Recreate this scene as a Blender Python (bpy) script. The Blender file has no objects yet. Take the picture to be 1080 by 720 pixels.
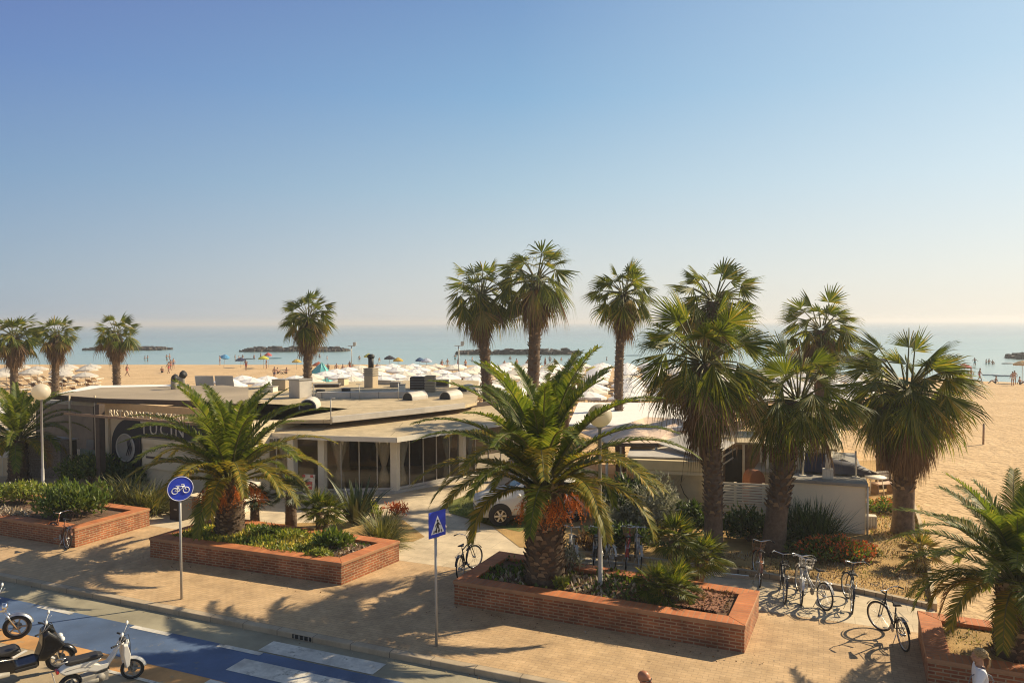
import bpy, bmesh, math, random
from mathutils import Vector, Matrix
rnd = random.Random(11)
rad = math.radians
PI = math.pi
sc = bpy.context.scene
COL = sc.collection
# ------------------------------------------------------------------ camera
H, FPX = 7.0, 780.0
_p = math.atan(20/780); _a = math.atan(5/1080)
_f = Vector((0, math.cos(_p), -math.sin(_p))); _U = Vector((0, math.sin(_p), math.cos(_p))); _X = Vector((1, 0, 0))
_r = _X*math.cos(_a)-_U*math.sin(_a); _u = _X*math.sin(_a)+_U*math.cos(_a)
cam = bpy.data.cameras.new('camera'); camo = bpy.data.objects.new('camera', cam); COL.objects.link(camo)
cam.sensor_width = 36; cam.lens = 36*FPX/1080; cam.clip_start = .1; cam.clip_end = 30000
camo.matrix_world = Matrix((( _r.x, _u.x, -_f.x, 0), (_r.y, _u.y, -_f.y, 0), (_r.z, _u.z, -_f.z, H), (0, 0, 0, 1)))
sc.camera = camo
def ray(u, v): return _f*FPX+_r*(u-540)+_u*(360-v)
def G(u, v, z=0.0):            # where a line of sight of the photograph meets the level z
    q = ray(u, v); t = (z-H)/q.z
    return Vector((q.x*t, q.y*t, z))
def V(u, v, D):                # the point of a line of sight D metres away along +Y
    q = ray(u, v); t = D/q.y
    return Vector((q.x*t, D, H+q.z*t))
def proj(P):
    q = Vector(P)-Vector((0, 0, H)); d = q.dot(_f)
    return 540+FPX*q.dot(_r)/d, 360-FPX*q.dot(_u)/d
ST = rad(-22.8); SC_, SS_ = math.cos(ST), math.sin(ST); K0 = Vector((-14.55, 20.79, 0))
def SW(s, w, z=0.0):           # street frame: s along the kerb, w away from the road
    return Vector((K0.x+s*SC_-w*SS_, K0.y+s*SS_+w*SC_, z))
def toS(P):
    dx, dy = P[0]-K0.x, P[1]-K0.y
    return dx*SC_+dy*SS_, -dx*SS_+dy*SC_
# ------------------------------------------------------------------ materials
def nodes(name):
    m = bpy.data.materials.new(name); m.use_nodes = True
    nt = m.node_tree
    return m, nt, nt.nodes['Principled BSDF'], nt.nodes['Material Output']
def N(nt, t, **kw):
    n = nt.nodes.new(t)
    for k, v in kw.items():
        if k.startswith('i_'): n.inputs[k[2:].replace('_', ' ')].default_value = v
        else: setattr(n, k, v)
    return n
def rgba(c): return (c[0], c[1], c[2], 1)
def ramp(nt, stops):
    r = N(nt, 'ShaderNodeValToRGB'); e = r.color_ramp.elements
    while len(e) < len(stops): e.new(.5)
    for k, (p, c) in enumerate(stops): e[k].position = p; e[k].color = rgba(c)
    return r
def mul(c, k): return tuple(min(1, x*k) for x in c)
def pmat(name, col, rough=.8, var=.18, scale=4., bump=0., bscale=30., metal=0., spec=.5, col2=None, stain=0., wear=None, worn=.6):
    m, nt, b, o = nodes(name); L = nt.links.new
    tc = N(nt, 'ShaderNodeTexCoord')
    n1 = N(nt, 'ShaderNodeTexNoise'); n1.inputs['Scale'].default_value = scale; n1.inputs['Detail'].default_value = 6; n1.inputs['Roughness'].default_value = .65
    L(tc.outputs['Object'], n1.inputs['Vector'])
    c2 = col2 if col2 else mul(col, 1+var); c1 = col if col2 else mul(col, 1-var)
    r = ramp(nt, [(.3, c1), (.7, c2)]); L(n1.outputs['Fac'], r.inputs['Fac'])
    out = r.outputs['Color']
    if stain:
        n3 = N(nt, 'ShaderNodeTexNoise'); n3.inputs['Scale'].default_value = scale*.23; n3.inputs['Detail'].default_value = 8
        L(tc.outputs['Object'], n3.inputs['Vector'])
        r3 = ramp(nt, [(.45, (1, 1, 1)), (.68, (1-stain,)*3)]); L(n3.outputs['Fac'], r3.inputs['Fac'])
        mx = N(nt, 'ShaderNodeMix', data_type='RGBA', blend_type='MULTIPLY'); mx.inputs['Factor'].default_value = 1
        L(out, mx.inputs['A']); L(r3.outputs['Color'], mx.inputs['B']); out = mx.outputs['Result']
    if wear:
        n4 = N(nt, 'ShaderNodeTexNoise'); n4.inputs['Scale'].default_value = 3.2; n4.inputs['Detail'].default_value = 10; n4.inputs['Roughness'].default_value = .78
        L(tc.outputs['Object'], n4.inputs['Vector'])
        r4 = ramp(nt, [(worn-.05, (0, 0, 0)), (worn+.04, (1, 1, 1))]); L(n4.outputs['Fac'], r4.inputs['Fac'])
        mw = N(nt, 'ShaderNodeMix', data_type='RGBA'); L(r4.outputs['Color'], mw.inputs['Factor']); L(out, mw.inputs['A']); mw.inputs['B'].default_value = rgba(wear); out = mw.outputs['Result']
    L(out, b.inputs['Base Color'])
    b.inputs['Roughness'].default_value = rough; b.inputs['Metallic'].default_value = metal
    b.inputs['Specular IOR Level'].default_value = spec
    if bump:
        n2 = N(nt, 'ShaderNodeTexNoise'); n2.inputs['Scale'].default_value = bscale; n2.inputs['Detail'].default_value = 5
        L(tc.outputs['Object'], n2.inputs['Vector'])
        bp = N(nt, 'ShaderNodeBump'); bp.inputs['Strength'].default_value = bump; bp.inputs['Distance'].default_value = .03
        L(n2.outputs['Fac'], bp.inputs['Height']); L(bp.outputs['Normal'], b.inputs['Normal'])
    return m
def leafmat(name, stops, trans=.35, rough=.5, tcol=None, spec=.4):
    """leaves: each leaf (mesh island) takes its own tone, and lets some light through"""
    m, nt, b, o = nodes(name); L = nt.links.new
    g = N(nt, 'ShaderNodeNewGeometry')
    r = ramp(nt, stops); L(g.outputs['Random Per Island'], r.inputs['Fac'])
    L(r.outputs['Color'], b.inputs['Base Color']); b.inputs['Roughness'].default_value = rough
    b.inputs['Specular IOR Level'].default_value = spec
    t = N(nt, 'ShaderNodeBsdfTranslucent')
    mx = N(nt, 'ShaderNodeMix', data_type='RGBA', blend_type='MULTIPLY'); mx.inputs['Factor'].default_value = 1
    L(r.outputs['Color'], mx.inputs['A']); mx.inputs['B'].default_value = rgba(tcol or (1.6, 1.5, .7))
    L(mx.outputs['Result'], t.inputs['Color'])
    s = N(nt, 'ShaderNodeMixShader'); s.inputs['Fac'].default_value = trans
    L(b.outputs['BSDF'], s.inputs[1]); L(t.outputs['BSDF'], s.inputs[2]); L(s.outputs['Shader'], o.inputs['Surface'])
    return m
def brickmat(name, ca, cb, mortar, bw, bh, ms=.012, axis='xz', rough=.85, bump=.4, var=.35, offs=.5):
    m, nt, b, o = nodes(name); L = nt.links.new
    tc = N(nt, 'ShaderNodeTexCoord'); sp = N(nt, 'ShaderNodeSeparateXYZ'); cb_ = N(nt, 'ShaderNodeCombineXYZ')
    L(tc.outputs['Object'], sp.inputs[0])
    L(sp.outputs[axis[0].upper()], cb_.inputs['X']); L(sp.outputs[axis[1].upper()], cb_.inputs['Y'])
    br = N(nt, 'ShaderNodeTexBrick'); br.inputs['Scale'].default_value = 1; br.offset = offs
    br.inputs['Brick Width'].default_value = bw; br.inputs['Row Height'].default_value = bh; br.inputs['Mortar Size'].default_value = ms
    br.inputs['Mortar Smooth'].default_value = .3
    br.inputs['Color1'].default_value = rgba(ca); br.inputs['Color2'].default_value = rgba(cb); br.inputs['Mortar'].default_value = rgba(mortar)
    L(cb_.outputs[0], br.inputs['Vector'])
    n1 = N(nt, 'ShaderNodeTexNoise'); n1.inputs['Scale'].default_value = 1.7; n1.inputs['Detail'].default_value = 9; n1.inputs['Roughness'].default_value = .7
    L(tc.outputs['Object'], n1.inputs['Vector'])
    r = ramp(nt, [(.3, (1-var,)*3), (.7, (1+var*.5,)*3)]); L(n1.outputs['Fac'], r.inputs['Fac'])
    mx = N(nt, 'ShaderNodeMix', data_type='RGBA', blend_type='MULTIPLY'); mx.inputs['Factor'].default_value = 1
    L(br.outputs['Color'], mx.inputs['A']); L(r.outputs['Color'], mx.inputs['B']); L(mx.outputs['Result'], b.inputs['Base Color'])
    n5 = N(nt, 'ShaderNodeTexNoise'); n5.inputs['Scale'].default_value = .45; n5.inputs['Detail'].default_value = 10; n5.inputs['Roughness'].default_value = .72
    L(tc.outputs['Object'], n5.inputs['Vector'])
    r5 = ramp(nt, [(.38, (1, 1, 1)), (.5, (.97, .96, .95)), (.66, (.78, .76, .75))]); L(n5.outputs['Fac'], r5.inputs['Fac'])
    vs5 = N(nt, 'ShaderNodeTexVoronoi'); vs5.inputs['Scale'].default_value = 1.3; L(tc.outputs['Object'], vs5.inputs['Vector'])
    r6 = ramp(nt, [(.035, (.62, .60, .58)), (.06, (1, 1, 1))]); L(vs5.outputs['Distance'], r6.inputs['Fac'])
    m5 = N(nt, 'ShaderNodeMix', data_type='RGBA', blend_type='MULTIPLY'); m5.inputs['Factor'].default_value = 1; L(r5.outputs['Color'], m5.inputs['A']); L(r6.outputs['Color'], m5.inputs['B'])
    m6 = N(nt, 'ShaderNodeMix', data_type='RGBA', blend_type='MULTIPLY'); m6.inputs['Factor'].default_value = 1; L(mx.outputs['Result'], m6.inputs['A']); L(m5.outputs['Result'], m6.inputs['B']); L(m6.outputs['Result'], b.inputs['Base Color'])
    b.inputs['Roughness'].default_value = rough
    bp = N(nt, 'ShaderNodeBump'); bp.inputs['Strength'].default_value = bump; bp.inputs['Distance'].default_value = .01; bp.invert = True
    L(br.outputs['Fac'], bp.inputs['Height']); L(bp.outputs['Normal'], b.inputs['Normal'])
    return m
M = {}
M['sand'] = None
def sandmat():
    m, nt, b, o = nodes('sand'); L = nt.links.new
    tc = N(nt, 'ShaderNodeTexCoord')
    n1 = N(nt, 'ShaderNodeTexNoise'); n1.inputs['Scale'].default_value = .35; n1.inputs['Detail'].default_value = 8; L(tc.outputs['Object'], n1.inputs['Vector'])
    r = ramp(nt, [(.3, (.53, .36, .19)), (.7, (.64, .45, .25))]); L(n1.outputs['Fac'], r.inputs['Fac'])
    L(r.outputs['Color'], b.inputs['Base Color']); b.inputs['Roughness'].default_value = .95; b.inputs['Specular IOR Level'].default_value = .1
    vo = N(nt, 'ShaderNodeTexVoronoi', feature='SMOOTH_F1'); vo.inputs['Scale'].default_value = 1.9; vo.inputs['Randomness'].default_value = 1
    mp = N(nt, 'ShaderNodeMapping'); mp.inputs['Scale'].default_value = (1, 1.35, 1); L(tc.outputs['Object'], mp.inputs['Vector'])
    n2 = N(nt, 'ShaderNodeTexNoise'); n2.inputs['Scale'].default_value = 1.5; n2.inputs['Detail'].default_value = 3
    L(mp.outputs[0], n2.inputs['Vector'])
    ad = N(nt, 'ShaderNodeVectorMath', operation='ADD'); L(mp.outputs[0], ad.inputs[0]); L(n2.outputs['Color'], ad.inputs[1]); L(ad.outputs[0], vo.inputs['Vector'])
    n3 = N(nt, 'ShaderNodeTexNoise'); n3.inputs['Scale'].default_value = 5; n3.inputs['Detail'].default_value = 6; L(tc.outputs['Object'], n3.inputs['Vector'])
    m2 = N(nt, 'ShaderNodeMath', operation='MULTIPLY_ADD'); m2.inputs[1].default_value = .8
    L(n3.outputs['Fac'], m2.inputs[0]); L(vo.outputs['Distance'], m2.inputs[2])
    bp = N(nt, 'ShaderNodeBump'); bp.inputs['Strength'].default_value = .75; bp.inputs['Distance'].default_value = .14
    L(m2.outputs[0], bp.inputs['Height']); L(bp.outputs['Normal'], b.inputs['Normal'])
    return m
M['sand'] = sandmat()
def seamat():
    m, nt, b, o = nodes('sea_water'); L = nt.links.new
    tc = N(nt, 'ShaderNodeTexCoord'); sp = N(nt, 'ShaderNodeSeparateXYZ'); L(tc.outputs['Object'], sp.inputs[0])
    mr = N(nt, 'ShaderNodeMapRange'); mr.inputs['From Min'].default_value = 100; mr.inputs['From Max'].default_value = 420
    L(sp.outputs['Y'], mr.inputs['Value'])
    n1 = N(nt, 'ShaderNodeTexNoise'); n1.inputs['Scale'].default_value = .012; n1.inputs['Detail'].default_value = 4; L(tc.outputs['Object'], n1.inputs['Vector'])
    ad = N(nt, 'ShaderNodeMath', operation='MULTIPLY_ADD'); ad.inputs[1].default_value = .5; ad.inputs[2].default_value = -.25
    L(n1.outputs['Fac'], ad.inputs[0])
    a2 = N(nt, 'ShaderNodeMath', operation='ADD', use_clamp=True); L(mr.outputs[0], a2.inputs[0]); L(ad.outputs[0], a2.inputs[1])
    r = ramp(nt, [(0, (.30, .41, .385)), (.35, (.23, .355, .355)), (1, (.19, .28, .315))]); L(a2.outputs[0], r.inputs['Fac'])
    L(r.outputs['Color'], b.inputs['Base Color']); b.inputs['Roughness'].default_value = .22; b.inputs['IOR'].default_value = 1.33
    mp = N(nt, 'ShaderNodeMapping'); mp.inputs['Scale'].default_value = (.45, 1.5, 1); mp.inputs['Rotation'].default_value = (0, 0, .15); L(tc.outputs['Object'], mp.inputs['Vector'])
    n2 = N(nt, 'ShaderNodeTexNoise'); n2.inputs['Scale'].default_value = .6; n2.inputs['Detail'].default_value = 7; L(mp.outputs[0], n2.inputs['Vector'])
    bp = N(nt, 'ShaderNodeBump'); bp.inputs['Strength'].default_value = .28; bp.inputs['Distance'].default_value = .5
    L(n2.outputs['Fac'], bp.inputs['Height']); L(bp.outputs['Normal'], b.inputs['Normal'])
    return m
M['sea'] = seamat()
M['asphalt'] = pmat('asphalt', (.34, .30, .20), .9, .22, 1.2, .25, 90, stain=.25)
M['blue_lane'] = pmat('blue_lane_paint', (.085, .135, .235), .75, .22, 1.0, .2, 80, stain=.3, wear=(.20, .19, .15), worn=.64)
M['road_white'] = pmat('road_white_paint', (.66, .62, .53), .7, .2, 5, .15, 70, stain=.3, wear=(.24, .22, .17), worn=.60)
M['orange_strip'] = pmat('ochre_edge_strip', (.56, .29, .10), .85, .2, 2, .2, 70, stain=.25, wear=(.36, .27, .16), worn=.60)
M['parking'] = pmat('parking_asphalt', (.40, .31, .19), .9, .2, 1.4, .25, 80, stain=.2)
M['paver'] = brickmat('sidewalk_pavers', (.54, .365, .19), (.60, .415, .225), (.41, .275, .15), .21, .105, .007, 'xy', .85, .25, .3)
M['concrete'] = brickmat('light_concrete_slabs', (.62, .505, .335), (.66, .54, .36), (.49, .395, .26), 1.2, .8, .012, 'xy', .85, .2, .28)
M['kerb'] = brickmat('kerb_stone', (.45, .355, .235), (.50, .40, .27), (.2, .16, .11), 1.0, .6, .012, 'xy', .85, .2, .3)
M['brick'] = brickmat('planter_brick', (.40, .13, .046), (.24, .07, .03), (.42, .29, .17), .25, .072, .014, 'xz', .85, .7, .6)
M['coping'] = brickmat('coping_brick', (.60, .21, .07), (.48, .15, .05), (.42, .22, .11), .12, .5, .010, 'xy', .8, .4, .35, 0)
M['soil'] = pmat('soil', (.10, .055, .032), .95, .4, 6, .6, 25, col2=(.19, .105, .06))
M['mulch'] = pmat('bark_mulch', (.20, .085, .045), .95, .4, 9, .8, 35, col2=(.34, .16, .09))
M['dry_grass'] = pmat('dry_grass_ground', (.36, .21, .065), .95, .3, 1.5, .7, 30, col2=(.54, .35, .13), stain=.3)
M['lawn'] = pmat('lawn_green', (.10, .13, .02), .95, .3, 3, .8, 60, col2=(.20, .20, .04))
M['gravel'] = pmat('grey_gravel', (.30, .25, .19), .95, .2, 6, .5, 60)
M['white'] = pmat('white_paint', (.76, .69, .55), .6, .08, 2, stain=.12)
M['cream'] = pmat('cream_render', (.74, .61, .40), .85, .08, 1.2, .1, 40, stain=.14)
M['tan'] = pmat('tan_render', (.52, .41, .26), .85, .1, 1.5, .1, 40, stain=.15)
M['roof_beige'] = brickmat('roof_membrane_beige', (.53, .42, .25), (.56, .445, .27), (.30, .235, .14), 6.0, 1.1, .018, 'xy', .9, .2, .3)
M['roof_brown'] = pmat('roof_brown_sheet', (.36, .285, .19), .85, .15, .7, .1, 30, stain=.25)
M['dark_brown'] = pmat('dark_brown_wood', (.07, .045, .03), .7, .25, 5)
M['brown_wood'] = pmat('brown_wood', (.30, .19, .11), .7, .25, 6)
M['grey'] = pmat('grey_metal_sheet', (.31, .285, .24), .55, .15, 2, stain=.2)
M['light_grey'] = pmat('light_grey_sheet', (.56, .51, .43), .6, .12, 2, stain=.25)
M['dark'] = pmat('near_black', (.018, .017, .016), .6, .3, 3)
M['dark_interior'] = pmat('dark_interior', (.035, .03, .026), .8, .3, 2)
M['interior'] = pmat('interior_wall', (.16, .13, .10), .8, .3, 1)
M['pole'] = pmat('galvanised_pole', (.42, .40, .36), .5, .12, 4, metal=.3)
M['steel'] = pmat('steel', (.55, .55, .55), .3, .1, 8, metal=.9)
M['chrome'] = pmat('chrome', (.75, .74, .72), .12, .05, 8, metal=1)
M['globe'] = leafmat('lamp_globe_opal', [(0, (.84, .77, .64)), (1, (.84, .77, .64))], .55, .35, (1.1, 1.08, 1))
M['fabric_white'] = pmat('white_fabric', (.80, .76, .70), .9, .06, 2, stain=.08)
M['fabric_peach'] = pmat('peach_awning_fabric', (.78, .58, .42), .9, .06, 2, stain=.08)
M['curtain'] = pmat('curtain_linen', (.84, .76, .58), .9, .12, 9)
M['navy'] = pmat('navy_board', (.012, .014, .025), .5, .2, 2)
M['sign_blue'] = pmat('sign_blue', (.015, .05, .52), .4, .1, 3)
M['sign_white'] = pmat('sign_white', (.78, .78, .78), .4, .04, 3)
M['rubber'] = pmat('rubber', (.02, .019, .018), .8, .2, 6)
M['black_paint'] = pmat('black_gloss_paint', (.014, .013, .013), .22, .2, 3)
M['black_plastic'] = pmat('black_plastic', (.025, .023, .022), .55, .2, 6)
M['car_white'] = pmat('car_white_paint', (.80, .73, .60), .3, .03, 2)
M['red_light'] = pmat('tail_lamp_red', (.40, .02, .02), .2, .1, 5)
M['lamp_clear'] = pmat('lamp_clear_plastic', (.65, .65, .62), .12, .1, 9)
M['stone'] = pmat('gabion_stone', (.13, .105, .085), .9, .5, 14, .8, 20, col2=(.36, .30, .24))
M['date_bark'] = pmat('date_palm_bark', (.055, .036, .024), .95, .4, 8, .8, 14, col2=(.13, .085, .05))
M['rock'] = pmat('breakwater_rock', (.022, .017, .014), .9, .4, .8, .5, 3, col2=(.075, .058, .045))
M['trunk'] = pmat('palm_bark', (.075, .048, .03), .95, .4, 8, .8, 14, col2=(.18, .12, .075))
M['trunk_smooth'] = pmat('palm_bark_fibrous', (.15, .10, .07), .95, .3, 5, .6, 22, col2=(.24, .165, .115))
M['boot'] = leafmat('leaf_base_stubs', [(0, (.09, .055, .033)), (.5, (.19, .125, .075)), (1, (.36, .26, .16))], .05, .85)
M['fan_green'] = leafmat('fan_leaf_green', [(0, (.042, .066, .009)), (.5, (.10, .13, .015)), (.85, (.18, .19, .025)), (1, (.29, .22, .042))], .42, .5, None, .22)
M['fan_old'] = leafmat('fan_leaf_yellowing', [(0, (.12, .13, .03)), (.6, (.24, .19, .05)), (1, (.33, .21, .07))], .4, .6)
M['fan_dead'] = leafmat('fan_leaf_dead', [(0, (.09, .05, .024)), (.5, (.165, .095, .046)), (1, (.29, .18, .09))], .22, .85)
M['petiole'] = leafmat('petiole', [(0, (.075, .085, .02)), (1, (.16, .14, .045))], .05, .6)
M['phx_green'] = leafmat('date_leaf_green', [(0, (.06, .095, .014)), (.6, (.12, .16, .022)), (1, (.22, .22, .04))], .42, .5, None, .2)
M['phx_old'] = leafmat('date_leaf_olive', [(0, (.10, .125, .018)), (.6, (.22, .20, .03)), (1, (.40, .27, .04))], .42, .5, None, .2)
M['phx_dead'] = leafmat('date_leaf_dry', [(0, (.28, .15, .06)), (1, (.42, .25, .10))], .3, .8)
M['fruit'] = leafmat('date_fruit_orange', [(0, (.50, .13, .02)), (.6, (.68, .23, .03)), (1, (.78, .34, .07))], .3, .5, (1.2, .9, .6))
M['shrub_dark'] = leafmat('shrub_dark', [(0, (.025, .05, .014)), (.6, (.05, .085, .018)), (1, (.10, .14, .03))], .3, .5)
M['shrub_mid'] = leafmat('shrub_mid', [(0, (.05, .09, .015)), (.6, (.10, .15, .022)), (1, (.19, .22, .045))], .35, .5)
M['shrub_lime'] = leafmat('shrub_lime', [(0, (.12, .17, .02)), (.6, (.22, .26, .04)), (1, (.38, .36, .07))], .35, .55)
M['shrub_silver'] = leafmat('shrub_silver', [(0, (.17, .18, .12)), (.6, (.30, .30, .21)), (1, (.46, .43, .32))], .3, .6, (1, 1, .8))
M['grass_olive'] = leafmat('grass_olive', [(0, (.09, .105, .03)), (.6, (.17, .17, .06)), (1, (.33, .29, .13))], .3, .6)
M['agave'] = leafmat('agave', [(0, (.028, .045, .016)), (.6, (.055, .075, .028)), (1, (.13, .14, .06))], .12, .45)
M['flower_orange'] = leafmat('flower_orange', [(0, (.45, .08, .02)), (1, (.75, .22, .05))], .3, .6, (1, .9, .7))
M['flower_white'] = leafmat('flower_white', [(0, (.6, .55, .5)), (1, (.85, .82, .75))], .3, .6, (1, 1, .9))
M['flower_yellow'] = leafmat('flower_yellow', [(0, (.55, .42, .03)), (1, (.75, .60, .10))], .3, .6, (1, 1, .7))
M['dry_stalk'] = leafmat('dry_stalks', [(0, (.25, .19, .12)), (1, (.5, .42, .32))], .1, .8)
def colmat(name, c, rough=.6): return pmat(name, c, rough, .1, 4)
def glassmat(name='window_glass', tint=(.78, .75, .70)):
    m, nt, b, o = nodes(name); L = nt.links.new
    t = N(nt, 'ShaderNodeBsdfTransparent'); t.inputs['Color'].default_value = rgba(tint)
    g = N(nt, 'ShaderNodeBsdfGlossy'); g.inputs['Roughness'].default_value = .03
    f = N(nt, 'ShaderNodeFresnel'); f.inputs['IOR'].default_value = 1.5
    s = N(nt, 'ShaderNodeMixShader'); L(f.outputs[0], s.inputs['Fac']); L(t.outputs[0], s.inputs[1]); L(g.outputs[0], s.inputs[2])
    L(s.outputs[0], o.inputs['Surface'])
    return m
M['glass'] = glassmat()
M['car_glass'] = pmat('car_glass_dark', (.012, .014, .015), .05, .1, 2)
# ------------------------------------------------------------------ mesh builder
class MB:
    def __init__(s): s.v = []; s.f = []; s.m = []; s.s = []; s.M = None
    def add(s, pts, faces, mi=0, sm=False):
        n = len(s.v)
        if s.M is None: s.v += [tuple(p) for p in pts]
        else: s.v += [tuple(s.M @ Vector(p)) for p in pts]
        for f in faces: s.f.append(tuple(i+n for i in f))
        s.m += [mi]*len(faces); s.s += [sm]*len(faces)
    def box(s, c, d, rz=0., mi=0, rx=0., ry=0.):
        x, y, z = d[0]/2, d[1]/2, d[2]/2
        R = Matrix.Rotation(rz, 3, 'Z') @ Matrix.Rotation(ry, 3, 'Y') @ Matrix.Rotation(rx, 3, 'X'); c = Vector(c)
        p = [c+R @ Vector((a*x, b*y, e*z)) for e in (-1, 1) for a, b in ((-1, -1), (1, -1), (1, 1), (-1, 1))]
        s.add(p, [(3, 2, 1, 0), (4, 5, 6, 7), (0, 1, 5, 4), (1, 2, 6, 5), (2, 3, 7, 6), (3, 0, 4, 7)], mi)
    def prism(s, poly, z0, z1, mi=0, top=None):
        """poly: list of (x, y) seen from above, counter-clockwise; z0/z1 may be lists"""
        n = len(poly)
        a = sum(poly[i][0]*poly[(i+1) % n][1]-poly[(i+1) % n][0]*poly[i][1] for i in range(n))
        Z0 = list(z0) if hasattr(z0, '__len__') else [z0]*n; Z1 = list(z1) if hasattr(z1, '__len__') else [z1]*n
        idx = list(range(n)) if a > 0 else list(range(n))[::-1]
        p = [(poly[i][0], poly[i][1], Z0[i]) for i in idx]+[(poly[i][0], poly[i][1], Z1[i]) for i in idx]
        f = [tuple(range(n))[::-1], tuple(range(n, 2*n))]+[(i, (i+1) % n, n+(i+1) % n, n+i) for i in range(n)]
        s.add(p, f, mi)
    def tube(s, pts, r, n=8, mi=0, cap=True, sm=True):
        pts = [Vector(p) for p in pts]; k = len(pts)
        rr = list(r) if hasattr(r, '__len__') else [r]*k
        out = []
        t0 = (pts[1]-pts[0]).normalized()
        ref = Vector((0, 0, 1)) if abs(t0.z) < .9 else Vector((1, 0, 0))
        nx = t0.cross(ref).normalized()
        for i in range(k):
            t = (pts[min(i+1, k-1)]-pts[max(i-1, 0)]).normalized()
            nx = (nx-t*nx.dot(t)).normalized(); ny = t.cross(nx)
            for j in range(n):
                a = 2*PI*j/n; out.append(pts[i]+(nx*math.cos(a)+ny*math.sin(a))*rr[i])
        f = [(i*n+j, i*n+(j+1) % n, (i+1)*n+(j+1) % n, (i+1)*n+j) for i in range(k-1) for j in range(n)]
        if cap: f += [tuple(range(n))[::-1], tuple((k-1)*n+j for j in range(n))]
        s.add(out, f, mi, sm)
    def lathe(s, prof, c=(0, 0, 0), n=16, mi=0, sm=True, axis='Z'):
        out = []
        for r, z in prof:
            for j in range(n):
                a = 2*PI*j/n; q = (r*math.cos(a), r*math.sin(a), z)
                if axis == 'Y': q = (q[0], q[2], q[1])
                if axis == 'X': q = (q[2], q[0], q[1])
                out.append((c[0]+q[0], c[1]+q[1], c[2]+q[2]))
        k = len(prof)
        f = [(i*n+j, i*n+(j+1) % n, (i+1)*n+(j+1) % n, (i+1)*n+j) for i in range(k-1) for j in range(n)]
        f += [tuple(range(n))[::-1], tuple((k-1)*n+j for j in range(n))]
        s.add(out, f, mi, sm)
    def ell(s, c, r, n=14, m=9, mi=0, M3=None):
        out = []; c = Vector(c)
        for i in range(m+1):
            ph = PI*i/m
            for j in range(n):
                a = 2*PI*j/n; q = Vector((r[0]*math.sin(ph)*math.cos(a), r[1]*math.sin(ph)*math.sin(a), -r[2]*math.cos(ph)))
                out.append(c+(M3 @ q if M3 else q))
        f = [(i*n+j, i*n+(j+1) % n, (i+1)*n+(j+1) % n, (i+1)*n+j) for i in range(m) for j in range(n)]
        s.add(out, f, mi, True)
    def torus(s, c, R, r, n=28, k=8, axis='Y', mi=0, M3=None):
        out = []
        for i in range(n):
            a = 2*PI*i/n
            for j in range(k):
                b = 2*PI*j/k; q = ((R+r*math.cos(b))*math.cos(a), r*math.sin(b), (R+r*math.cos(b))*math.sin(a))
                if axis == 'Z': q = (q[0], q[2], q[1])
                q = Vector(q)
                if M3: q = M3 @ q
                out.append(Vector(c)+q)
        f = [(i*k+j, ((i+1) % n)*k+j, ((i+1) % n)*k+(j+1) % k, i*k+(j+1) % k) for i in range(n) for j in range(k)]
        s.add(out, f, mi, True)
    def side(s, prof, w, y=0., ch=.25, mi=0, wf=None):
        """a side outline (x, z) given a width w along y with softened long edges"""
        n = len(prof); cx = sum(p[0] for p in prof)/n; cz = sum(p[1] for p in prof)/n
        rings = []
        for t, k in ((-1, 1-ch), (-.72, 1), (.72, 1), (1, 1-ch)):
            rings.append([(cx+(p[0]-cx)*(1-(1-k)*.35), y+t*w/2, cz+(p[1]-cz)*k) for p in prof])
        p = [q for r_ in rings for q in r_]
        f = [tuple(range(n)), tuple(3*n+j for j in range(n))[::-1]]
        f += [(i*n+j, (i+1)*n+j, (i+1)*n+(j+1) % n, i*n+(j+1) % n) for i in range(3) for j in range(n)]
        s.add(p, f, mi, False)
    def build(s, name, mats, parent=None, loc=(0, 0, 0), rz=0., bev=0., rx=0.):
        me = bpy.data.meshes.new(name); me.from_pydata(s.v, [], s.f)
        if not isinstance(mats, (list, tuple)): mats = [mats]
        for m in mats: me.materials.append(m)
        if len(mats) > 1: me.polygons.foreach_set('material_index', s.m)
        me.polygons.foreach_set('use_smooth', s.s)
        me.update()
        o = bpy.data.objects.new(name, me); COL.objects.link(o)
        o.location = loc; o.rotation_euler = (rx, 0, rz); o.parent = parent
        if bev:
            b = o.modifiers.new('bevel', 'BEVEL'); b.width = bev; b.segments = 2; b.limit_method = 'ANGLE'
        return o
def tag(o, label=None, cat=None, group=None, kind=None):
    if label: o['label'] = label
    if cat: o['category'] = cat
    if group: o['group'] = group
    if kind: o['kind'] = kind
    return o
def thing(name, label, cat, loc=(0, 0, 0), rz=0., group=None):
    o = bpy.data.objects.new(name, None); COL.objects.link(o); o.empty_display_size = .3
    o.location = loc; o.rotation_euler = (0, 0, rz)
    return tag(o, label, cat, group)
KIDS = {}
def dup(root, loc, rz, label=None, group=None, scale=None):
    def cp(o, parent):
        c = o.copy(); COL.objects.link(c); c.parent = parent
        for ch in [x for x in o.children]: cp(ch, c)
        return c
    r = cp(root, None); r.location = loc; r.rotation_euler = (root.rotation_euler.x, root.rotation_euler.y, rz)
    if scale: r.scale = (scale,)*3
    if label: r['label'] = label
    if group: r['group'] = group
    return r
def rp(): return Vector((rnd.gauss(0, 1), rnd.gauss(0, 1), rnd.gauss(0, 1))).normalized()
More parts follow.
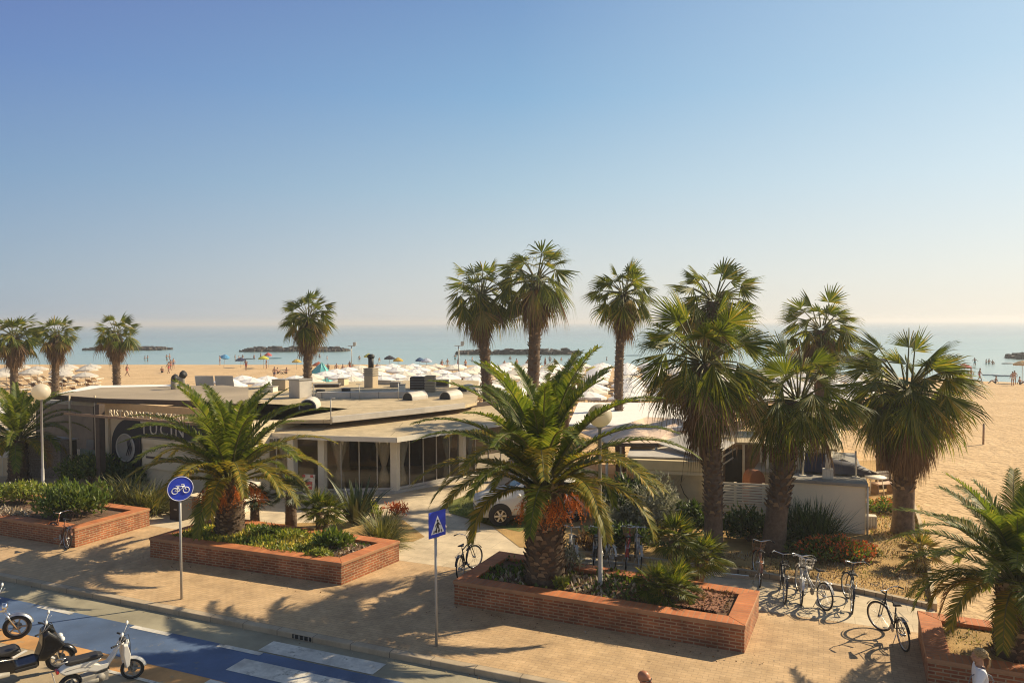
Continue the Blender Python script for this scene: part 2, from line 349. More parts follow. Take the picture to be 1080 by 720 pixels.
# ------------------------------------------------------------------ plants
def fan_leaf(mb, base, az, el, Lp, Lb, droop=.4, n=20, spread=100, fold=.22, mi=0, pmi=None, pr=.018, bend=.45, roll=0.):
    """one fan leaf: a stalk, then a pleated fan whose tips hang"""
    pts = [Vector(base)]; e = el
    for k in range(3):
        d = Vector((math.cos(az)*math.cos(e), math.sin(az)*math.cos(e), math.sin(e)))
        pts.append(pts[-1]+d*(Lp/3)); e -= bend*.33*max(.15, math.cos(e))
    if pmi is not None and Lp > .12: mb.tube(pts, [pr*1.7, pr*1.2, pr, pr*.8], 4, pmi, False)
    b = pts[-1]; e -= bend*.3
    fwd = Vector((math.cos(az)*math.cos(e), math.sin(az)*math.cos(e), math.sin(e)))
    side = Vector((-math.sin(az), math.cos(az), 0)); nor = side.cross(fwd).normalized()
    if nor.z < 0 and abs(e) < 1.5: nor = -nor
    if roll:
        q = Matrix.Rotation(roll, 3, fwd); side = q @ side; nor = q @ nor
    P = []; Fc = []
    def dirv(t):
        return (fwd*math.cos(t)+side*math.sin(t)-nor*fold*abs(math.sin(t))).normalized()
    sp = rad(spread); st = 2*sp/n
    for k in range(n):
        if rnd.random() < .07: continue
        t = -sp+(k+.5)*st; L = Lb*(.72+.28*math.cos(t*.8))*rnd.uniform(.88, 1.08)
        h = .43*L
        c = b+dirv(t)*h+nor*(.05*Lb*math.sin(st)*3); l = b+dirv(t-st*.5)*h*.98; r_ = b+dirv(t+st*.5)*h*.98
        l.z -= droop*.14*Lb; r_.z -= droop*.14*Lb; c.z -= droop*.14*Lb
        dt = dirv(t); tip = b+dt*L*.93+side*rnd.uniform(-.03, .03)*L
        tip.z -= droop*Lb*(.42+.3*rnd.random())
        m_ = b+dt*L*.78; m_.z -= droop*Lb*.27; w = side*(.011*Lb)+Vector((0, 0, .004))
        i = len(P); P += [b, l, r_, c, m_-w, m_+w, tip]
        Fc += [(i, i+1, i+3), (i, i+3, i+2), (i+1, i+4, i+5, i+3), (i+3, i+5, i+2), (i+4, i+6, i+5)]
    mb.add(P, Fc, mi)
def bez_trunk(base, top, bow=(0, 0), n=12):
    out = []
    for k in range(n+1):
        t = k/n; q = Vector(base).lerp(Vector(top), t); w = math.sin(PI*t)
        out.append(Vector((q.x+bow[0]*w, q.y+bow[1]*w, q.z)))
    return out
def boots(mb, path, r, t0, t1, n, size, out=.6, mi=0):
    """stubs of cut leaf stalks spiralling up a trunk"""
    for k in range(n):
        t = t0+(t1-t0)*(k+rnd.random()*.5)/n; x = t*(len(path)-1); i = min(int(x), len(path)-2)
        c = path[i].lerp(path[i+1], x-i); a = k*2.39996+rnd.uniform(-.15, .15); R_ = r(t)
        d = Vector((math.cos(a), math.sin(a), 0)); s_ = Vector((-math.sin(a), math.cos(a), 0)); z = Vector((0, 0, 1))
        w = size*.62*rnd.uniform(.8, 1.2); h = size*rnd.uniform(.8, 1.25); o_ = size*out*rnd.uniform(.6, 1.2)
        b = c+d*R_*.9
        P = [b-s_*w-z*h*.2, b+s_*w-z*h*.2, b+s_*w*.5+d*o_+z*h*.75, b-s_*w*.5+d*o_+z*h*.75, b+z*h*.45+d*R_*.05]
        mb.add(P, [(0, 1, 2, 3), (3, 2, 4), (0, 3, 4), (1, 4, 2)], mi)
def fan_palm(label, base, top, R, tr, nleaf=46, nseg=20, skirt=1.6, nsk=70, green=1., bow=(0, 0), bootrange=(.35, 1), nboot=90, skr=.5, loose=1., group=None, flare=1.35, lowdead=10, seed=1, skirt_r=None, elow=-50):
    global rnd
    keep = rnd; rnd = random.Random(seed)
    base = Vector(base); top = Vector(top)-base; t = thing('fan_palm', label, 'palm tree', base, 0, group)
    path = bez_trunk((0, 0, -.05), top, bow, 14)
    rf = lambda q: tr*(flare if q < .03 else 1.12-.2*q+.18*max(0, .12-q)*4)
    mb = MB(); mb.tube(path, [rf(k/14)*(1+rnd.uniform(-.05, .05)) for k in range(15)], 14, 0)
    if nboot: boots(mb, path, rf, bootrange[0], bootrange[1], int(nboot*1.5), tr*.52, .85, 1)
    mb.build('trunk', [M['trunk'], M['boot']], t)
    c = path[-1]; mb = MB()
    nleaf = int(nleaf*1.12)
    for i in range(nleaf):
        q = (i+.5)/nleaf; az = i*2.39996+rnd.uniform(-.3, .3)
        el = math.asin(.985+(math.sin(rad(elow))-.985)*q)+rad(rnd.uniform(-10, 10))
        dead = i >= nleaf-lowdead
        mi = 2 if dead and rnd.random() < .65 else (1 if q > .62 and rnd.random() < .35 else 0)
        Lp = R*(.30+.26*rnd.random())*(1-.25*(q > .85)); Lb = R*(.46+.14*rnd.random())
        fan_leaf(mb, c+Vector((math.cos(az), math.sin(az), 0))*tr*.6+Vector((0, 0, (.5-q)*tr*1.6)), az, el, Lp, Lb,
                 droop=loose*(.30+.5*q)*rnd.uniform(.6, 1.4), n=nseg, spread=rnd.uniform(58, 98), fold=rnd.uniform(.15, .6), mi=mi, pmi=3, pr=R*.011, bend=.25+.35*q, roll=rnd.uniform(-.8, .8))
    mb.build('crown', [M['fan_green'], M['fan_old'], M['fan_dead'], M['petiole']], t)
    if nsk:
        mb = MB(); sr = skirt_r or R*.30
        for i in range(nsk):
            q = (i+.5)/nsk; az = i*2.39996+rnd.uniform(-.3, .3)
            h = -q*skirt*.55-.05
            pt = c+Vector((math.cos(az)*tr*1.0, math.sin(az)*tr*1.0, h))
            L = skirt*rnd.uniform(.30, .48)
            el = rad(-34-42*q**.6+rnd.uniform(-10, 10))
            fan_leaf(mb, pt, az, el, sr*rnd.uniform(.5, 1.0)*(1-.55*q), L, droop=.9, n=max(9, nseg//2+2), spread=rnd.uniform(22, 48), fold=.5, mi=0, pmi=1, pr=R*.01, bend=.9)
        sk = mb.build('dead_leaf_skirt', [M['fan_dead'], M['petiole']], t)
    rnd = keep
    return t
def frond(mb, base, az, el, L, curl, nl=46, lw=.028, ll=.5, mi=0, rmi=1, vee=.5, rr=.028, twist=0., ragged=0.):
    """one feather leaf: an arching midrib with two ranks of leaflets"""
    pts = [Vector(base)]; e = el; k = 14
    for i in range(k):
        d = Vector((math.cos(az)*math.cos(e), math.sin(az)*math.cos(e), math.sin(e)))
        pts.append(pts[-1]+d*(L/k)); e -= curl/k*(.55+.9*i/k); az += twist/k
        e = max(e, rad(-76))
    mb.tube(pts, [rr*(1-.85*i/k) for i in range(k+1)], 4, rmi, False)
    P = []; Fc = []
    for j in range(nl):
        q = .12+.88*(j+.5)/nl; x = q*k; i = min(int(x), k-1); p = pts[i].lerp(pts[i+1], x-i)
        t = (pts[i+1]-pts[i]).normalized()
        s_ = t.cross(Vector((0, 0, 1)))
        if s_.length < .05: s_ = Vector((-math.sin(az), math.cos(az), 0))
        s_.normalize(); n_ = s_.cross(t).normalized()
        prof = min(1, (q-.06)/.22)*(1-.62*max(0, q-.55)/.45)
        for sg in (-1, 1):
            if ragged and rnd.random() < ragged: continue
            l = ll*prof*rnd.uniform(.85, 1.12)
            fw = .55+.75*q
            d = (s_*sg+t*fw+n_*(vee*rnd.uniform(.5, 1.2))).normalized()
            m_ = p+d*l*.55; tip = p+d*l; tip.z -= l*rnd.uniform(.10, .30); m_.z -= l*.03
            w = t*(lw*.5)
            a = len(P); P += [p-w*.8, p+w*.8, m_+w, m_-w, tip]
            Fc += [(a, a+1, a+2, a+3), (a+3, a+2, a+4)]
    mb.add(P, Fc, mi)
def fruit_bunch(mb, base, az, L, drop, n=42, size=.042, mi=0, smi=1, spread=.6):
    el = rad(25); pts = [Vector(base)]
    for i in range(6):
        d = Vector((math.cos(az)*math.cos(el), math.sin(az)*math.cos(el), math.sin(el))); pts.append(pts[-1]+d*(L/6)); el -= drop/6
    mb.tube(pts, [.02]*7, 4, smi, False)
    for k in range(n):
        b = pts[3+k % 4]; a = rnd.uniform(0, 2*PI); q = rnd.random()**.6*spread
        d = Vector((math.cos(a)*q+math.cos(az)*.35, math.sin(a)*q+math.sin(az)*.35, -rnd.uniform(.3, 1))).normalized()
        l = rnd.uniform(.25, .55); e_ = b+d*l; e_.z -= .08
        s_ = d.cross(Vector((0, 0, 1))).normalized()*.006
        mb.add([b-s_, b+s_, e_], [(0, 1, 2)], mi)
        for j in range(7):
            c = b.lerp(e_, (j+1.5)/8)+rp()*.022
            u_ = rp()*size; w_ = rp()*size*.8
            mb.add([c-u_*.5, c+w_*.5, c+u_*.5, c-w_*.5], [(0, 1, 2, 3)], mi)
def date_palm(label, base, h, R, tr, fronds, ll=.5, nl=46, seed=3, fruits=(), nboot=260, bsz=.14, dead=5, group=None, elmin=5, hang=0, lw=.05, avoid=None):
    global rnd
    keep = rnd; rnd = random.Random(seed)
    t = thing('date_palm', label, 'palm tree', base, 0, group)
    path = bez_trunk((0, 0, -.05), (0, 0, h), (0, 0), 12)
    rf = lambda q: tr*(1.12-.25*q+(.2 if q < .05 else 0)+.18*max(0, q-.75)*4)
    mb = MB(); mb.tube(path, [rf(k/12) for k in range(13)], 18, 0)
    boots(mb, path, rf, .02, 1.06, nboot, bsz, .62, 1)
    mb.build('trunk', [M['date_bark'], M['boot']], t)
    mb = MB(); c = path[-1]
    for i in range(fronds):
        q = (i+.5)/fronds; az = i*2.39996+rnd.uniform(-.2, .2)
        el = rad(86-q*(86-elmin)+rnd.uniform(-6, 6))
        L = R*(1.02-.18*abs(q-.45)+rnd.uniform(-.08, .08))*(.82 if q < .15 else 1)
        curl = .75+1.35*q+rnd.uniform(-.2, .35)
        L *= 1-.3*max(0, q-.6)/.4
        if i >= fronds-hang: el -= rad(30); L *= .8
        mi = 2 if i >= fronds-dead else (1 if q > .55 and rnd.random() < .6 else 0)
        if avoid:
            d2 = Vector((math.cos(az)*math.cos(el-.25), math.sin(az)*math.cos(el-.25), math.sin(el-.25))); w_ = Vector(avoid)-Vector(base)-c; s2 = max(0, min(L, w_.dot(d2)))
            if (w_-d2*s2).length < .75: continue
        frond(mb, c+Vector((math.cos(az), math.sin(az), 0))*tr*.55*q+Vector((0, 0, .25-.3*q)), az, el, L, curl, nl, lw, ll, mi, 3,
              vee=.55-.3*q, rr=.03*R/3, twist=rnd.uniform(-.3, .3))
    mb.build('crown', [M['phx_green'], M['phx_old'], M['phx_dead'], M['petiole']], t)
    for a, L, dr in fruits:
        mb = MB(); fruit_bunch(mb, c+Vector((math.cos(a), math.sin(a), 0))*tr*.6+Vector((0, 0, -.05)), a, L, dr)
        mb.build('fruit_cluster', [M['fruit'], M['petiole']], t)
    rnd = keep
    return t
def leaves(mb, c, r, n, size, mi=0, up=.5, shell=.45, long=1.9):
    c = Vector(c)
    for _ in range(n):
        d = rp(); q = shell+(1-shell)*rnd.random(); q = q if rnd.random() < .75 else rnd.random()
        p = c+Vector((d.x*r[0]*q, d.y*r[1]*q, d.z*r[2]*q))
        u = (rp()+d*.8+Vector((0, 0, up))).normalized(); s_ = u.cross(rp()).normalized()
        l = size*rnd.uniform(.6, 1.3)*long*.5; w = size*rnd.uniform(.35, .6)*.5
        mb.add([p-u*l*.6, p+s_*w, p+u*l, p-s_*w], [(0, 1, 2, 3)], mi[rnd.randrange(len(mi))] if isinstance(mi, (list, tuple)) else mi)
def shrub(name, label, cat, base, r, n, size, mats, group=None, k=9, fl=None, seed=5, flat=.75, up=.5, stems=6):
    """a bush: uneven clumps of leaves round a few woody stems"""
    global rnd
    keep = rnd; rnd = random.Random(seed)
    t = thing(name, label, cat, base, 0, group); r = (r[0], r[1], r[2]*.78)
    mb = MB(); sm = MB()
    for i in range(k):
        a = i*2.4; q = math.sqrt((i+.3)/k)*.72
        c = Vector((math.cos(a)*r[0]*q, math.sin(a)*r[1]*q, r[2]*(.3+.55*(1-q*.7)*rnd.uniform(.25, 1.25))))
        rr = (r[0]*rnd.uniform(.32, .55), r[1]*rnd.uniform(.32, .55), r[2]*rnd.uniform(.3, .5))
        leaves(mb, c, rr, n//k, size, 0, up)
        if fl and i % 2 == 0: leaves(mb, c+Vector((0, 0, rr[2]*.25)), (rr[0]*1.05, rr[1]*1.05, rr[2]), fl[1]//k*2, fl[2], 1, .8, .85, 1.1)
        if i < stems: sm.tube([(0, 0, 0), c*.5+Vector((0, 0, .02)), c], [.03, .022, .008], 5, 0, False)
    mb.build('foliage', [mats]+([fl[0]] if fl else []), t)
    sm.build('stem', M['trunk_smooth'], t)
    rnd = keep
    return t
def blades(mb, c, n, L, w, e0, e1, curl, mi=0, seg=4, spr=.1, fold=.3):
    """long leaves springing from one point"""
    c = Vector(c)
    for i in range(n):
        az = i*2.39996+rnd.uniform(-.4, .4); e = rad(rnd.uniform(e0, e1)); l = L*rnd.uniform(.65, 1.1); cu = curl*rnd.uniform(.5, 1.3)
        p = c+Vector((math.cos(az), math.sin(az), 0))*spr*rnd.random(); s_ = Vector((-math.sin(az), math.cos(az), 0))
        P = []; 
        for k in range(seg+1):
            q = k/seg; ww = w*(1-q**1.6)*(.55+.45*min(1, q*4))*.5
            P += [p-s_*ww, p+s_*ww]
            d = Vector((math.cos(az)*math.cos(e), math.sin(az)*math.cos(e), math.sin(e))); p = p+d*(l/seg); e -= cu/seg*(.4+1.2*q)
        mb.add(P, [(2*k, 2*k+1, 2*k+3, 2*k+2) for k in range(seg)], mi)
def tuft(name, label, cat, base, n, L, w, mats, e=(25, 85), curl=1.2, group=None, seed=4, spr=.15, sub=1, area=.0, extra=None):
    global rnd
    keep = rnd; rnd = random.Random(seed)
    mb = MB()
    for k in range(sub):
        o_ = Vector((rnd.uniform(-area, area), rnd.uniform(-area, area), 0))
        blades(mb, o_, n//sub, L*rnd.uniform(.75, 1.1), w, e[0], e[1], curl, 0, 5, spr)
    if extra:
        leaves(mb, (0, 0, L*.7), (L*.5, L*.5, L*.25), extra[1], extra[2], 1, .8, .5, 1.2)
    o = mb.build(name, [mats]+([extra[0]] if extra else []), None, base)
    rnd = keep
    return tag(o, label, cat, group)
def dwarf_palm(name, label, base, heads, R, seed=6, mats=None, trunk_h=.3, nleaf=18, group=None, tr=.1):
    """small bushy palm with stiff fans on short stems"""
    global rnd
    keep = rnd; rnd = random.Random(seed)
    t = thing(name, label, 'small palm', base, 0, group)
    mb = MB(); tm = MB()
    for (dx, dy, h) in heads:
        c = Vector((dx, dy, h)); path = [Vector((dx*.4, dy*.4, -.03)), Vector((dx*.8, dy*.8, h*.5)), c]
        tm.tube(path, [tr*1.25, tr*1.15, tr], 9, 0)
        boots(tm, path, lambda q: tr, .05, 1, int(20+h*40), tr*.6, .6, 1)
        for i in range(nleaf):
            q = (i+.5)/nleaf; az = i*2.4+rnd.uniform(-.3, .3)
            fan_leaf(mb, c, az, rad(85-q*95+rnd.uniform(-8, 8)), R*.42, R*.62, .15+.2*q, 15, rnd.uniform(65, 95), .15, 0, 1, .008, .3)
    mb.build('crown', [mats or M['fan_green'], M['petiole']], t)
    tm.build('trunk', [M['trunk'], M['boot']], t)
    rnd = keep
    return t
def ground_cover(name, label, poly, n, size, h, mats, z=0., seed=8, cat='ground cover', patch=.35):
    """low growth over a patch of ground, outlined seen from above"""
    global rnd
    keep = rnd; rnd = random.Random(seed)
    mb = MB(); xs = [p[0] for p in poly]; ys = [p[1] for p in poly]; k = 0; tries = 0
    def inside(x, y):
        c = False; j = len(poly)-1
        for i in range(len(poly)):
            if (poly[i][1] > y) != (poly[j][1] > y) and x < (poly[j][0]-poly[i][0])*(y-poly[i][1])/(poly[j][1]-poly[i][1])+poly[i][0]: c = not c
            j = i
        return c
    from mathutils import noise
    while k < n and tries < n*12:
        tries += 1
        x = rnd.uniform(min(xs), max(xs)); y = rnd.uniform(min(ys), max(ys))
        if not inside(x, y): continue
        q = noise.noise((x*1.3, y*1.3, seed))*.5+.5
        if q < patch*rnd.uniform(.6, 1.3): continue
        k += 1; az = rnd.uniform(0, 2*PI); e = rad(rnd.uniform(25, 88)); hh = h*rnd.uniform(.35, 1.1)*(.5+q)
        d = Vector((math.cos(az)*math.cos(e), math.sin(az)*math.cos(e), math.sin(e))); s_ = Vector((-math.sin(az), math.cos(az), 0))*size*rnd.uniform(.3, .6)
        p = Vector((x, y, z+rnd.random()*h*.35)); 
        mi = min(len(mats)-1, int(max(0, min(.999, noise.noise((x*.9+7, y*.9, seed+3))*.7+.5+rnd.uniform(-.25, .25)))*len(mats)))
        mb.add([p, p+d*hh*.5+s_, p+d*hh, p+d*hh*.5-s_], [(0, 1, 2, 3)], mi)
    o = mb.build(name, mats)
    rnd = keep
    return tag(o, label, cat, None, 'stuff')
# ------------------------------------------------------------------ setting
def sheet(name, poly, z, mat, label=None, kind='structure', cat=None):
    mb = MB(); n = len(poly); a = sum(poly[i][0]*poly[(i+1) % n][1]-poly[(i+1) % n][0]*poly[i][1] for i in range(n))
    p = poly if a > 0 else poly[::-1]
    ox, oy = K0.x, K0.y
    c, s_ = math.cos(-ST), math.sin(-ST)
    # local axes follow the street so that slabs and pavers line up with it
    mb.add([((q[0]-ox)*c-(q[1]-oy)*s_, (q[0]-ox)*s_+(q[1]-oy)*c, z) for q in p], [tuple(range(n))])
    o = mb.build(name, mat, None, (ox, oy, 0), ST)
    return tag(o, label, cat, None, kind)
SHORE = [(-400, 175), (-200, 150), (-77, 135.5), (-58, 134), (-24, 131), (10, 125.5), (27, 116), (41.6, 104.5), (54.9, 93), (62, 84), (90, 66), (160, 40), (420, -20)]
def shore_d(x, y):
    """metres inland of the waterline"""
    best = 1e9; sg = 1
    for (x0, y0), (x1, y1) in zip(SHORE, SHORE[1:]):
        dx, dy = x1-x0, y1-y0; t = max(0, min(1, ((x-x0)*dx+(y-y0)*dy)/(dx*dx+dy*dy)))
        ex, ey = x-x0-t*dx, y-y0-t*dy; d = math.hypot(ex, ey)
        if d < best: best = d; sg = 1 if dx*ey-dy*ex < 0 else -1
    return best*sg
def sand_z(d): return -.03 if d > 14 else (-.03-.30*((14-d)/14)**1.5 if d > 0 else -.33+.10*d)
from mathutils import noise
mb = MB(); P = []; nx, ny = 150, 74
ss = [-330+680*i/nx for i in range(nx+1)]
ww = [4.6+260*(j/ny)**1.55 for j in range(ny+1)]
for j in range(ny+1):
    for i in range(nx+1):
        q = SW(ss[i], ww[j]); d = shore_d(q.x, q.y)
        z = max(-3, sand_z(d))
        if d > 3 and ww[j] > 14: z += .05*noise.noise((q.x*.25, q.y*.25, 1))*min(1, (d-3)/6)-.02
        P.append((q.x, q.y, z))
mb.add(P, [(j*(nx+1)+i, j*(nx+1)+i+1, (j+1)*(nx+1)+i+1, (j+1)*(nx+1)+i) for j in range(ny) for i in range(nx)], 0, True)
tag(mb.build('beach_sand', M['sand']), None, None, None, 'structure')
mb = MB(); mb.add([(-9000, 30, -.33), (9000, -400, -.33), (9000, 12000, -.33), (-9000, 12000, -.33)], [(0, 1, 2, 3)])
# sea sheet only lies beyond the waterline
pts = [(x, y-3) for x, y in SHORE]
pts = [(-9000, 600)]+pts+[(9000, -400), (9000, 12000), (-9000, 12000)]
mb = MB(); mb.add([(x, y, -.33) for x, y in pts], [tuple(range(len(pts)))])
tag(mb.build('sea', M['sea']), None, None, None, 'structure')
sheet('ground', [SW(-330, -60), SW(330, -60), SW(330, 6), SW(-330, 6)], -.16, M['parking'])
sheet('road', [SW(-60, -2.5), SW(60, -2.5), SW(60, -.19), SW(-60, -.19)], -.12, M['asphalt'])
sheet('cycle_lane', [SW(-60, -2.35), SW(60, -2.35), SW(60, -1.02), SW(-60, -1.02)], -.115, M['blue_lane'])
sheet('lane_edge_strip', [SW(-60, -2.85), SW(60, -2.85), SW(60, -2.35), SW(-60, -2.35)], -.117, M['orange_strip'])
sheet('parking_lane', [SW(-60, -12), SW(60, -12), SW(60, -2.85), SW(-60, -2.85)], -.12, M['parking'])
def marking(name, s0, s1, w0, w1, z=-.110, label='white painted marking on the road'):
    sheet(name, [SW(s0, w0), SW(s1, w0), SW(s1, w1), SW(s0, w1)], z, M['road_white'])
for s0 in (-8.7, -5.4, -2.1, 3.25, 6.5, 9.15): marking('lane_dash', s0, s0+1.2, -1.17, -1.03)
for k, (w0, w1) in enumerate(((-.98, -.48), (-1.95, -1.40), (-2.9, -2.38), (-3.9, -3.35))): marking('crossing_stripe', 10.15+.02*k, 13.1, w0, w1)
for s0 in (3.3, 5.4, 7.5): 
    a = SW(s0, -2.9); b = SW(s0+.1, -2.9); d = Vector((-.35, -2.2, 0))
    sheet('parking_line', [a, b, b+d, a+d], -.112, M['road_white'])
marking('parking_edge_line', 5.8, 10.1, -2.95, -2.86)
sheet('sidewalk', [SW(-60, 0), SW(60, 0), SW(60, 5.15), SW(-60, 5.15)], 0, M['paver'])
sheet('forecourt', [SW(-40, 5.15), SW(12.7, 5.15), SW(15, 8), SW(14, 17.5), SW(8, 24), SW(-40, 26)], .002, M['concrete'])
sheet('bike_parking_path', [SW(12.7, 5.15), SW(24.0, 5.15), SW(24.0, 7.15), SW(12.7, 7.6)], .001, M['concrete'])
mb = MB(); 
q = [(-60, -.19), (60, -.19), (60, 0), (-60, 0)]
mb.add([(s_, w_, z) for z in (-.12, .004) for s_, w_ in q], [(4, 5, 6, 7), (0, 1, 5, 4), (1, 2, 6, 5), (3, 0, 4, 7)])
tag(mb.build('kerb', M['kerb'], None, (K0.x, K0.y, 0), ST, .02), None, None, None, 'structure')
gp = [G(548, 577), G(519, 555), G(474, 541), G(471, 530), G(505, 517), G(560, 512), G(640, 500), G(760, 490), G(935, 485), G(955, 520), G(969, 553), G(978, 600), G(986, 640), G(900, 622), G(790, 604), G(680, 590)]
sheet('garden_ground', gp, .012, M['dry_grass'])
sheet('lawn', [G(474, 541), G(519, 554.5), G(548, 561), G(580, 545), G(530, 520), G(500, 520), G(471, 530)], .018, M['lawn'])
sheet('car_bay', [G(500, 520), G(533, 521), G(560, 535), G(640, 548), G(640, 515), G(560, 508)], .022, M['gravel'])
# low edging along the garden
def rail(name, pts, w, h, mat, z=0.):
    mb = MB()
    for a, b in zip(pts, pts[1:]):
        a = Vector(a); b = Vector(b); d = (b-a); n_ = Vector((-d.y, d.x, 0)).normalized()*w/2
        mb.prism([(a-n_)[:2], (b-n_)[:2], (b+n_)[:2], (a+n_)[:2]], z-.02, z+h)
    return mb.build(name, mat)
tag(rail('garden_edging', [G(560, 579.5), G(680, 591), G(790, 605), G(900, 623), G(985, 641.5)], .14, .11, M['kerb']), None, None, None, 'structure')
tag(rail('wooden_border', [G(986, 643), G(979, 600), G(970, 553), G(958, 520)], .10, .16, M['tan']), 'thin pale wooden board edging between dry garden and sand', 'edging')
# ------------------------------------------------------------------ brick planters
def planter(label, poly, h=.60, th=.40, soil=None, soil_z=.50):
    poly = [Vector((q.x, q.y, 0)) for q in poly]; n = len(poly)
    cen = sum(poly, Vector())/n; t = thing('brick_planter', label, 'planter', cen)
    poly = [q-cen for q in poly]
    def inset(d):
        out = []
        for i in range(n):
            a, b, c = poly[i-1], poly[i], poly[(i+1) % n]
            e1 = (b-a).normalized(); e2 = (c-b).normalized(); n1 = Vector((-e1.y, e1.x, 0)); n2 = Vector((-e2.y, e2.x, 0))
            m_ = (n1+n2); m_ = m_/max(.2, m_.dot(n1)); out.append(b+m_*d)
        return out
    def seg(name, o_, i_, z0, z1, mat, k, bev=0.):
        a, b = o_[k], o_[(k+1) % n]; c, d = i_[(k+1) % n], i_[k]
        ang = math.atan2(b.y-a.y, b.x-a.x); R = Matrix.Rotation(-ang, 3, 'Z')
        mb = MB(); mb.prism([(R @ (q-a))[:2] for q in (a, b, c, d)], z0, z1)
        ob = mb.build(name, mat, t, a, ang, bev); return ob
    I1 = inset(th-.05); O2 = inset(-.025); I2 = inset(th)
    for k in range(n):
        seg('wall', poly, I1, -.03, h-.085, M['brick'], k)
        seg('coping', O2, I2, h-.085, h, M['coping'], k, .012)
    mb = MB(); q = inset(th-.08); 
    # gently uneven soil
    c = sum(q, Vector())/n; ring = [v.copy() for v in q]
    P = []; F = []; K = 14
    from mathutils import noise as nz
    x0, y0, x1, y1 = q[0], q[1], q[2], q[-1]
    for j in range(K+1):
        for i in range(K*2+1):
            u_, v_ = i/(K*2), j/K
            a = (q[0].lerp(q[1], u_)).lerp((q[-1].lerp(q[2], u_)) if n == 4 else (q[-1].lerp(q[2], u_)), v_)
            P.append((a.x, a.y, soil_z+.06*nz.noise((a.x*1.1, a.y*1.1, 3))+.05*math.sin(PI*u_)*math.sin(PI*v_)))
    W = K*2+1
    F = [(j*W+i, j*W+i+1, (j+1)*W+i+1, (j+1)*W+i) for j in range(K) for i in range(K*2)]
    mb.add(P, F, 0, True); mb.build('soil', soil or M['soil'], t)
    return t
planter('long red brick planter at far left with lamp post and dense green bushes', [SW(-22, 2.45), SW(-.15, 2.4), SW(-.1, 5.15), SW(-22, 5.3)])
planter('red brick planter holding the stout palm behind the round blue bike sign', [SW(2.85, 2.6), SW(9.63, 2.78), SW(10.0, 5.1), SW(3.0, 5.3)])
planter('red brick planter with the central stout palm and the lamp post', [SW(13.05, 2.72), SW(19.98, 2.6), SW(20.1, 4.8), SW(13.15, 5.3)], soil=M['soil'])
planter('red brick planter at the right corner beside the woman in white', [SW(23.35, 2.35), SW(31, 2.2), SW(31, 4.6), SW(23.45, 4.85)], soil=M['dry_grass'])
sheet('mulch_bed', [SW(17.6, 3.25), SW(19.4, 3.15), SW(19.5, 4.25), SW(17.7, 4.5)], .60, M['mulch'], kind='structure')
# ------------------------------------------------------------------ lamp posts and signs
def lamp(label, base, gz, rg, group):
    t = thing('street_lamp', label, 'street lamp', base, 0, group)
    h = gz-base.z
    mb = MB(); mb.lathe([(.10, -.05), (.10, .02), (.062, .05), (.058, .9), (.045, .95), (.040, h-rg-.02), (.07, h-rg), (.09, h-rg*.93), (.05, h-rg*.9)], n=14); mb.build('pole', M['pole'], t)
    mb = MB(); mb.ell((0, 0, h), (rg, rg, rg*.95), 28, 18); mb.build('globe', M['globe'], t)
b = G(633, 617, .52); g = V(635.5, 438, b.y); lamp('slim street lamp with white globe in the central brick planter', b, g.z, .30, 'globe street lamps')
b = G(45.5, 519, .52); g = V(43.5, 413, b.y); lamp('slim street lamp with white globe in the far left planter', b, g.z, .33, 'globe street lamps')
def dir_mat(h, pos):       # local x along h, local y into the back, z up
    return Matrix(((h[0], -h[1], 0, pos[0]), (h[1], h[0], 0, pos[1]), (0, 0, 1, pos[2]), (0, 0, 0, 1)))
def sign_post(label, base, h, ang, cat='road sign'):
    t = thing('road_sign', label, cat, base, ang)
    mb = MB(); mb.tube([(0, .05, -.1), (0, .05, h)], .03, 10); mb.build('pole', M['pole'], t)
    for dz in (.28, .50): mb = MB(); mb.box((0, .04, h-dz), (.16, .05, .04)); mb.build('bracket', M['grey'], t)
    return t
b = G(192, 632); zt = V(192, 502, b.y).z; R_ = .315
t = sign_post('round blue cycle path sign on a slim grey pole', b, zt-.02, rad(36))
cz = zt-R_
mb = MB(); mb.lathe([(R_, -.012), (R_, .012)], (0, 0, cz), 40, 0, False, 'Y'); mb.build('sign_plate', M['sign_blue'], t)
mb = MB(); mb.torus((0, -.014, cz), R_-.012, .008, 40, 6); mb.build('border_ring', M['sign_white'], t)
mb = MB()
for sx in (-.135, .135): mb.torus((sx, -.018, cz-.045), .072, .0125, 28, 6)
A = {'r': (-.135, cz-.045), 'f': (.135, cz-.045), 'bb': (-.02, cz-.05), 's': (-.055, cz+.055), 'h': (.085, cz+.065), 'hb': (.075, cz+.10)}
def ln(a, b, w=.0125): mb.tube([(A[a][0], -.018, A[a][1]), (A[b][0], -.018, A[b][1])], w, 6)
for a, b_ in (('r', 'bb'), ('r', 's'), ('s', 'bb'), ('s', 'h'), ('bb', 'h'), ('f', 'hb')): ln(a, b_)
mb.box((-.065, -.018, cz+.078), (.09, .014, .022)); mb.box((.055, -.018, cz+.105), (.075, .014, .02))
mb.build('bicycle_symbol', M['sign_white'], t)
b = G(462, 682); zt = V(464, 540, b.y).z; S_ = .50
t = sign_post('square blue pedestrian crossing sign on a slim grey pole', b, zt-.03, rad(50))
cz = zt-S_/2
mb = MB(); mb.box((0, 0, cz), (S_, .02, S_+.06)); mb.build('sign_plate', M['sign_blue'], t, bev=.006)
mb = MB(); mb.add([(-.2, -.0135, cz-.2), (.2, -.0135, cz-.2), (0, -.0135, cz+.19)], [(0, 1, 2)]); mb.build('triangle_symbol', M['sign_white'], t)
mb = MB(); y = -.017
mb.lathe([(.026, y-.001), (.026, y+.001)], (0, 0, cz+.075), 14, 0, False, 'Y')
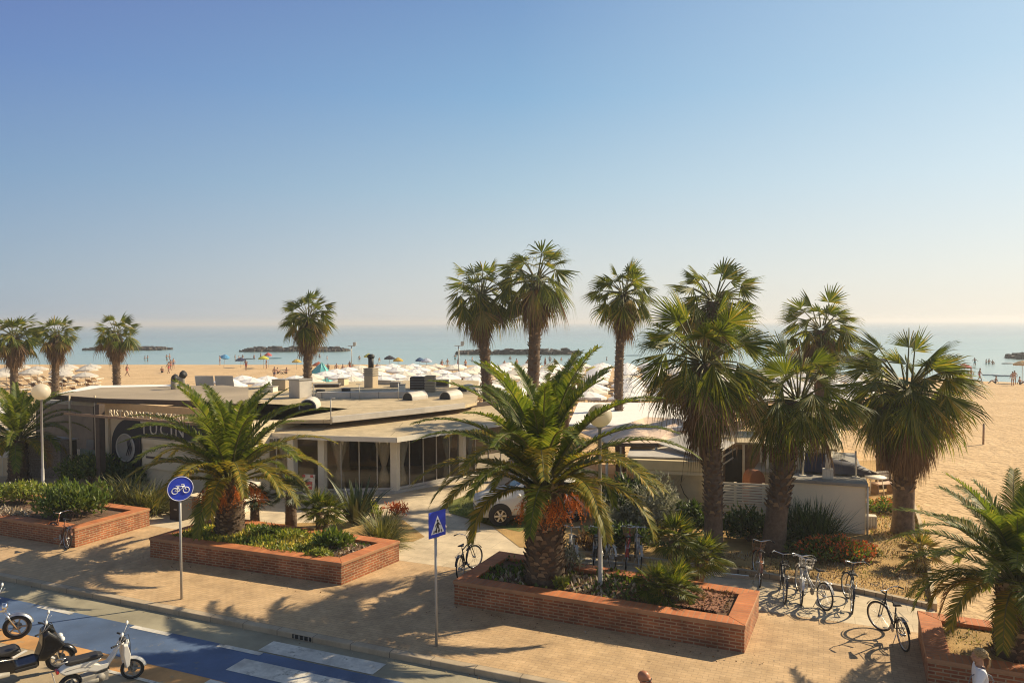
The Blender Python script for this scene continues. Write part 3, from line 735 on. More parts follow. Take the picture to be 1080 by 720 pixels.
mb.add([(-.03, y, cz+.045), (.03, y, cz+.045), (.032, y, cz-.055), (-.028, y, cz-.055)], [(0, 1, 2, 3)])
mb.tube([(0, y, cz+.03), (-.055, y, cz-.02), (-.06, y, cz-.055)], .010, 5); mb.tube([(.01, y, cz+.035), (.055, y, cz-.01), (.075, y, cz-.03)], .010, 5)
mb.tube([(-.01, y, cz-.05), (-.04, y, cz-.11), (-.075, y, cz-.165)], .014, 5); mb.tube([(.012, y, cz-.05), (.035, y, cz-.10), (.05, y, cz-.165)], .014, 5)
mb.build('walking_figure', M['dark'], t)
mb = MB()
for x in (-.115, -.03, .03, .115): mb.add([(x-.018, y+.0012, cz-.185), (x+.018, y+.0012, cz-.185), (x*.9+.012, y+.0012, cz-.125), (x*.9-.012, y+.0012, cz-.125)], [(0, 1, 2, 3)])
mb.build('zebra_symbol', M['dark'], t)
# ------------------------------------------------------------------ palms
date_palm('stout date palm with orange fruit in the planter behind the round blue sign', G(243, 563, .5), 1.62, 3.6, .40, 50, .50, 72, 21, elmin=28, hang=1, bsz=.15,
          fruits=((-1.55, .62, 2.9), (-2.4, .9, 2.0), (-.5, .95, 1.3), (-1.0, .9, 1.1), (-.2, 1.0, 1.7), (-2.0, .8, 1.6)), nboot=240, dead=0)
date_palm('largest date palm, in the centre planter in front of the white car', G(575, 612, .5), 2.3, 4.0, .46, 56, .52, 80, 33, elmin=24, hang=1, bsz=.17, avoid=(2.33, 19.5, 4.6),
          fruits=((-1.1, .85, 1.9), (-.5, .95, 1.4), (-.15, 1.1, 1.5), (-1.75, .75, 2.4), (-.8, .8, 1.2), (-1.4, .7, 2.8), (-2.4, .7, 2.2)), nboot=300, dead=0)
date_palm('date palm at the right edge rising from the corner planter', G(1072, 690, .5), 1.35, 2.3, .36, 58, .42, 60, 44, lw=.036, nboot=200, dead=3)
date_palm('date palm at the left edge behind the far left lamp post', V(20, 505, 33), 1.7, 3.0, .38, 48, .5, 50, 55, nboot=140, dead=3)
def FP(label, ub, D, uc, vt, vc, R, tr, vb=None, **k):
    """trunk base under image column ub at distance D, crown heart at (uc, vc), tips up to vt"""
    b = V(ub, 400, D); b.z = -.03; c = V(uc, vc, D)
    return fan_palm(label, b, c, R, tr, **k)
FP('fan palm at the far left edge of the beach, dense green head', 14, 52, 15, 330, 355, 2.1, .24, seed=101, nseg=12, nleaf=44, skirt=2.1, nsk=50, nboot=60, skirt_r=.7)
FP('second fan palm from the left edge, rounder head with drooping brown skirt', 57, 54, 59, 332, 353, 1.8, .24, seed=102, nseg=12, nleaf=40, skirt=2.2, nsk=50, nboot=60, skirt_r=.65)
FP('fan palm standing alone on the sand behind the restaurant sign', 123, 52, 122, 332, 352, 1.8, .24, seed=103, nseg=12, nleaf=38, skirt=2.0, nsk=50, nboot=70, skirt_r=.65)
FP('fan palm behind the grey roof tank, in front of the left breakwater', 323, 47, 325, 306, 335, 2.1, .26, seed=104, nseg=14, nleaf=44, skirt=2.4, nsk=60, nboot=70, skirt_r=.7)
FP('shorter and left one of the twin tall fan palms', 517, 46, 507, 276, 312, 2.8, .31, seed=105, nseg=18, nleaf=42, skirt=2.9, nsk=60, nboot=90, loose=1.5, skirt_r=.6)
FP('taller and right one of the twin tall fan palms, its tips highest of all', 560, 45, 566, 250, 296, 3.1, .35, seed=106, nseg=20, nleaf=40, skirt=2.9, nsk=60, nboot=80, loose=1.6, skirt_r=.6)
FP('slim straight fan palm with bare ringed trunk beside the central lamp globe', 655, 35, 658, 270, 310, 1.9, .20, seed=107, nseg=18, nleaf=44, skirt=2.1, nsk=60, nboot=150, bootrange=(.05, .95), skirt_r=.5, bow=(-.18, 0))
FP('tall fan palm whose head rises behind the bushy shaggy one', 752, 31, 753, 281, 318, 2.2, .3, seed=108, nseg=18, nleaf=40, skirt=2.0, nsk=40, nboot=40)
b = G(752, 588)
fan_palm('shaggy fan palm with brown skirt on the left of the slat fence', b, V(742, 383, b.y+.3), 2.3, .25, 46, 26, 2.6, 50, elow=-42, seed=109, nboot=150, bootrange=(.22, .95), loose=1.15, flare=1.5, skirt_r=.45, bow=(.12, 0))
FP('fan palm with small head behind the leaning one', 868, 33, 866, 311, 348, 2.1, .3, seed=110, nseg=18, nleaf=36, skirt=2.2, nsk=50, nboot=40)
b = G(815, 584)
fan_palm('leaning fan palm with thick fibrous foot behind the parked bikes', b, V(842, 424, b.y+.6), 2.15, .30, 42, 26, 1.4, 8, elow=-28, seed=111, nboot=120, bootrange=(.30, .98), loose=1.3, flare=1.45, bow=(-.12, 0), lowdead=5, skirt_r=.6)
b = G(952, 562)
fan_palm('broad fan palm with the widest brown skirt beside the open sand', b, V(956, 412, b.y), 2.4, .30, 60, 26, 2.35, 140, seed=112, nboot=60, bootrange=(.3, .6), loose=.9, flare=1.3, skirt_r=1.1, lowdead=6)
b = V(932, 500, 31); b.z = 0
fan_palm('half hidden fan palm stem behind the broad skirted palm', b, V(932, 430, 31), 1.7, .28, 26, 16, 1.8, 50, seed=113, nboot=50)
b = V(597, 420, 42); b.z = 0
fan_palm('small bright fan palm top peeping above the central date palm', b, V(597, 398, 42), 1.5, .2, 26, 14, 1.2, 20, seed=114, nboot=20)
# ------------------------------------------------------------------ buildings
def Gz(z, *uv): return [G(u, v, z) for u, v in uv]
def wmb(name, fn, mats, parent, bev=0.):
    """a part whose points are world points; parent sits unrotated at its own place"""
    mb = MB(); mb.M = Matrix.Translation(-Vector(parent.location)); fn(mb); return mb.build(name, mats, parent, bev=bev)
def xy(ps): return [(p.x, p.y) for p in ps]
def text_mesh(name, body, size, mat, parent, loc, rz, ext=.02, spacing=1.0):
    cu = bpy.data.curves.new(name, 'FONT'); cu.body = body; cu.size = size; cu.extrude = ext; cu.resolution_u = 2; cu.space_character = spacing
    o = bpy.data.objects.new(name+'_src', cu); COL.objects.link(o); bpy.context.view_layer.update()
    me = bpy.data.meshes.new_from_object(o.evaluated_get(bpy.context.evaluated_depsgraph_get()))
    bpy.data.objects.remove(o); me.materials.clear(); me.materials.append(mat)
    ob = bpy.data.objects.new(name, me); COL.objects.link(ob); ob.parent = parent; ob.location = loc; ob.rotation_euler = (PI/2, 0, rz)
    return ob
# glass fronted pavilion -------------------------------------------------
o0 = G(417, 519); o0.z = 0
pv = thing('beach_restaurant', 'low glass fronted restaurant with flat beige roof and white posts in the middle', 'restaurant', o0)
F = Gz(2.52, (262, 455), (344, 459.5), (418, 461.5), (500, 449), (570, 439)); B = Gz(2.66, (262, 447.5), (350, 447.5), (447, 436.5), (492, 430.5), (570, 421))
def canopy(mb):
    ps = F+B[::-1]; mb.prism(xy(ps), [2.38]*5+[2.52]*5, [2.52]*5+[2.66]*5)
wmb('canopy_roof', canopy, M['roof_beige'], pv)
def fascia(mb):
    for a, b in zip(F, F[1:]):
        d = (b-a).normalized(); n_ = Vector((d.y, -d.x, 0))*.035
        mb.prism(xy([a+n_*1.1, b+n_*1.1, b+n_*.1, a+n_*.1]), 2.34, 2.535)
wmb('fascia', fascia, M['white'], pv)
R1 = Gz(3.0, (262, 443), (350, 442.5), (447, 432.5), (490, 427.5), (503, 424)); R2 = Gz(3.0, (505, 401.5), (480, 400), (330, 403), (240, 409))
wmb('main_roof', lambda mb: mb.prism(xy(R1+R2), 2.86, 3.0), M['roof_beige'], pv)
def upst(mb):
    for a, b in zip(R1[1:3], R1[2:4]):
        d = (b-a).normalized(); n_ = Vector((d.y, -d.x, 0))*.05
        mb.prism(xy([a+n_, b+n_, b-n_*2, a-n_*2]), 2.88, 3.12)
wmb('roof_upstand', upst, M['light_grey'], pv)
def sunken(mb):
    for a, b in zip(B, B[1:]): mb.prism(xy([a, b, b+Vector((0, .4, 0)), a+Vector((0, .4, 0))]), 2.45, 2.855)
wmb('gutter_wall', sunken, M['dark_brown'], pv)
posts = Gz(0, (275, 522), (309, 521), (341, 520.5), (417, 519), (487, 505), (566, 490))
for p in posts[:5]:
    def fn(mb, p=p): mb.box((p.x, p.y, 1.24), (.30, .30, 2.34), rad(-20))
    wmb('post', fn, M['white'], pv, .01)
def plinth(mb):
    ps = [p+Vector((0, -.3, 0)) for p in posts]; q = [p+Vector((.5, 6.0, 0)) for p in posts[::-1]]
    mb.prism(xy(ps+q), -.02, .10)
wmb('plinth', plinth, M['light_grey'], pv)
def back(mb):
    q = [p+Vector((.5, 5.2, 0)) for p in posts]
    for a, b in zip(q, q[1:]): mb.prism(xy([a, b, b+Vector((0, .2, 0)), a+Vector((0, .2, 0))]), .1, 2.85)
    a = posts[0]+Vector((-.15, .25, 0)); mb.prism(xy([a, a+Vector((.5, 4.9, 0)), a+Vector((.3, 4.9, 0)), a+Vector((-.2, 0, 0))]), .1, 2.6)
wmb('back_wall', back, M['interior'], pv)
for (a, b), nm in zip(zip(posts, posts[1:]), (4, 0, 1, 2, 3)):
    if nm == 0: 
        def door(mb, a=a, b=b):
            d = (b-a).normalized(); y = Vector((-d.y, d.x, 0)); mb.prism(xy([a+d*.16+y*.1, b-d*.16+y*.1, b-d*.16+y*.14, a+d*.16+y*.14]), .1, 2.36)
        wmb('glass_door', door, M['glass'], pv); continue
    def pane(mb, a=a, b=b):
        d = (b-a).normalized(); mb.add([a+d*.16+Vector((0, 0, .1)), b-d*.16+Vector((0, 0, .1)), b-d*.16+Vector((0, 0, 2.36)), a+d*.16+Vector((0, 0, 2.36))], [(0, 1, 2, 3)])
    g = wmb('glass_wall', pane, M['glass'], pv)
    def mull(mb, a=a, b=b):
        d = (b-a).normalized(); L = (b-a).length; n = max(2, round(L/.75)); ang = math.atan2(d.y, d.x)
        for k in range(1, n): mb.box(a+d*L*k/n+Vector((0, 0, 1.23)), (.035, .05, 2.24), ang)
        mb.box(a.lerp(b, .5)+Vector((0, 0, .16)), (L-.34, .07, .10), ang); mb.box(a.lerp(b, .5)+Vector((0, 0, 2.34)), (L-.34, .07, .07), ang)
    wmb('glass_frame', mull, M['light_grey'], pv)
    L = (b-a).length; d = (b-a).normalized(); y = Vector((-d.y, d.x, 0))
    for q in ((.22, .84) if nm == 1 else (.12, .8)):
        def cur(mb, q=q, a=a, L=L, d=d, y=y):
            c = a+d*L*q+y*.12
            prof = [(.02, .12), (.22, .14), (.19, .6), (.09, 1.0), (.08, 1.08), (.20, 1.6), (.36, 2.3), (.02, 2.32)]
            n = 18; P = []; 
            for r_, z in prof:
                for j in range(n):
                    an = 2*PI*j/n; rr = r_*(1+.22*math.cos(an*6)); P.append((c.x+d.x*rr*math.cos(an)+y.x*rr*.4*math.sin(an), c.y+d.y*rr*math.cos(an)+y.y*rr*.4*math.sin(an), z))
            mb.add(P, [(i*n+j, i*n+(j+1) % n, (i+1)*n+(j+1) % n, (i+1)*n+j) for i in range(len(prof)-1) for j in range(n)], 0, True)
        wmb('curtain', cur, M['curtain'], pv)
# furniture on the roof ---------------------------------------------------
def roofbox(name, label, cat, u, v, z, size, rz=ST, mat='grey', extra=None, bev=.015):
    p = G(u, v, z); t = thing(name, label, cat, p, rz)
    mb = MB(); mb.box((0, 0, size[2]/2), size); mb.build('body', M[mat], t, bev=bev)
    if extra: extra(t)
    return t
def lid(t, size, z, mat):
    mb = MB(); mb.box((0, 0, z), size); return mb.build('lid', M[mat], t, bev=.01)
ZR = 3.0
roofbox('roof_tank_box', 'pale square box on the roof standing at the foot of the lone fan palm', 'roof box', 317, 419, ZR, (.85, .85, .95), ST-.2, 'light_grey', lambda t: lid(t, (.93, .93, .06), .98, 'grey'))
def duct(t):
    for x in (-2.3, -.8, .7, 2.2):
        mb = MB(); mb.box((x, -.19, .17), (.05, .03, .34)); mb.build('flange', M['grey'], t)
roofbox('roof_duct', 'long low pale ventilation duct lying across the restaurant roof', 'duct', 386, 419.5, ZR, (5.2, .36, .34), rad(3), 'light_grey', duct)
def chim(t):
    mb = MB()
    for k in range(4): mb.box((0, 0, .78+k*.13), (.70, .70, .05))
    mb.build('louvre', M['grey'], t)
    mb = MB(); mb.tube([(0, 0, 1.2), (0, 0, 1.85)], .17, 14); mb.build('flue', M['dark'], t)
    mb = MB(); mb.lathe([(.18, 1.82), (.23, 1.86), (.23, 2.0), (.1, 2.08)], n=14); mb.build('cowl', M['dark'], t)
roofbox('chimney', 'square tan chimney with louvres and tall black flue on the restaurant roof', 'chimney', 391.5, 408.5, ZR, (.62, .62, 1.22), ST, 'tan', chim)
def acf(t):
    mb = MB()
    for k in range(4): mb.box((0, -.37, .16+k*.15), (.8, .02, .03))
    mb.build('grille', M['grey'], t)
roofbox('roof_air_conditioner', 'dark boxy air conditioner unit with grille lines on the roof', 'air conditioner', 441, 410, ZR, (.88, .7, .74), ST+.35, 'dark_brown', acf)
def slats(t):
    mb = MB()
    for k in range(6): mb.box((0, -.02, .1+k*.16), (.62, .5, .05))
    mb.build('slat_stack', M['tan'], t)
roofbox('roof_louvre_box', 'pale slatted vent box beside the dark air conditioner', 'vent', 454, 413, ZR, (.55, .4, .95), ST+.35, 'roof_brown', slats)
roofbox('roof_hatch', 'white framed hatch with black opening on the roof', 'hatch', 467, 408, ZR, (.9, .5, .5), ST+.3, 'white', lambda t: (lambda mb: (mb.box((0, -.26, .25), (.72, .03, .34)), mb.build('opening', M['dark'], t)))(MB()))
def hood(u, v, label, rz, s=1.0):
    t = thing('roof_vent_hood', label, 'roof vent', G(u, v, ZR), rz, 'arched vent hoods on the restaurant roof')
    n = 10; pr = [(.0+.32*math.cos(PI*k/n), .30*math.sin(PI*k/n)+.08) for k in range(n+1)]
    mb = MB(); P = [(x*s, y*.55*s, z*s) for y in (-1, 1) for x, z in [(.32, 0)]+pr+[(-.32, 0)]]; k = n+3
    mb.add(P, [tuple(range(k))[::-1], tuple(range(k, 2*k))]+[(i, (i+1) % k, k+(i+1) % k, k+i) for i in range(k)]); mb.build('hood', M['light_grey'], t)
    mb = MB(); mb.add([(x*s*.86, -.56*s, z*s*.9+.01) for x, z in [(.32, 0)]+pr+[(-.32, 0)]], [tuple(range(k))]); mb.build('opening', M['dark'], t)
hood(327, 430, 'arched vent hood at the left end of the pale roof duct', ST+.5, 1.25)
hood(438, 421, 'arched vent hood below the dark air conditioner', ST-.2, 1.1)
hood(476, 420, 'arched vent hood below the white roof hatch', ST-.1, 1.1)
hood(492, 412, 'arched vent hood nearest the twin tall palms', ST, 1.0)
for k, (u, v, l) in enumerate(((338, 415.5, 'small black box behind the left end of the roof duct'), (365, 414, 'small black box behind the middle of the roof duct'))):
    roofbox('roof_cable_box', l, 'box', u, v, ZR, (.42, .3, .25), ST, 'dark', lambda t: lid(t, (.46, .34, .03), .265, 'grey'))
for k, (u, v, h, l) in enumerate(((183.5, 413, .72, 'shorter curved vent pipe above the restaurant lettering'), (192, 409.5, .78, 'second vent pipe above the lettering, a little farther right'))):
    t = thing('vent_pipe', l, 'vent pipe', G(u, v, 3.62), 0, 'twin vent pipes')
    mb = MB(); mb.tube([(0, 0, -.1), (0, 0, h*.7), (.03, 0, h*.85)], .15, 14); mb.build('pipe', M['grey'], t)
    mb = MB(); mb.tube([(.02, 0, h*.78), (.08, -.02, h*.95), (.16, -.04, h*1.02)], [.17, .19, .19], 14); mb.build('cowl', M['dark'], t)
for u, l in ((216, 'left grey solar panel seen from behind'), (237, 'right grey solar panel seen from behind')):
    t = thing('solar_panel', l+' on the restaurant roof', 'solar panel', G(u, 411, 3.05), rad(-5), 'pair of roof solar panels')
    mb = MB(); mb.box((0, 0, .42), (1.12, .05, .86), rx=rad(12)); mb.build('panel', M['light_grey'], t)
    mb = MB()
    for x in (-.4, .4): mb.tube([(x, .05, 0), (x, .3, -.28)], .02, 5); mb.tube([(x, -.05, .1), (x, .25, -.3)], .02, 5)
    mb.build('stand', M['steel'], t)
tag(rail('roof_parapet', Gz(3.0, (378, 404), (440, 402.5), (505, 401.5)), .25, .28, M['dark_brown']), 'dark low parapet along the far edge of the restaurant roof', 'parapet')
for k, (u, v, sz, m_, l) in enumerate(((298, 411, (1.0, .7, .62), 'tan', 'small tan hut box on the roof left of the pale square box'), (284, 413, (.8, .6, .3), 'white', 'low white crate on the roof near the solar panels'), (345, 408, (1.6, .5, .18), 'dark_brown', 'dark flat tarpaulin bundle right of the pale square box'), (362, 406, (.5, .5, .42), 'cream', 'cream roof cabinet behind the duct'), (418, 408, (.7, .45, .3), 'grey', 'grey roof cabinet between the chimney and the dark air conditioner'), (424, 415, (.35, .35, .5), 'white', 'small white roof cabinet in front of the dark air conditioner'), (406, 405, (1.2, .4, .22), 'light_grey', 'long pale roof cabinet right of the chimney'))):
    roofbox('roof_cabinet', l, 'roof box', u, v, ZR, sz, ST+.2*(k % 3), m_, lambda t, sz=sz: lid(t, (sz[0]+.06, sz[1]+.06, .04), sz[2]+.015, 'grey'))
for u, v, h, l in ((349, 446, 1.0, 'thin grey mast at the left end of the roof upstand'), (379, 421, .8, 'thin grey mast rising from the middle of the roof duct'), (331, 424, .9, 'thin grey mast by the left arched vent hood'), (420, 421, .9, 'thin grey mast at the right end of the roof duct')):
    p = G(u, v, ZR); mb = MB(); mb.tube([(0, 0, -.05), (0, 0, h)], .022, 6); mb.tube([(-.18, 0, h), (.18, 0, h)], .012, 5); tag(mb.build('roof_mast', M['pole'], None, p), l, 'mast')
tag(rail('roof_pipe', Gz(3.0, (300, 434), (352, 432), (440, 426)), .07, .08, M['grey'], .03), 'long thin grey pipe running across the pale restaurant roof', 'pipe')
tag(rail('roof_cable_tray', Gz(3.0, (262, 425), (330, 418), (376, 405)), .16, .07, M['light_grey'], .03), 'pale cable tray crossing the roof toward the chimney', 'cable tray')
# lettered building ------------------------------------------------------
A = G(112, 435, 3.02); Bp = G(266, 447, 3.02); A.z = Bp.z = 0
ax = (Bp-A).normalized(); ang = math.atan2(ax.y, ax.x); LB = (Bp-A).length
sb = thing('pizza_restaurant', 'restaurant with raised lettering, rounded black board and wide brown roof', 'restaurant', A, ang)
def lx(u, yo=0.):
    lo, hi = -6., LB+6
    for _ in range(50):
        m_ = (lo+hi)/2; q = A+ax*m_+Vector((-ax.y, ax.x, 0))*yo; 
        if proj((q.x, q.y, 2.))[0] < u: lo = m_
        else: hi = m_
    return lo
mb = MB(); mb.box((LB/2, 3.0, 1.5), (LB, 5.9, 3.0)); mb.build('wall', M['cream'], sb)
mb = MB(); mb.box((LB/2, -.03, 2.95), (LB+.1, .10, .16)); mb.box((.10, -.03, 1.6), (.22, .10, 2.54)); mb.build('board_frame', M['cream'], sb)
x0, x1 = lx(119), lx(262); n = 14; zt, zb = 2.86, .55; rr = (zt-zb)/2*1.0
pr = [(x0+1.35*(1-math.cos(PI/2*k/n)), zt-1.25*(1-math.sin(PI/2*k/n))) for k in range(n+1)]
poly = [(x0, zb)]+pr+[(x1, zt), (x1, 2.1), (lx(149), 2.1), (lx(149), zb)]
mb = MB(); k = len(poly); P = [(x, y, z) for y in (-.07, -.005) for x, z in poly]
mb.add(P, [tuple(range(k)), tuple(range(k, 2*k))[::-1]]+[(i, k+i, k+(i+1) % k, (i+1) % k) for i in range(k)]); mb.build('black_board', M['navy'], sb)
mb = MB(); cx, cz_ = lx(134), 1.55; mb.lathe([(.62, -.09), (.62, -.072)], (cx, 0, cz_), 40, 0, False, 'Y'); mb.build('round_emblem', M['grey'], sb)
mb = MB(); mb.torus((cx, -.095, cz_), .60, .03, 40, 6); mb.build('emblem_ring', M['light_grey'], sb)
mb = MB()
for k in range(3): mb.tube([(cx+.05+.12*k, -.10, cz_-.35), (cx+.22+.1*k, -.10, cz_), (cx+.12+.08*k, -.10, cz_+.38)], [.012, .035, .012], 6)
mb.build('emblem_mark', M['navy'], sb)
text_mesh('board_lettering', 'TUCIN', .78, M['light_grey'], sb, (lx(150), -.075, 2.24), 0, .012, 1.25)
mb = MB(); mb.box(((lx(151)+lx(215))/2, -.05, 1.93), (lx(215)-lx(151), .06, .22)); mb.build('pale_band', M['cream'], sb)
mb = MB(); mb.box(((lx(152)+lx(207))/2, -.06, 1.15), (lx(207)-lx(152), .08, .75)); mb.build('lower_panel', M['cream'], sb)
mb = MB(); mb.box(((lx(156)+lx(186))/2, -.105, 1.25), (lx(186)-lx(156), .02, .09)); mb.build('panel_slot', M['dark_brown'], sb)
Rf = Gz(3.75, (57, 416.5), (112, 420.5), (196, 422.5), (262, 427), (262, 409), (236, 406), (106, 408.5))
def sroof(mb): mb.prism([tuple((Matrix.Rotation(-ang, 3, 'Z') @ (p-A))[:2]) for p in Rf], 3.60, 3.75)
mb = MB(); sroof(mb); mb.build('roof', M['roof_brown'], sb)
mb = MB(); mb.prism([tuple((Matrix.Rotation(-ang, 3, 'Z') @ (p-A))[:2]) for p in [Rf[0]+Vector((0, -.06, 0)), Rf[1]+Vector((0, -.06, 0)), Rf[2]+Vector((0, -.06, 0)), Rf[3]+Vector((0, -.06, 0)), Rf[3]+Vector((0, .02, 0)), Rf[2]+Vector((0, .02, 0)), Rf[1]+Vector((0, .02, 0)), Rf[0]+Vector((0, .02, 0))]], 3.565, 3.765)
mb.build('roof_fascia', M['dark_brown'], sb)
mb = MB(); mb.box((LB/2-.4, -1.38, 3.10), (LB+.8, .12, .10)); mb.build('letter_rail', M['brown_wood'], sb)
mb = MB(); mb.box((LB/2, -.4, 3.31), (LB, .08, .5)); mb.build('ceiling_glow_panel', colmat('painted_ceiling_glow', (.62, .40, .18)), sb)  # ochre colour stands in for the orange-lit ceiling behind the letters
text_mesh('roof_lettering', 'RISTORANTE PIZZERIA', .40, M['cream'], sb, (lx(115.5, -1.42), -1.42, 3.155), 0, .015, 1.2)
for u, d_ in ((106, -1.2), (103, .9)):
    mb = MB(); mb.box((lx(u, d_), d_, 1.79), (.26, .26, 3.58)); mb.build('pillar', M['dark_brown'], sb)
mb = MB(); mb.box((-2.6, .3, 3.3), (5.2, .12, .16)); mb.build('terrace_beam', M['light_grey'], sb)
mb = MB(); mb.box((-8.5, 4.6, 1.42), (9.0, .1, 2.84)); mb.build('terrace_back_wall', M['interior'], sb)
for u, D, l in ((74, 33.2, 'left leaning bamboo pole in front of the terrace'), (101, 32.6, 'right bamboo pole beside the dark pillar')):
    a = V(u+1, 482, D); b = V(u-1, 417, D); a.z = 0
    mb = MB(); mb.tube([(0, 0, 0), Vector(b-a)*.5+Vector((.01, 0, 0)), Vector(b-a)], [.06, .055, .045], 8); tag(mb.build('bamboo_pole', M['tan'], None, a), l, 'pole', 'bamboo poles on the terrace')
p = V(96, 477, 33.1); p.z = 0
t = thing('windbreak', 'grey green canvas windbreak between the bamboo poles', 'windbreak', p, ang)
mb = MB(); mb.box((0, 0, .95), (1.5, .04, .85)); mb.build('canvas', colmat('sage_canvas', (.16, .19, .15), .9), t)
mb = MB(); [mb.tube([(x, 0, 0), (x, 0, 1.4)], .02, 6) for x in (-.74, .74)]; mb.build('pole', M['steel'], t)
p = V(95, 470, 35); p.z = 0.0
t = thing('blue_chair', 'blue seated metal chair on the terrace beside the dark pillar', 'chair', p, .3)
mb = MB(); mb.box((0, 0, .95), (.45, .45, .05)); mb.build('seat', colmat('blue_seat', (.02, .07, .45)), t, bev=.01)
mb = MB(); mb.box((0, .22, 1.3), (.45, .04, .4)); mb.build('backrest', M['light_grey'], t, bev=.01)
for x in (-.2, .2):
    for y in (-.2, .2): mb = MB(); mb.tube([(x, y, 0), (x, y, .93)], .018, 6); mb.build('leg', M['light_grey'], t)
a = G(26, 503); b = G(64, 505)
t = thing('gabion_wall', 'square stone filled wall behind the far left lamp post', 'wall', a, math.atan2(b.y-a.y, b.x-a.x))
L = (b-a).length
mb = MB(); mb.box((L/2, .25, .87), (L, .5, 1.74)); mb.build('stones', M['stone'], t)
mb = MB(); [mb.box((x, -.01, .87), (.02, .02, 1.74)) for x in (0, L/2, L)]; [mb.box((L/2, -.01, z), (L, .02, .02)) for z in (.02, .87, 1.73)]; mb.build('wire_cage', M['grey'], t)
a = G(-25, 503); b = G(17, 503)
t = thing('garden_gate', 'low cream gate panel at the far left beside the stone wall', 'gate', a, math.atan2(b.y-a.y, b.x-a.x)); L = (b-a).length
mb = MB(); mb.box((L/2, 0, .48), (L, .05, .85)); mb.build('panel', M['cream'], t)
mb = MB(); mb.box((L+.12, 0, .65), (.16, .16, 1.3)); mb.box((L+.12, 0, 1.33), (.22, .22, .08)); mb.build('post', M['white'], t)
mb = MB(); [mb.box((x, -.03, .48), (.03, .02, .85)) for x in (L*.35, L*.68)]; mb.build('panel_trim', M['white'], t)
p = V(56, 478, 35.5); p.z = 0
t = thing('dark_counter', 'long near black counter behind the stone wall', 'counter', p, ang)
mb = MB(); mb.box((0, 0, .75), (2.6, .7, 1.5)); mb.build('cabinet', M['dark'], t, bev=.02)
mb = MB(); mb.box((0, 0, 1.53), (2.75, .8, .06)); mb.build('worktop', M['grey'], t, bev=.01)
mb = MB(); [mb.box((0, -.36, z), (2.5, .02, .02)) for z in (.5, 1.0)]; mb.build('shelf_line', M['grey'], t)
# white bin group by the round sign
p = G(191, 547)
t = thing('litter_bin', 'black square litter bin behind the round blue sign', 'bin', p, ang)
mb = MB(); mb.box((0, 0, .36), (.58, .5, .70)); mb.build('body', M['black_plastic'], t, bev=.02)
mb = MB(); mb.box((0, 0, .74), (.62, .54, .06)); mb.build('lid', M['dark'], t, bev=.015)
mb = MB(); mb.box((.02, -.255, .40), (.14, .012, .035)); mb.build('label_plate', M['light_grey'], t)
p = G(209, 541)
t = thing('cream_cabinet', 'small cream cabinet to the right of the black litter bin', 'cabinet', p, ang)
mb = MB(); mb.box((0, 0, .36), (.62, .5, .66)); mb.build('body', M['cream'], t, bev=.012)
mb = MB(); mb.box((0, -.255, .36), (.5, .012, .54)); mb.build('door', M['tan'], t)
mb = MB(); mb.box((0, 0, .015), (.58, .46, .06)); mb.build('base', M['dark'], t)
p = G(226, 541)
t = thing('white_counter', 'stepped white masonry counter behind the cream cabinet', 'counter', p, ang)
mb = MB(); mb.prism([(-.55, .35), (1.0, .35), (1.0, 1.3), (-.55, 1.3)], 0, .72); mb.build('block', M['white'], t, bev=.02)
mb = MB(); mb.prism([(-.2, .5), (1.0, .5), (1.0, 1.32), (-.2, 1.32)], .722, 1.0); mb.build('step', M['white'], t, bev=.02)
p = G(326, 526)
t = thing('menu_board', 'white menu board with red corners in front of the glass front', 'sign board', p, rad(-12))
mb = MB(); mb.box((0, 0, .52), (.48, .04, .92), rx=rad(-8)); mb.build('panel', M['white'], t, bev=.006)
mr_ = colmat('menu_red', (.55, .10, .07))
for c_, d_ in (((-.17, -.09, .94), (.12, .012, .10)), ((.17, -.09, .94), (.12, .012, .10)), ((0, -.035, .55), (.3, .012, .3))): mb = MB(); mb.box(c_, d_, rx=rad(-8)); mb.build('printed_panel', mr_, t)
mb = MB(); mb.tube([(-.2, 0, .9), (-.2, .4, 0)], .015, 5); mb.tube([(.2, 0, .9), (.2, .4, 0)], .015, 5); mb.build('stand', M['grey'], t)
# white tents on the left and right ----------------------------------------
def tent(label, verts, faces, mat='fabric_white', legs=(), name='canopy_tent', cat='tent', th=.04):
    ps = [G(u, v, z) for u, v, z in verts]; t = thing(name, label, cat, Vector((ps[0].x, ps[0].y, 0)))
    mb = MB(); mb.M = Matrix.Translation(-Vector(t.location)); n = len(ps)
    P = ps+[p-Vector((0, 0, th)) for p in ps]; Fc = list(faces)+[tuple(n+i for i in f[::-1]) for f in faces]
    ed = {}
    for f in faces:
        for a, b in zip(f, f[1:]+f[:1]): ed[(a, b)] = 1
    Fc += [(b, a, n+a, n+b) for (a, b) in ed if (b, a) not in ed]
    mb.add(P, Fc); mb.build('fabric', M[mat], t)
    for k in legs:
        p = ps[k]; mb = MB(); mb.M = Matrix.Translation(-Vector(t.location)); mb.tube([(p.x, p.y, 0), (p.x, p.y, p.z-th)], .05, 8); mb.build('leg', M['white'], t)
    return t
tent('white peaked tent at the left edge under the leftmost fan palms', [(-40, 432, 2.3), (-12, 444, 2.3), (26, 440, 2.3), (10, 421, 3.0), (-30, 421, 3.0)], [(0, 1, 3, 4), (1, 2, 3)], legs=(1, 2))
tent('long white awning roof behind the brown roof of the lettered building', [(60, 415, 3.4), (98, 413, 3.4), (185, 411, 3.4), (200, 405, 3.4), (95, 406.5, 3.5)], [(0, 1, 4), (1, 2, 3, 4)], name='awning_roof', cat='awning')
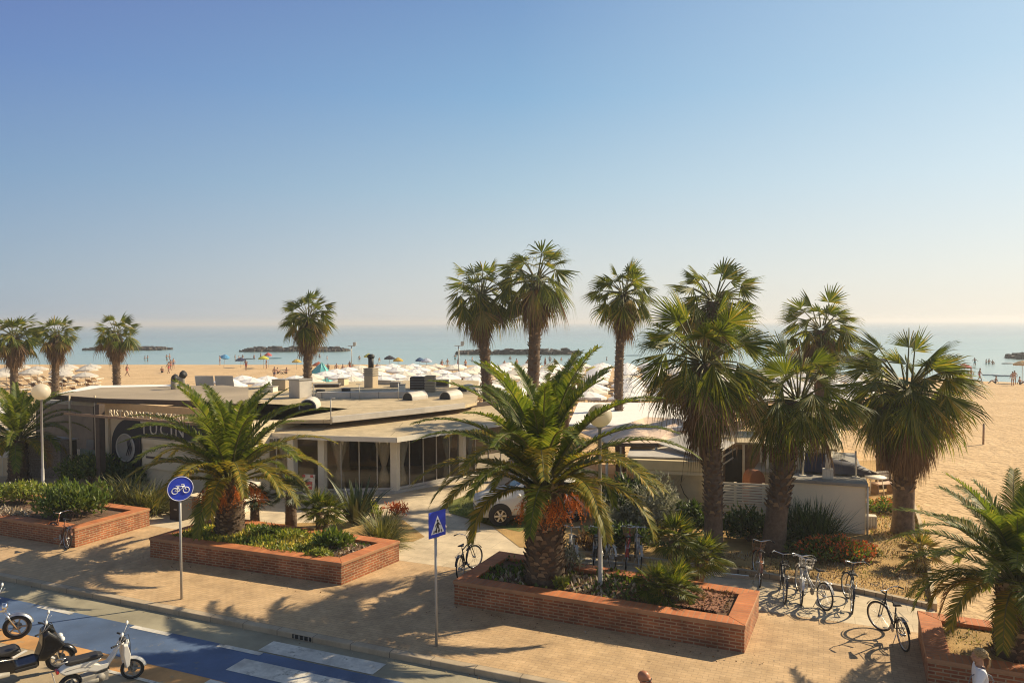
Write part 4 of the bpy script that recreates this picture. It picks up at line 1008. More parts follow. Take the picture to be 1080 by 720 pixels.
tent('flat white tent roof right of the central lamp globe, farthest of the group', [(600, 447, 2.8), (655, 449, 2.8), (760, 452, 2.8), (770, 425, 2.8), (610, 424, 2.8)], [(0, 1, 2, 3, 4)], legs=(0, 1), th=.12)
tent('peach and white sloping tent with a dark front edge right of the lamp globe', [(612, 455, 2.55), (640, 467, 2.45), (692, 467, 2.45), (728, 456, 2.55), (718, 441.5, 3.0), (682, 439.5, 3.0), (663, 446, 2.95)], [(0, 1, 6), (1, 2, 5, 6), (2, 3, 4, 5)], 'fabric_peach', legs=(1, 2))
tent('grey white tent flap sloping down above the tan kiosk', [(694, 467, 2.44), (748, 484, 2.3), (775, 466, 2.5), (726, 455, 2.75)], [(0, 1, 2, 3)], 'light_grey', legs=(1,))
tag(rail('tent_gutter', [Vector((p.x, p.y-.05, 0)) for p in Gz(2.42, (636, 468), (694, 468))], .1, .10, M['dark_brown'], 2.36), 'dark gutter along the front edge of the peach tent', 'gutter')
# tan kiosk -----------------------------------------------------------------
a = V(668, 482, 26.6); b = V(752, 486, 26.0); a.z = b.z = 0
t = thing('kiosk', 'low tan kiosk with cream fascia left of the slat fence', 'kiosk', a, math.atan2(b.y-a.y, b.x-a.x)); L = (b-a).length
mb = MB(); mb.box((L/2, 2.0, .84), (L, 3.8, 1.68)); mb.build('wall', colmat('sage_render', (.62, .53, .36), .9), t)
mb = MB(); mb.box((L/2, 1.8, 1.95), (L+.3, 4.6, .36)); mb.build('fascia', pmat('kiosk_fascia', (.80, .62, .34), .8, .1, 2, stain=.2), t, bev=.02)
mb = MB(); mb.box((L/2, -.42, 1.70), (L+.2, .10, .12)); mb.build('awning_rail', M['cream'], t)
mb = MB(); mb.box((L/2, 1.9, 2.18), (L+.4, 4.3, .05)); mb.build('roof', M['light_grey'], t)
mb = MB(); mb.tube([(L*.62, -.03, 1.6), (L*.60, -.03, 1.2), (L*.64, -.04, .9), (L*.70, -.04, .7)], .015, 5); mb.build('cable', M['dark'], t)
mb = MB()
for k in range(9): mb.box((.45+k*.13, -.05, 1.0), (.02, .015, 1.1), ry=rad(35)); mb.box((.45+k*.13, -.04, 1.0), (.02, .015, 1.1), ry=rad(-35))
mb.build('trellis', M['tan'], t)
# slat fence ---------------------------------------------------------------
a = V(746, 511, 25.9); b = V(836, 513, 25.2); a.z = b.z = 0
t = thing('slat_fence', 'pale horizontal slat fence between the shaggy and the leaning fan palm', 'fence', a, math.atan2(b.y-a.y, b.x-a.x)); L = (b-a).length
mb = MB()
for k in range(15): mb.box((L/2, .002*rnd.uniform(-1, 1), .06+k*.092), (L, .022, .066), ry=rad(rnd.uniform(-.25, .25)))
mb.build('slat_panel', M['white'], t)
for k in range(4): mb = MB(); mb.box((L*k/3, .05, .69), (.09, .07, 1.4)); mb.build('post', M['cream'], t)
# beach cabins behind the fence -----------------------------------------------
a = G(797, 496, 1.6); b = G(816, 467, 1.6); a.z = b.z = 0; d = (b-a).normalized(); n_ = Vector((d.y, -d.x, 0))
e = b+d*9
t = thing('cabin_row', 'row of pale beach cabins running away from the slat fence', 'cabins', a)
def W_(name, fn, m, bev=0.): return wmb(name, fn, M[m], t, bev)
W_('base_wall', lambda mb: mb.prism(xy([a, a+n_*2.6, e+n_*2.6, e]), 0, 1.5), 'cream')
W_('ledge', lambda mb: mb.prism(xy([a-n_*.1-d*.1, a+n_*.55-d*.1, e+n_*.55, e-n_*.1]), 1.502, 1.6), 'tan')
def cw(mb):
    mb.prism(xy([a+n_*.6+d*.4, a+n_*2.5+d*.4, e+n_*2.5, e+n_*.6]), 1.505, 2.45)
W_('cabin_wall', cw, 'white')
W_('roof', lambda mb: mb.prism(xy([a+n_*.3+d*.2, a+n_*2.7+d*.2, e+n_*2.7, e+n_*.3]), 2.452, 2.52), 'roof_beige')
for k in range(9):
    q = a+n_*.58+d*(.7+k*1.5)
    W_('door', lambda mb, q=q: mb.prism(xy([q-n_*.02, q+n_*.01, q+n_*.01+d*.8, q-n_*.02+d*.8]), 1.62, 2.38), 'dark_brown' if k == 0 else 'tan')
    W_('post', lambda mb, q=q: mb.box((q-n_*.22-d*.2+Vector((0, 0, 2.03)))[:], (.07, .07, .85)), 'white')
a = V(762, 500, 28.5); a.z = 0
t = thing('cabin', 'small cabin with black doorway and white posts behind the slat fence', 'cabin', a, rad(-15))
mb = MB(); mb.box((.9, 1.5, 1.15), (2.0, 2.6, 2.3)); mb.build('wall', M['brown_wood'], t)
mb = MB(); mb.box((.42, .18, 1.05), (.62, .05, 2.0)); mb.build('door', M['dark'], t)
for x in (-.02, .78, 1.42): mb = MB(); mb.box((x, .05, 1.15), (.09, .09, 2.3)); mb.build('post', M['white'], t)
mb = MB(); mb.box((.9, 1.4, 2.34), (2.3, 3.1, .08)); mb.build('roof', M['roof_beige'], t)
mb = MB(); mb.tube([(-.35, -.2, 1.55), (.55, .1, 2.15)], .035, 6); mb.tube([(-.35, -.2, 1.25), (.4, .05, 1.75)], .03, 6); mb.build('handrail', M['white'], t)
a = V(795, 512, 26.1); a.z = 0
t = thing('brown_hood', 'brown arched canvas hood rising above the slat fence', 'hood', a, .2)
mb = MB(); n = 10; P = [(x, y, z) for y in (-.25, .25) for x, z in [(.3, .6)]+[(.3*math.cos(PI*k/n), 1.35+.42*math.sin(PI*k/n)) for k in range(n+1)]+[(-.3, .6)]]; k = n+3
mb.add(P, [tuple(range(k))[::-1], tuple(range(k, 2*k))]+[(i, (i+1) % k, k+(i+1) % k, k+i) for i in range(k)]); mb.build('canvas', colmat('rust_canvas', (.28, .11, .05), .9), t)
mb = MB(); [mb.tube([(x, y, 0), (x, y, .62)], .02, 5) for x in (-.28, .28) for y in (-.22, .22)]; mb.build('frame', M['white'], t)
# white shed -----------------------------------------------------------------
a = G(830, 556); b = G(913, 563.5); a.z = b.z = 0; zt = V(913, 511.5, b.y).z
t = thing('shed', 'plain cream flat roofed shed right of the leaning fan palm', 'shed', a, math.atan2(b.y-a.y, b.x-a.x)); L = (b-a).length
mb = MB(); mb.box((L/2, 3.0, zt/2-.03), (L, 6, zt-.06)); mb.build('wall', pmat('shed_whitewash', (.86, .75, .54), .85, .06, 1.2, .1, 40, stain=.12), t)
mb = MB(); mb.box((L/2, 2.98, zt), (L+.12, 6.14, .10)); mb.build('roof', M['grey'], t, bev=.01)
mb = MB(); mb.tube([(L+.045, -.04, 0), (L+.045, -.04, zt-.05)], .035, 8); mb.build('downpipe', M['white'], t)
sr = math.atan2(b.y-a.y, b.x-a.x)
def onshed(x, y): return a+Vector((math.cos(sr)*x-math.sin(sr)*y, math.sin(sr)*x+math.cos(sr)*y, zt+.05))
t = thing('chimney', 'small white chimney block with pipe on the shed roof', 'chimney', onshed(L*.53, .5), sr)
mb = MB(); mb.box((0, 0, .16), (.34, .34, .32)); mb.build('block', M['white'], t, bev=.01)
mb = MB(); mb.tube([(0, 0, .3), (0, 0, .8)], .085, 12); mb.build('pipe', M['white'], t)
for k, (x, y, l) in enumerate(((L*.36, 1.3, 'dark blue panel leaning on white legs at the left of the shed roof'), (L*.44, 2.6, 'dark blue panel leaning farther back on the shed roof'))):
    t = thing('solar_panel', l, 'solar panel', onshed(x, y), sr+.25, 'panels on the shed roof')
    mb = MB(); mb.box((0, 0, .36), (.9, .05, .75), rx=rad(-38)); mb.build('panel', colmat('panel_blue', (.03, .035, .07), .3), t)
    mb = MB(); [mb.tube([(x_, -.2, 0), (x_, .25, .68)], .02, 5) for x_ in (-.38, .38)]; [mb.tube([(x_, .35, 0), (x_, .2, .62)], .02, 5) for x_ in (-.38, .38)]; mb.build('stand', M['white'], t)
t = thing('upturned_dinghy', 'dark grey upturned dinghy lying on the shed roof', 'dinghy', onshed(L*.74, 1.5), sr-.15)
mb = MB(); P = []; n = 11; m_ = 9
for i in range(n):
    q = i/(n-1); x = -1.15+2.3*q; w = .48*math.sin(PI*min(1, .12+q*.95))**.6
    for j in range(m_): 
        an = PI*j/(m_-1); P.append((x, w*math.cos(an), .06+.42*math.sin(an)*(w/.48)))
mb.add(P, [(i*m_+j, i*m_+j+1, (i+1)*m_+j+1, (i+1)*m_+j) for i in range(n-1) for j in range(m_-1)]+[tuple(range(m_)), tuple((n-1)*m_+j for j in range(m_))[::-1]], 0, True); mb.build('hull', colmat('dinghy_grey', (.09, .085, .10), .6), t)
mb = MB(); mb.tube([(-1.15, .0, .07), (0, .0, .50), (1.1, 0, .1)], .03, 6); mb.build('keel', M['light_grey'], t)
for k, (x, y, h, l) in enumerate(((L*.90, .9, .9, 'white pole standing near the right corner of the shed roof'), (L*.2, .6, 1.0, 'slanting white pole at the left of the shed roof'))):
    mb = MB(); mb.tube([(0, 0, 0), (.1 if k else .03, .1, h)], .03, 6); mb.box((0, 0, .02), (.2, .2, .04)); tag(mb.build('pole', M['white'], None, onshed(x, y)), l, 'pole')
# right garden bits --------------------------------------------------------
p = G(918, 556)
t = thing('vented_box', 'white slatted utility box beside the shed corner', 'utility box', p, -.3)
mb = MB(); mb.box((0, 0, .22), (.36, .34, .40)); mb.build('body', M['light_grey'], t, bev=.01)
mb = MB(); [mb.box((x, -.175, .22), (.03, .02, .34)) for x in (-.12, -.04, .04, .12)]; mb.build('slats', M['grey'], t)
p = G(922, 521)
t = thing('white_table', 'small white round table in the garden behind the orange flowers', 'table', p)
mb = MB(); mb.lathe([(.45, .68), (.45, .72)], n=24); mb.build('tabletop', M['white'], t)
for k in range(4): mb = MB(); mb.tube([(.3*math.cos(k*PI/2+.7), .3*math.sin(k*PI/2+.7), .68), (.4*math.cos(k*PI/2+.7), .4*math.sin(k*PI/2+.7), 0)], .02, 6); mb.build('leg', M['white'], t)
p = G(931, 520)
t = thing('garden_bench', 'striped red and white slatted bench by the white garden table', 'bench', p, .2)
mb = MB()
for k in range(4): mb.box((0, -.2+.13*k, .42), (.9, .09, .03))
mb.build('seat', M['fabric_peach'], t)
mb = MB(); [mb.box((0, .24, .55+.13*k), (.9, .03, .08)) for k in range(3)]; mb.build('backrest', M['flower_white'], t)
for x in (-.38, .38): mb = MB(); mb.box((x, 0, .2), (.05, .45, .40)); mb.build('leg', M['brown_wood'], t)
p = G(1037, 468)
mb = MB(); mb.tube([(0, 0, -.3), (0.01, 0, .6), (.02, 0, 1.15)], .055, 8); tag(mb.build('beach_post', M['brown_wood'], None, p), 'lone thin wooden post standing in the open sand', 'post')
# ------------------------------------------------------------------ shrubs and borders
def PX(u, v, z=.5): return G(u, v, z)
# far left planter
shrub('bush', 'dense dark green bush at the front of the far left planter', 'bush', PX(75, 546, .48), (1.35, .9, 1.6), 2300, .16, M['shrub_mid'], k=12, seed=201, up=1.2)
shrub('bush', 'yellow green flowering bush left of the far left lamp post', 'bush', PX(22, 532, .48), (1.4, .8, 1.0), 1400, .13, M['shrub_lime'], k=10, seed=202, fl=(M['flower_white'], 60, .07))
shrub('bush', 'low dry purple leaved bush at the far left planter rim', 'bush', PX(12, 545, .48), (1.0, .5, .35), 500, .10, M['dry_stalk'], k=8, seed=203)
shrub('bush', 'leafy dark bush below the windbreak and the black board', 'bush', G(95, 510), (1.35, 1.0, 1.45), 2200, .17, M['shrub_mid'], k=13, seed=204, fl=(M['shrub_lime'], 120, .16))
shrub('bush', 'spreading dark bush under the black board left end', 'bush', G(132, 512), (1.0, .8, 1.1), 900, .2, M['shrub_dark'], k=9, seed=205)
tuft('ornamental_grass', 'pale spiky ornamental grass clump behind the left planter corner', 'grass clump', G(140, 538), 640, 1.6, .06, M['grass_olive'], (20, 85), 1.3, seed=206, spr=.3, sub=3, area=.5)
tuft('ornamental_grass', 'olive ornamental grass clump nearest the round blue sign', 'grass clump', G(160, 541), 560, 1.35, .055, M['grass_olive'], (15, 80), 1.4, seed=207, spr=.3, sub=2, area=.4)
tuft('flowering_grass', 'silvery dry flower stalks beside the ornamental grass clumps', 'flowers', G(124, 538), 260, .9, .035, M['shrub_silver'], (40, 85), .8, seed=208, spr=.4, sub=2, area=.4, extra=(M['flower_white'], 60, .05))
shrub('bush', 'silver green bush with dry flower heads against the gabion wall', 'bush', G(70, 500), (.5, .4, 1.35), 300, .10, M['shrub_silver'], k=7, seed=209)
shrub('bush', 'round dark bush standing to the left of the gate', 'bush', V(2, 480, 36), (1.2, .8, 1.2), 700, .2, M['shrub_dark'], k=8, seed=210)
# planter with palm and round sign
def soil_poly(s0, s1, w0, w1): return [SW(s0, w0), SW(s1, w0), SW(s1, w1), SW(s0, w1)]
ground_cover('ground_cover', 'low yellow green succulent carpet covering the second planter', soil_poly(3.3, 8.4, 3.0, 4.9), 6000, .06, .16, [M['shrub_mid'], M['shrub_lime'], M['shrub_lime'], M['flower_yellow'], M['grass_olive']], .5, 211, patch=.3)
ground_cover('leaf_litter', 'dry red brown litter over the right end of the second planter', soil_poly(7.4, 9.4, 3.05, 4.9), 700, .07, .09, [M['fan_dead'], M['dry_stalk'], M['shrub_mid']], .5, 212, patch=.15)
shrub('bush', 'bushy dark green mound at the right end of the second planter', 'bush', PX(350, 578), (.62, .5, .62), 700, .14, M['shrub_mid'], k=9, seed=213, up=1.1)
shrub('bush', 'small yellow flowered bush in the second planter', 'bush', PX(308, 568), (.6, .45, .35), 420, .10, M['shrub_lime'], k=8, seed=214, fl=(M['flower_yellow'], 60, .05))
shrub('bush', 'white flowered low bush beside the stout palm foot', 'bush', PX(283, 565), (.7, .5, .42), 420, .10, M['shrub_mid'], k=8, seed=215, fl=(M['flower_white'], 60, .055))
shrub('bush', 'little leafy plant at the front rim of the second planter', 'bush', PX(338, 588), (.45, .3, .28), 260, .10, M['shrub_lime'], k=6, seed=216)
dwarf_palm('dwarf_palm', 'small dwarf palm with bright fans behind the second planter', G(337, 570, .1), [(0, 0, .95), (.2, .15, .75)], .85, 217, nleaf=20)
dwarf_palm('dwarf_palm', 'dwarf palm with dark grey green head left of the bright dwarf palm', G(269, 560, .1), [(0, 0, 1.0)], .75, 218, mats=M['agave'], nleaf=26, tr=.13)
dwarf_palm('dwarf_palm', 'dwarf palm with stout dark stem standing before the menu board', G(307, 556, .1), [(0, 0, 1.15)], .85, 219, mats=M['agave'], nleaf=26, tr=.16)
tuft('yucca', 'tall dark sword leaved agave in front of the glass front', 'agave', G(376, 553), 64, 2.2, .19, M['agave'], (42, 88), .5, seed=220, spr=.2)
tuft('ornamental_grass', 'large bristly grass tussock right of the tall agave', 'grass clump', G(408, 572), 620, 1.3, .05, M['grass_olive'], (8, 82), 1.1, seed=221, spr=.3, sub=2, area=.25)
shrub('bush', 'yellow leaved small bush between the agave and the tussock', 'bush', G(393, 549), (.45, .4, .85), 320, .12, M['shrub_lime'], k=7, seed=222, fl=(M['flower_yellow'], 50, .06))
shrub('flower_bush', 'rusty red flowering bush at the foot of the corner post', 'bush', G(418, 545), (.55, .4, .75), 320, .10, M['flower_orange'], k=7, seed=223)
tag(sheet('ochre_bed', [G(372, 575), G(436, 571), G(448, 566), G(425, 548), G(300, 552), G(250, 556), G(300, 570)], .012, M['dry_grass']), None, None, None, 'structure')
# central planter
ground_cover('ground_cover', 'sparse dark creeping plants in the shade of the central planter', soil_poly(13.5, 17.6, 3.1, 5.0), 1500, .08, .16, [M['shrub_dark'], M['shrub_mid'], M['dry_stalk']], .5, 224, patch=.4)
ground_cover('bark_chips', 'red brown bark chips at the right end of the central planter', soil_poly(17.4, 19.6, 3.1, 4.5), 1500, .06, .05, [M['fan_dead'], M['mulch'], M['fan_dead']], .58, 225, patch=.1)
shrub('bush', 'bright green sprout at the front of the largest palm trunk', 'bush', PX(593, 621), (.22, .2, .32), 120, .13, M['shrub_lime'], k=5, seed=226)
dwarf_palm('dwarf_palm', 'bushy dwarf palm clump at ground level in the central planter', PX(706, 634), [(0, 0, .28), (.25, .3, .35), (-.3, .1, .3), (.1, -.2, .22)], .72, 227, nleaf=16, tr=.08)
dwarf_palm('dwarf_palm', 'taller stemmed dwarf palm behind the bushy clump', PX(712, 612), [(0, 0, 1.0)], .85, 228, nleaf=26, tr=.15)
dwarf_palm('dwarf_palm', 'leaning dwarf palm behind and right of the bushy clump', PX(733, 612), [(.1, 0, .45), (.3, .2, .5)], .85, 229, nleaf=18, tr=.09)
shrub('bush', 'grey dried plant clinging to the right of the largest palm trunk', 'bush', PX(600, 603), (.5, .4, .9), 260, .10, M['shrub_silver'], k=7, seed=230)
# garden behind
shrub('bush', 'silvery leaved bush in front of the tan kiosk', 'bush', G(690, 563), (1.1, .8, 2.1), 2000, .12, M['shrub_silver'], k=11, seed=231)
shrub('bush', 'silvery bush with pale flowers beside the white car tail', 'bush', G(648, 560), (.9, .8, 1.2), 900, .12, M['shrub_silver'], k=9, seed=232)
tuft('yucca', 'dark fan leaved yucca behind the central lamp post', 'yucca', G(668, 560), 60, 1.7, .09, M['shrub_dark'], (15, 88), .8, seed=233, spr=.2)
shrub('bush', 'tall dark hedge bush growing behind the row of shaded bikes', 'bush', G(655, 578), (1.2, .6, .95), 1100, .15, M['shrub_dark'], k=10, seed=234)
shrub('bush', 'rusty brown leaved bush behind the shaded bikes', 'bush', G(620, 582), (.6, .4, .7), 380, .12, M['fan_dead'], k=7, seed=235)
tuft('yucca', 'green yucca leaning on the kiosk front', 'yucca', G(703, 556), 40, 1.5, .07, M['grass_olive'], (30, 88), .8, seed=236, spr=.2)
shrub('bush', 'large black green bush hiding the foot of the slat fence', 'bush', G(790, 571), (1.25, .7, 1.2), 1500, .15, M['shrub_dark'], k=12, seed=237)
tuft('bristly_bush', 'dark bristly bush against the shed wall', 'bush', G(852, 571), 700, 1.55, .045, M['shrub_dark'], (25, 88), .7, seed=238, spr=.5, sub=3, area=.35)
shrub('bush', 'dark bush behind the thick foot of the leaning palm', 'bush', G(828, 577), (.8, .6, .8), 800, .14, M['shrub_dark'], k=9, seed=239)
shrub('flower_bush', 'orange flowered bush in front of the shed wall', 'flowers', G(880, 591), (1.3, .6, .75), 1100, .12, M['shrub_mid'], k=11, seed=240, fl=(M['flower_orange'], 800, .10), up=.9)
shrub('flower_bush', 'orange flowered bush spreading right of the shed corner', 'flowers', G(908, 590), (.8, .5, .5), 500, .11, M['grass_olive'], k=8, seed=241, fl=(M['flower_orange'], 420, .10))
shrub('flower_bush', 'orange flowered border near the white garden table', 'flowers', G(930, 540), (1.1, .7, .6), 700, .12, M['shrub_mid'], k=9, seed=242, fl=(M['flower_orange'], 320, .09))
tuft('yucca', 'low grey green agave before the orange flowers', 'agave', G(855, 590), 26, .75, .09, M['agave'], (10, 75), .6, seed=243)
ground_cover('dry_grass', 'dry yellow brown grass over the garden behind the bikes', [G(740, 600), G(900, 620), G(980, 636), G(972, 575), G(920, 572), G(760, 585)], 3800, .03, .10, [M['grass_olive'], M['fan_dead'], M['dry_stalk']], .012, 244, patch=.35)
ground_cover('dry_grass', 'dry grass tufts around the broad palm foot', [G(915, 572), G(972, 576), G(965, 540), G(925, 535)], 1500, .03, .12, [M['grass_olive'], M['fan_dead'], M['shrub_lime']], .012, 245, patch=.35)
ground_cover('dry_grass', 'sparse grass on the border of the open sand', [G(960, 560), G(985, 620), G(994, 610), G(975, 545), G(955, 500), G(948, 510)], 900, .03, .13, [M['grass_olive'], M['shrub_lime'], M['dry_stalk']], -.02, 246, patch=.45)
ground_cover('lawn_grass', 'short green grass of the small lawn by the white car', [G(474, 541), G(519, 554), G(545, 553), G(525, 522), G(490, 523)], 2500, .025, .07, [M['shrub_lime'], M['grass_olive']], .018, 247, patch=.1)
dwarf_palm('dwarf_palm', 'little young palm on the border of the open sand', G(970, 600), [(0, 0, .42)], .8, 248, mats=M['fan_old'], nleaf=22, tr=.13)
ground_cover('dry_grass', 'thin dry grass inside the right corner planter', soil_poly(23.7, 27.5, 2.8, 4.4), 500, .03, .09, [M['dry_stalk'], M['grass_olive']], .5, 249, patch=.4)
shrub('bush', 'tall dark leafy bush between the white car tail and the tan kiosk', 'bush', G(662, 552), (1.2, .7, 2.0), 1500, .18, M['shrub_dark'], k=11, seed=251)
shrub('bush', 'dark bush in front of the kiosk beside the shaggy palm foot', 'bush', G(728, 566), (.9, .6, 1.3), 1000, .15, M['shrub_dark'], k=9, seed=252)
shrub('bush', 'low dark bush at the foot of the shaggy palm behind the dwarf palms', 'bush', G(722, 590), (.9, .5, .7), 800, .13, M['shrub_dark'], k=9, seed=253)
def strip_poly(s0, s1, w0, w1): return [SW(s0, w0), SW(s1, w0), SW(s1, w1), SW(s0, w1)]
ground_cover('fallen_leaves', 'scattered dry leaves along the front of the central planter', strip_poly(12.5, 20.6, 1.9, 2.7), 130, .06, .035, [M['fan_dead'], M['dry_stalk']], .004, 261, patch=.2)
ground_cover('fallen_leaves', 'scattered dry leaves along the front of the second planter', strip_poly(2.4, 10.2, 1.9, 2.6), 110, .06, .035, [M['fan_dead'], M['dry_stalk']], .004, 262, patch=.2)
ground_cover('fallen_leaves', 'scattered dry leaves in the gutter along the kerb', strip_poly(-2, 18, -.42, -.2), 200, .05, .03, [M['fan_dead'], M['dry_stalk']], -.118, 263, patch=.3)
t = thing('drain_inlet', 'small dark drain inlet in the kerb beside the crossing', 'drain', SW(10.7, -.19, -.06), ST)
mb = MB(); mb.box((0, -.004, 0), (.52, .02, .09)); mb.build('opening', M['dark'], t)
for k in range(4): mb = MB(); mb.box((-.195+.13*k, -.016, 0), (.03, .012, .09)); mb.build('grate_bar', M['grey'], t)
# ------------------------------------------------------------------ breakwaters
def breakwater(label, u0, u1, v, depth, h, n, seed):
    global rnd
    keep = rnd; rnd = random.Random(seed)
    a = G(u0, v, -.33); b = G(u1, v, -.33); c = (a+b)/2
    mb = MB(); d = (b-a); L = d.length; d.normalize(); w = Vector((-d.y, d.x, 0))
    for k in range(n):
        q = rnd.random(); y = rnd.uniform(-.5, .5); hh = h*(1-abs(y)*1.5)*min(1, 8*q, 8*(1-q))*rnd.uniform(.3, 1)
        s_ = rnd.uniform(.5, 1.05); hh *= .62; p = a+d*L*q+w*y*depth-c
        P = []; 
        for i in range(8):
            P.append(p+Vector(((i & 1)-.5, ((i >> 1) & 1)-.5, ((i >> 2) & 1)-.5))*s_*1.3+Vector((rnd.uniform(-.3, .3), rnd.uniform(-.3, .3), rnd.uniform(-.25, .25)+hh*.75))*s_**.5)
        mb.add(P, [(0, 2, 3, 1), (4, 5, 7, 6), (0, 1, 5, 4), (1, 3, 7, 5), (3, 2, 6, 7), (2, 0, 4, 6)])
    rnd = keep
    o = mb.build('rock_breakwater', M['rock'], None, c)
    return tag(o, label, 'breakwater', 'rock breakwaters off the beach')
breakwater('long dark rock breakwater behind the lone fan palm', 259, 363, 370.5, 7, 2.0, 170, 301)
breakwater('dark rock breakwater behind the twin tall fan palms', 484, 611, 373.5, 6, 1.7, 170, 302)
breakwater('short rock breakwater at the left between the fan palms', 98, 174, 369, 7, 1.7, 110, 303)
breakwater('rock breakwater just entering at the right edge', 1068, 1150, 378, 6, 1.6, 110, 304)
breakwater('rock breakwater partly hidden by the broad skirted fan palm', 862, 925, 381, 5, 1.5, 90, 305)
# ------------------------------------------------------------------ beach umbrellas and loungers
def umb_mesh(R, hgt, mat, n=10, sag=.06, drop=.42, tilt=0.):
    mb = MB(); P = [(0, 0, hgt)]; 
    for ring, (r_, z) in enumerate(((R*.5, hgt-drop*.42), (R, hgt-drop), (R*1.0, hgt-drop-.16))):
        for j in range(n*2):
            a = 2*PI*j/(n*2); k = 1 if j % 2 == 0 else .965
            P.append((r_*k*math.cos(a), r_*k*math.sin(a), z-(0 if j % 2 == 0 else -sag*.5)))
    m_ = n*2; Fc = [(0, 1+j, 1+(j+1) % m_) for j in range(m_)]
    for g in range(2): Fc += [(1+g*m_+j, 1+(g+1)*m_+j, 1+(g+1)*m_+(j+1) % m_, 1+g*m_+(j+1) % m_) for j in range(m_)]
    mb.add(P, Fc, 0)
    mb.tube([(0, 0, -.1), (0, 0, hgt-.03)], .028, 6, 1); mb.tube([(0, 0, hgt-.05), (0, 0, hgt+.12)], .02, 5, 1)
    return mb
def lounger_mesh():
    mb = MB()
    mb.box((.25, 0, .34), (1.4, .62, .04)); mb.box((-.72, 0, .52), (.66, .62, .04), ry=rad(35))
    for x in (-.35, .8):
        for y in (-.27, .27): mb.box((x, y, .16), (.04, .04, .33), mi=1)
    mb.box((.25, -.31, .33), (1.45, .04, .06), mi=1); mb.box((.25, .31, .33), (1.45, .04, .06), mi=1)
    return mb
def inpoly(u, v, poly):
    c = False; j = len(poly)-1
    for i in range(len(poly)):
        if (poly[i][1] > v) != (poly[j][1] > v) and u < (poly[j][0]-poly[i][0])*(v-poly[i][1])/(poly[j][1]-poly[i][1])+poly[i][0]: c = not c
        j = i
    return c
ur = random.Random(77)
U0 = umb_mesh(1.3, 2.25, None).build('beach_umbrella', [M['fabric_white'], M['pole']])
U1 = umb_mesh(1.3, 2.25, None).build('beach_umbrella', [colmat('ivory_fabric', (.74, .66, .52), .9), M['pole']])
L0 = lounger_mesh().build('sun_lounger', [colmat('lounger_ochre', (.48, .28, .12), .9), M['white']])
L1 = lounger_mesh().build('sun_lounger', [colmat('lounger_cream', (.66, .56, .42), .9), M['white']])
L2 = lounger_mesh().build('sun_lounger', [colmat('lounger_brown', (.20, .12, .07), .9), M['white']])
field = [(322, 393), (345, 390), (376, 385), (420, 383.5), (520, 382.5), (650, 382), (800, 386), (925, 393), (925, 425), (650, 425), (430, 407), (340, 404), (240, 404), (236, 396.5), (330, 396)]
LAB = {0: 'white beach umbrella in the packed rows between the roofs and the sea', 1: 'ivory beach umbrella in the packed rows between the roofs and the sea'}
LL = ['ochre sun lounger in the packed umbrella rows', 'cream sun lounger in the packed umbrella rows', 'brown sun lounger in the packed umbrella rows']
nu = nl_ = 0; used = set()
th = rad(-8); e1 = Vector((math.cos(th), math.sin(th), 0)); e2 = Vector((-math.sin(th), math.cos(th), 0))
def first_or_copy(o, loc, rz, label, cat, group):
    if o.name in used: c = o.copy(); COL.objects.link(c)
    else: c = o; used.add(o.name)
    c.location = loc; c.rotation_euler = (rad(ur.uniform(-3, 3)), rad(ur.uniform(-3, 3)), rz); tag(c, label, cat, group); return c
for j in range(16, -1, -1):
    for i in range(-30, 46):
        p = Vector((0, 52, 0))+e1*(i*2.75+ur.uniform(-.25, .25))+e2*(j*3.35+ur.uniform(-.3, .3))
        d = shore_d(p.x, p.y)
        if d < 7: continue
        u, v = proj((p.x, p.y, 2.1)); 
        if not inpoly(u, v, field) or u < -10 or u > 1000: continue
        z = -.06
        if nu < 296 and ur.random() > .04:
            k = 0 if ur.random() < .72 else 1
            first_or_copy((U0, U1)[k], (p.x, p.y, z), ur.uniform(0, 1), LAB[k], 'beach umbrella', 'beach umbrellas in packed rows'); nu += 1
        if nl_ < 280 and ur.random() < .75:
            for sg in (-1, 1):
                if ur.random() < .3: continue
                k = ur.choice((0, 1, 1, 2)); q = p+e1*sg*.62+e2*ur.uniform(-.3, .3)
                first_or_copy((L0, L1, L2)[k], (q.x, q.y, z), PI/2+th+ur.uniform(-.15, .15), LL[k], 'sun lounger', 'sun loungers under the umbrellas'); nl_ += 1
# a second lido at the far left
fl2 = [(-10, 387.5), (120, 387.5), (112, 399), (-10, 400)]
U2 = umb_mesh(1.2, 2.2, None).build('beach_umbrella', [M['light_grey'], M['pole']])
for j in range(10):
    for i in range(-45, -5):
        p = Vector((0, 70, 0))+e1*(i*3.4+ur.uniform(-.3, .3))+e2*(j*4.6+ur.uniform(-.4, .4))
        u, v = proj((p.x, p.y, 1.6))
        if not inpoly(u, v, fl2) or shore_d(p.x, p.y) < 5: continue
        if ur.random() < .75: first_or_copy(U2, (p.x, p.y, -.06), ur.uniform(0, 1), 'pale grey umbrella of the small lido at the far left', 'beach umbrella', 'umbrellas of the far left lido')
        for sg in (-1, 1):
            if ur.random() < .75: q = p+e1*sg*.7; first_or_copy(ur.choice((L1, L2)), (q.x, q.y, -.06), PI/2+th+ur.uniform(-.3, .3), 'sun lounger of the small lido at the far left', 'sun lounger', 'loungers of the far left lido')
def colour_umb(u, v, c, label, R=1.1, h=2.1, tilt=0.):
    R *= .66; c = tuple(q*.75 for q in c)
    p = G(u, v, -.1); m_ = colmat('umbrella_cloth', c, .9)
    mb = umb_mesh(R, h, None); t = mb.build('beach_umbrella', [m_, M['pole']], None, p); t.rotation_euler = (tilt, tilt*.5, .3)
    tag(t, label, 'beach umbrella', 'single coloured umbrellas near the water')
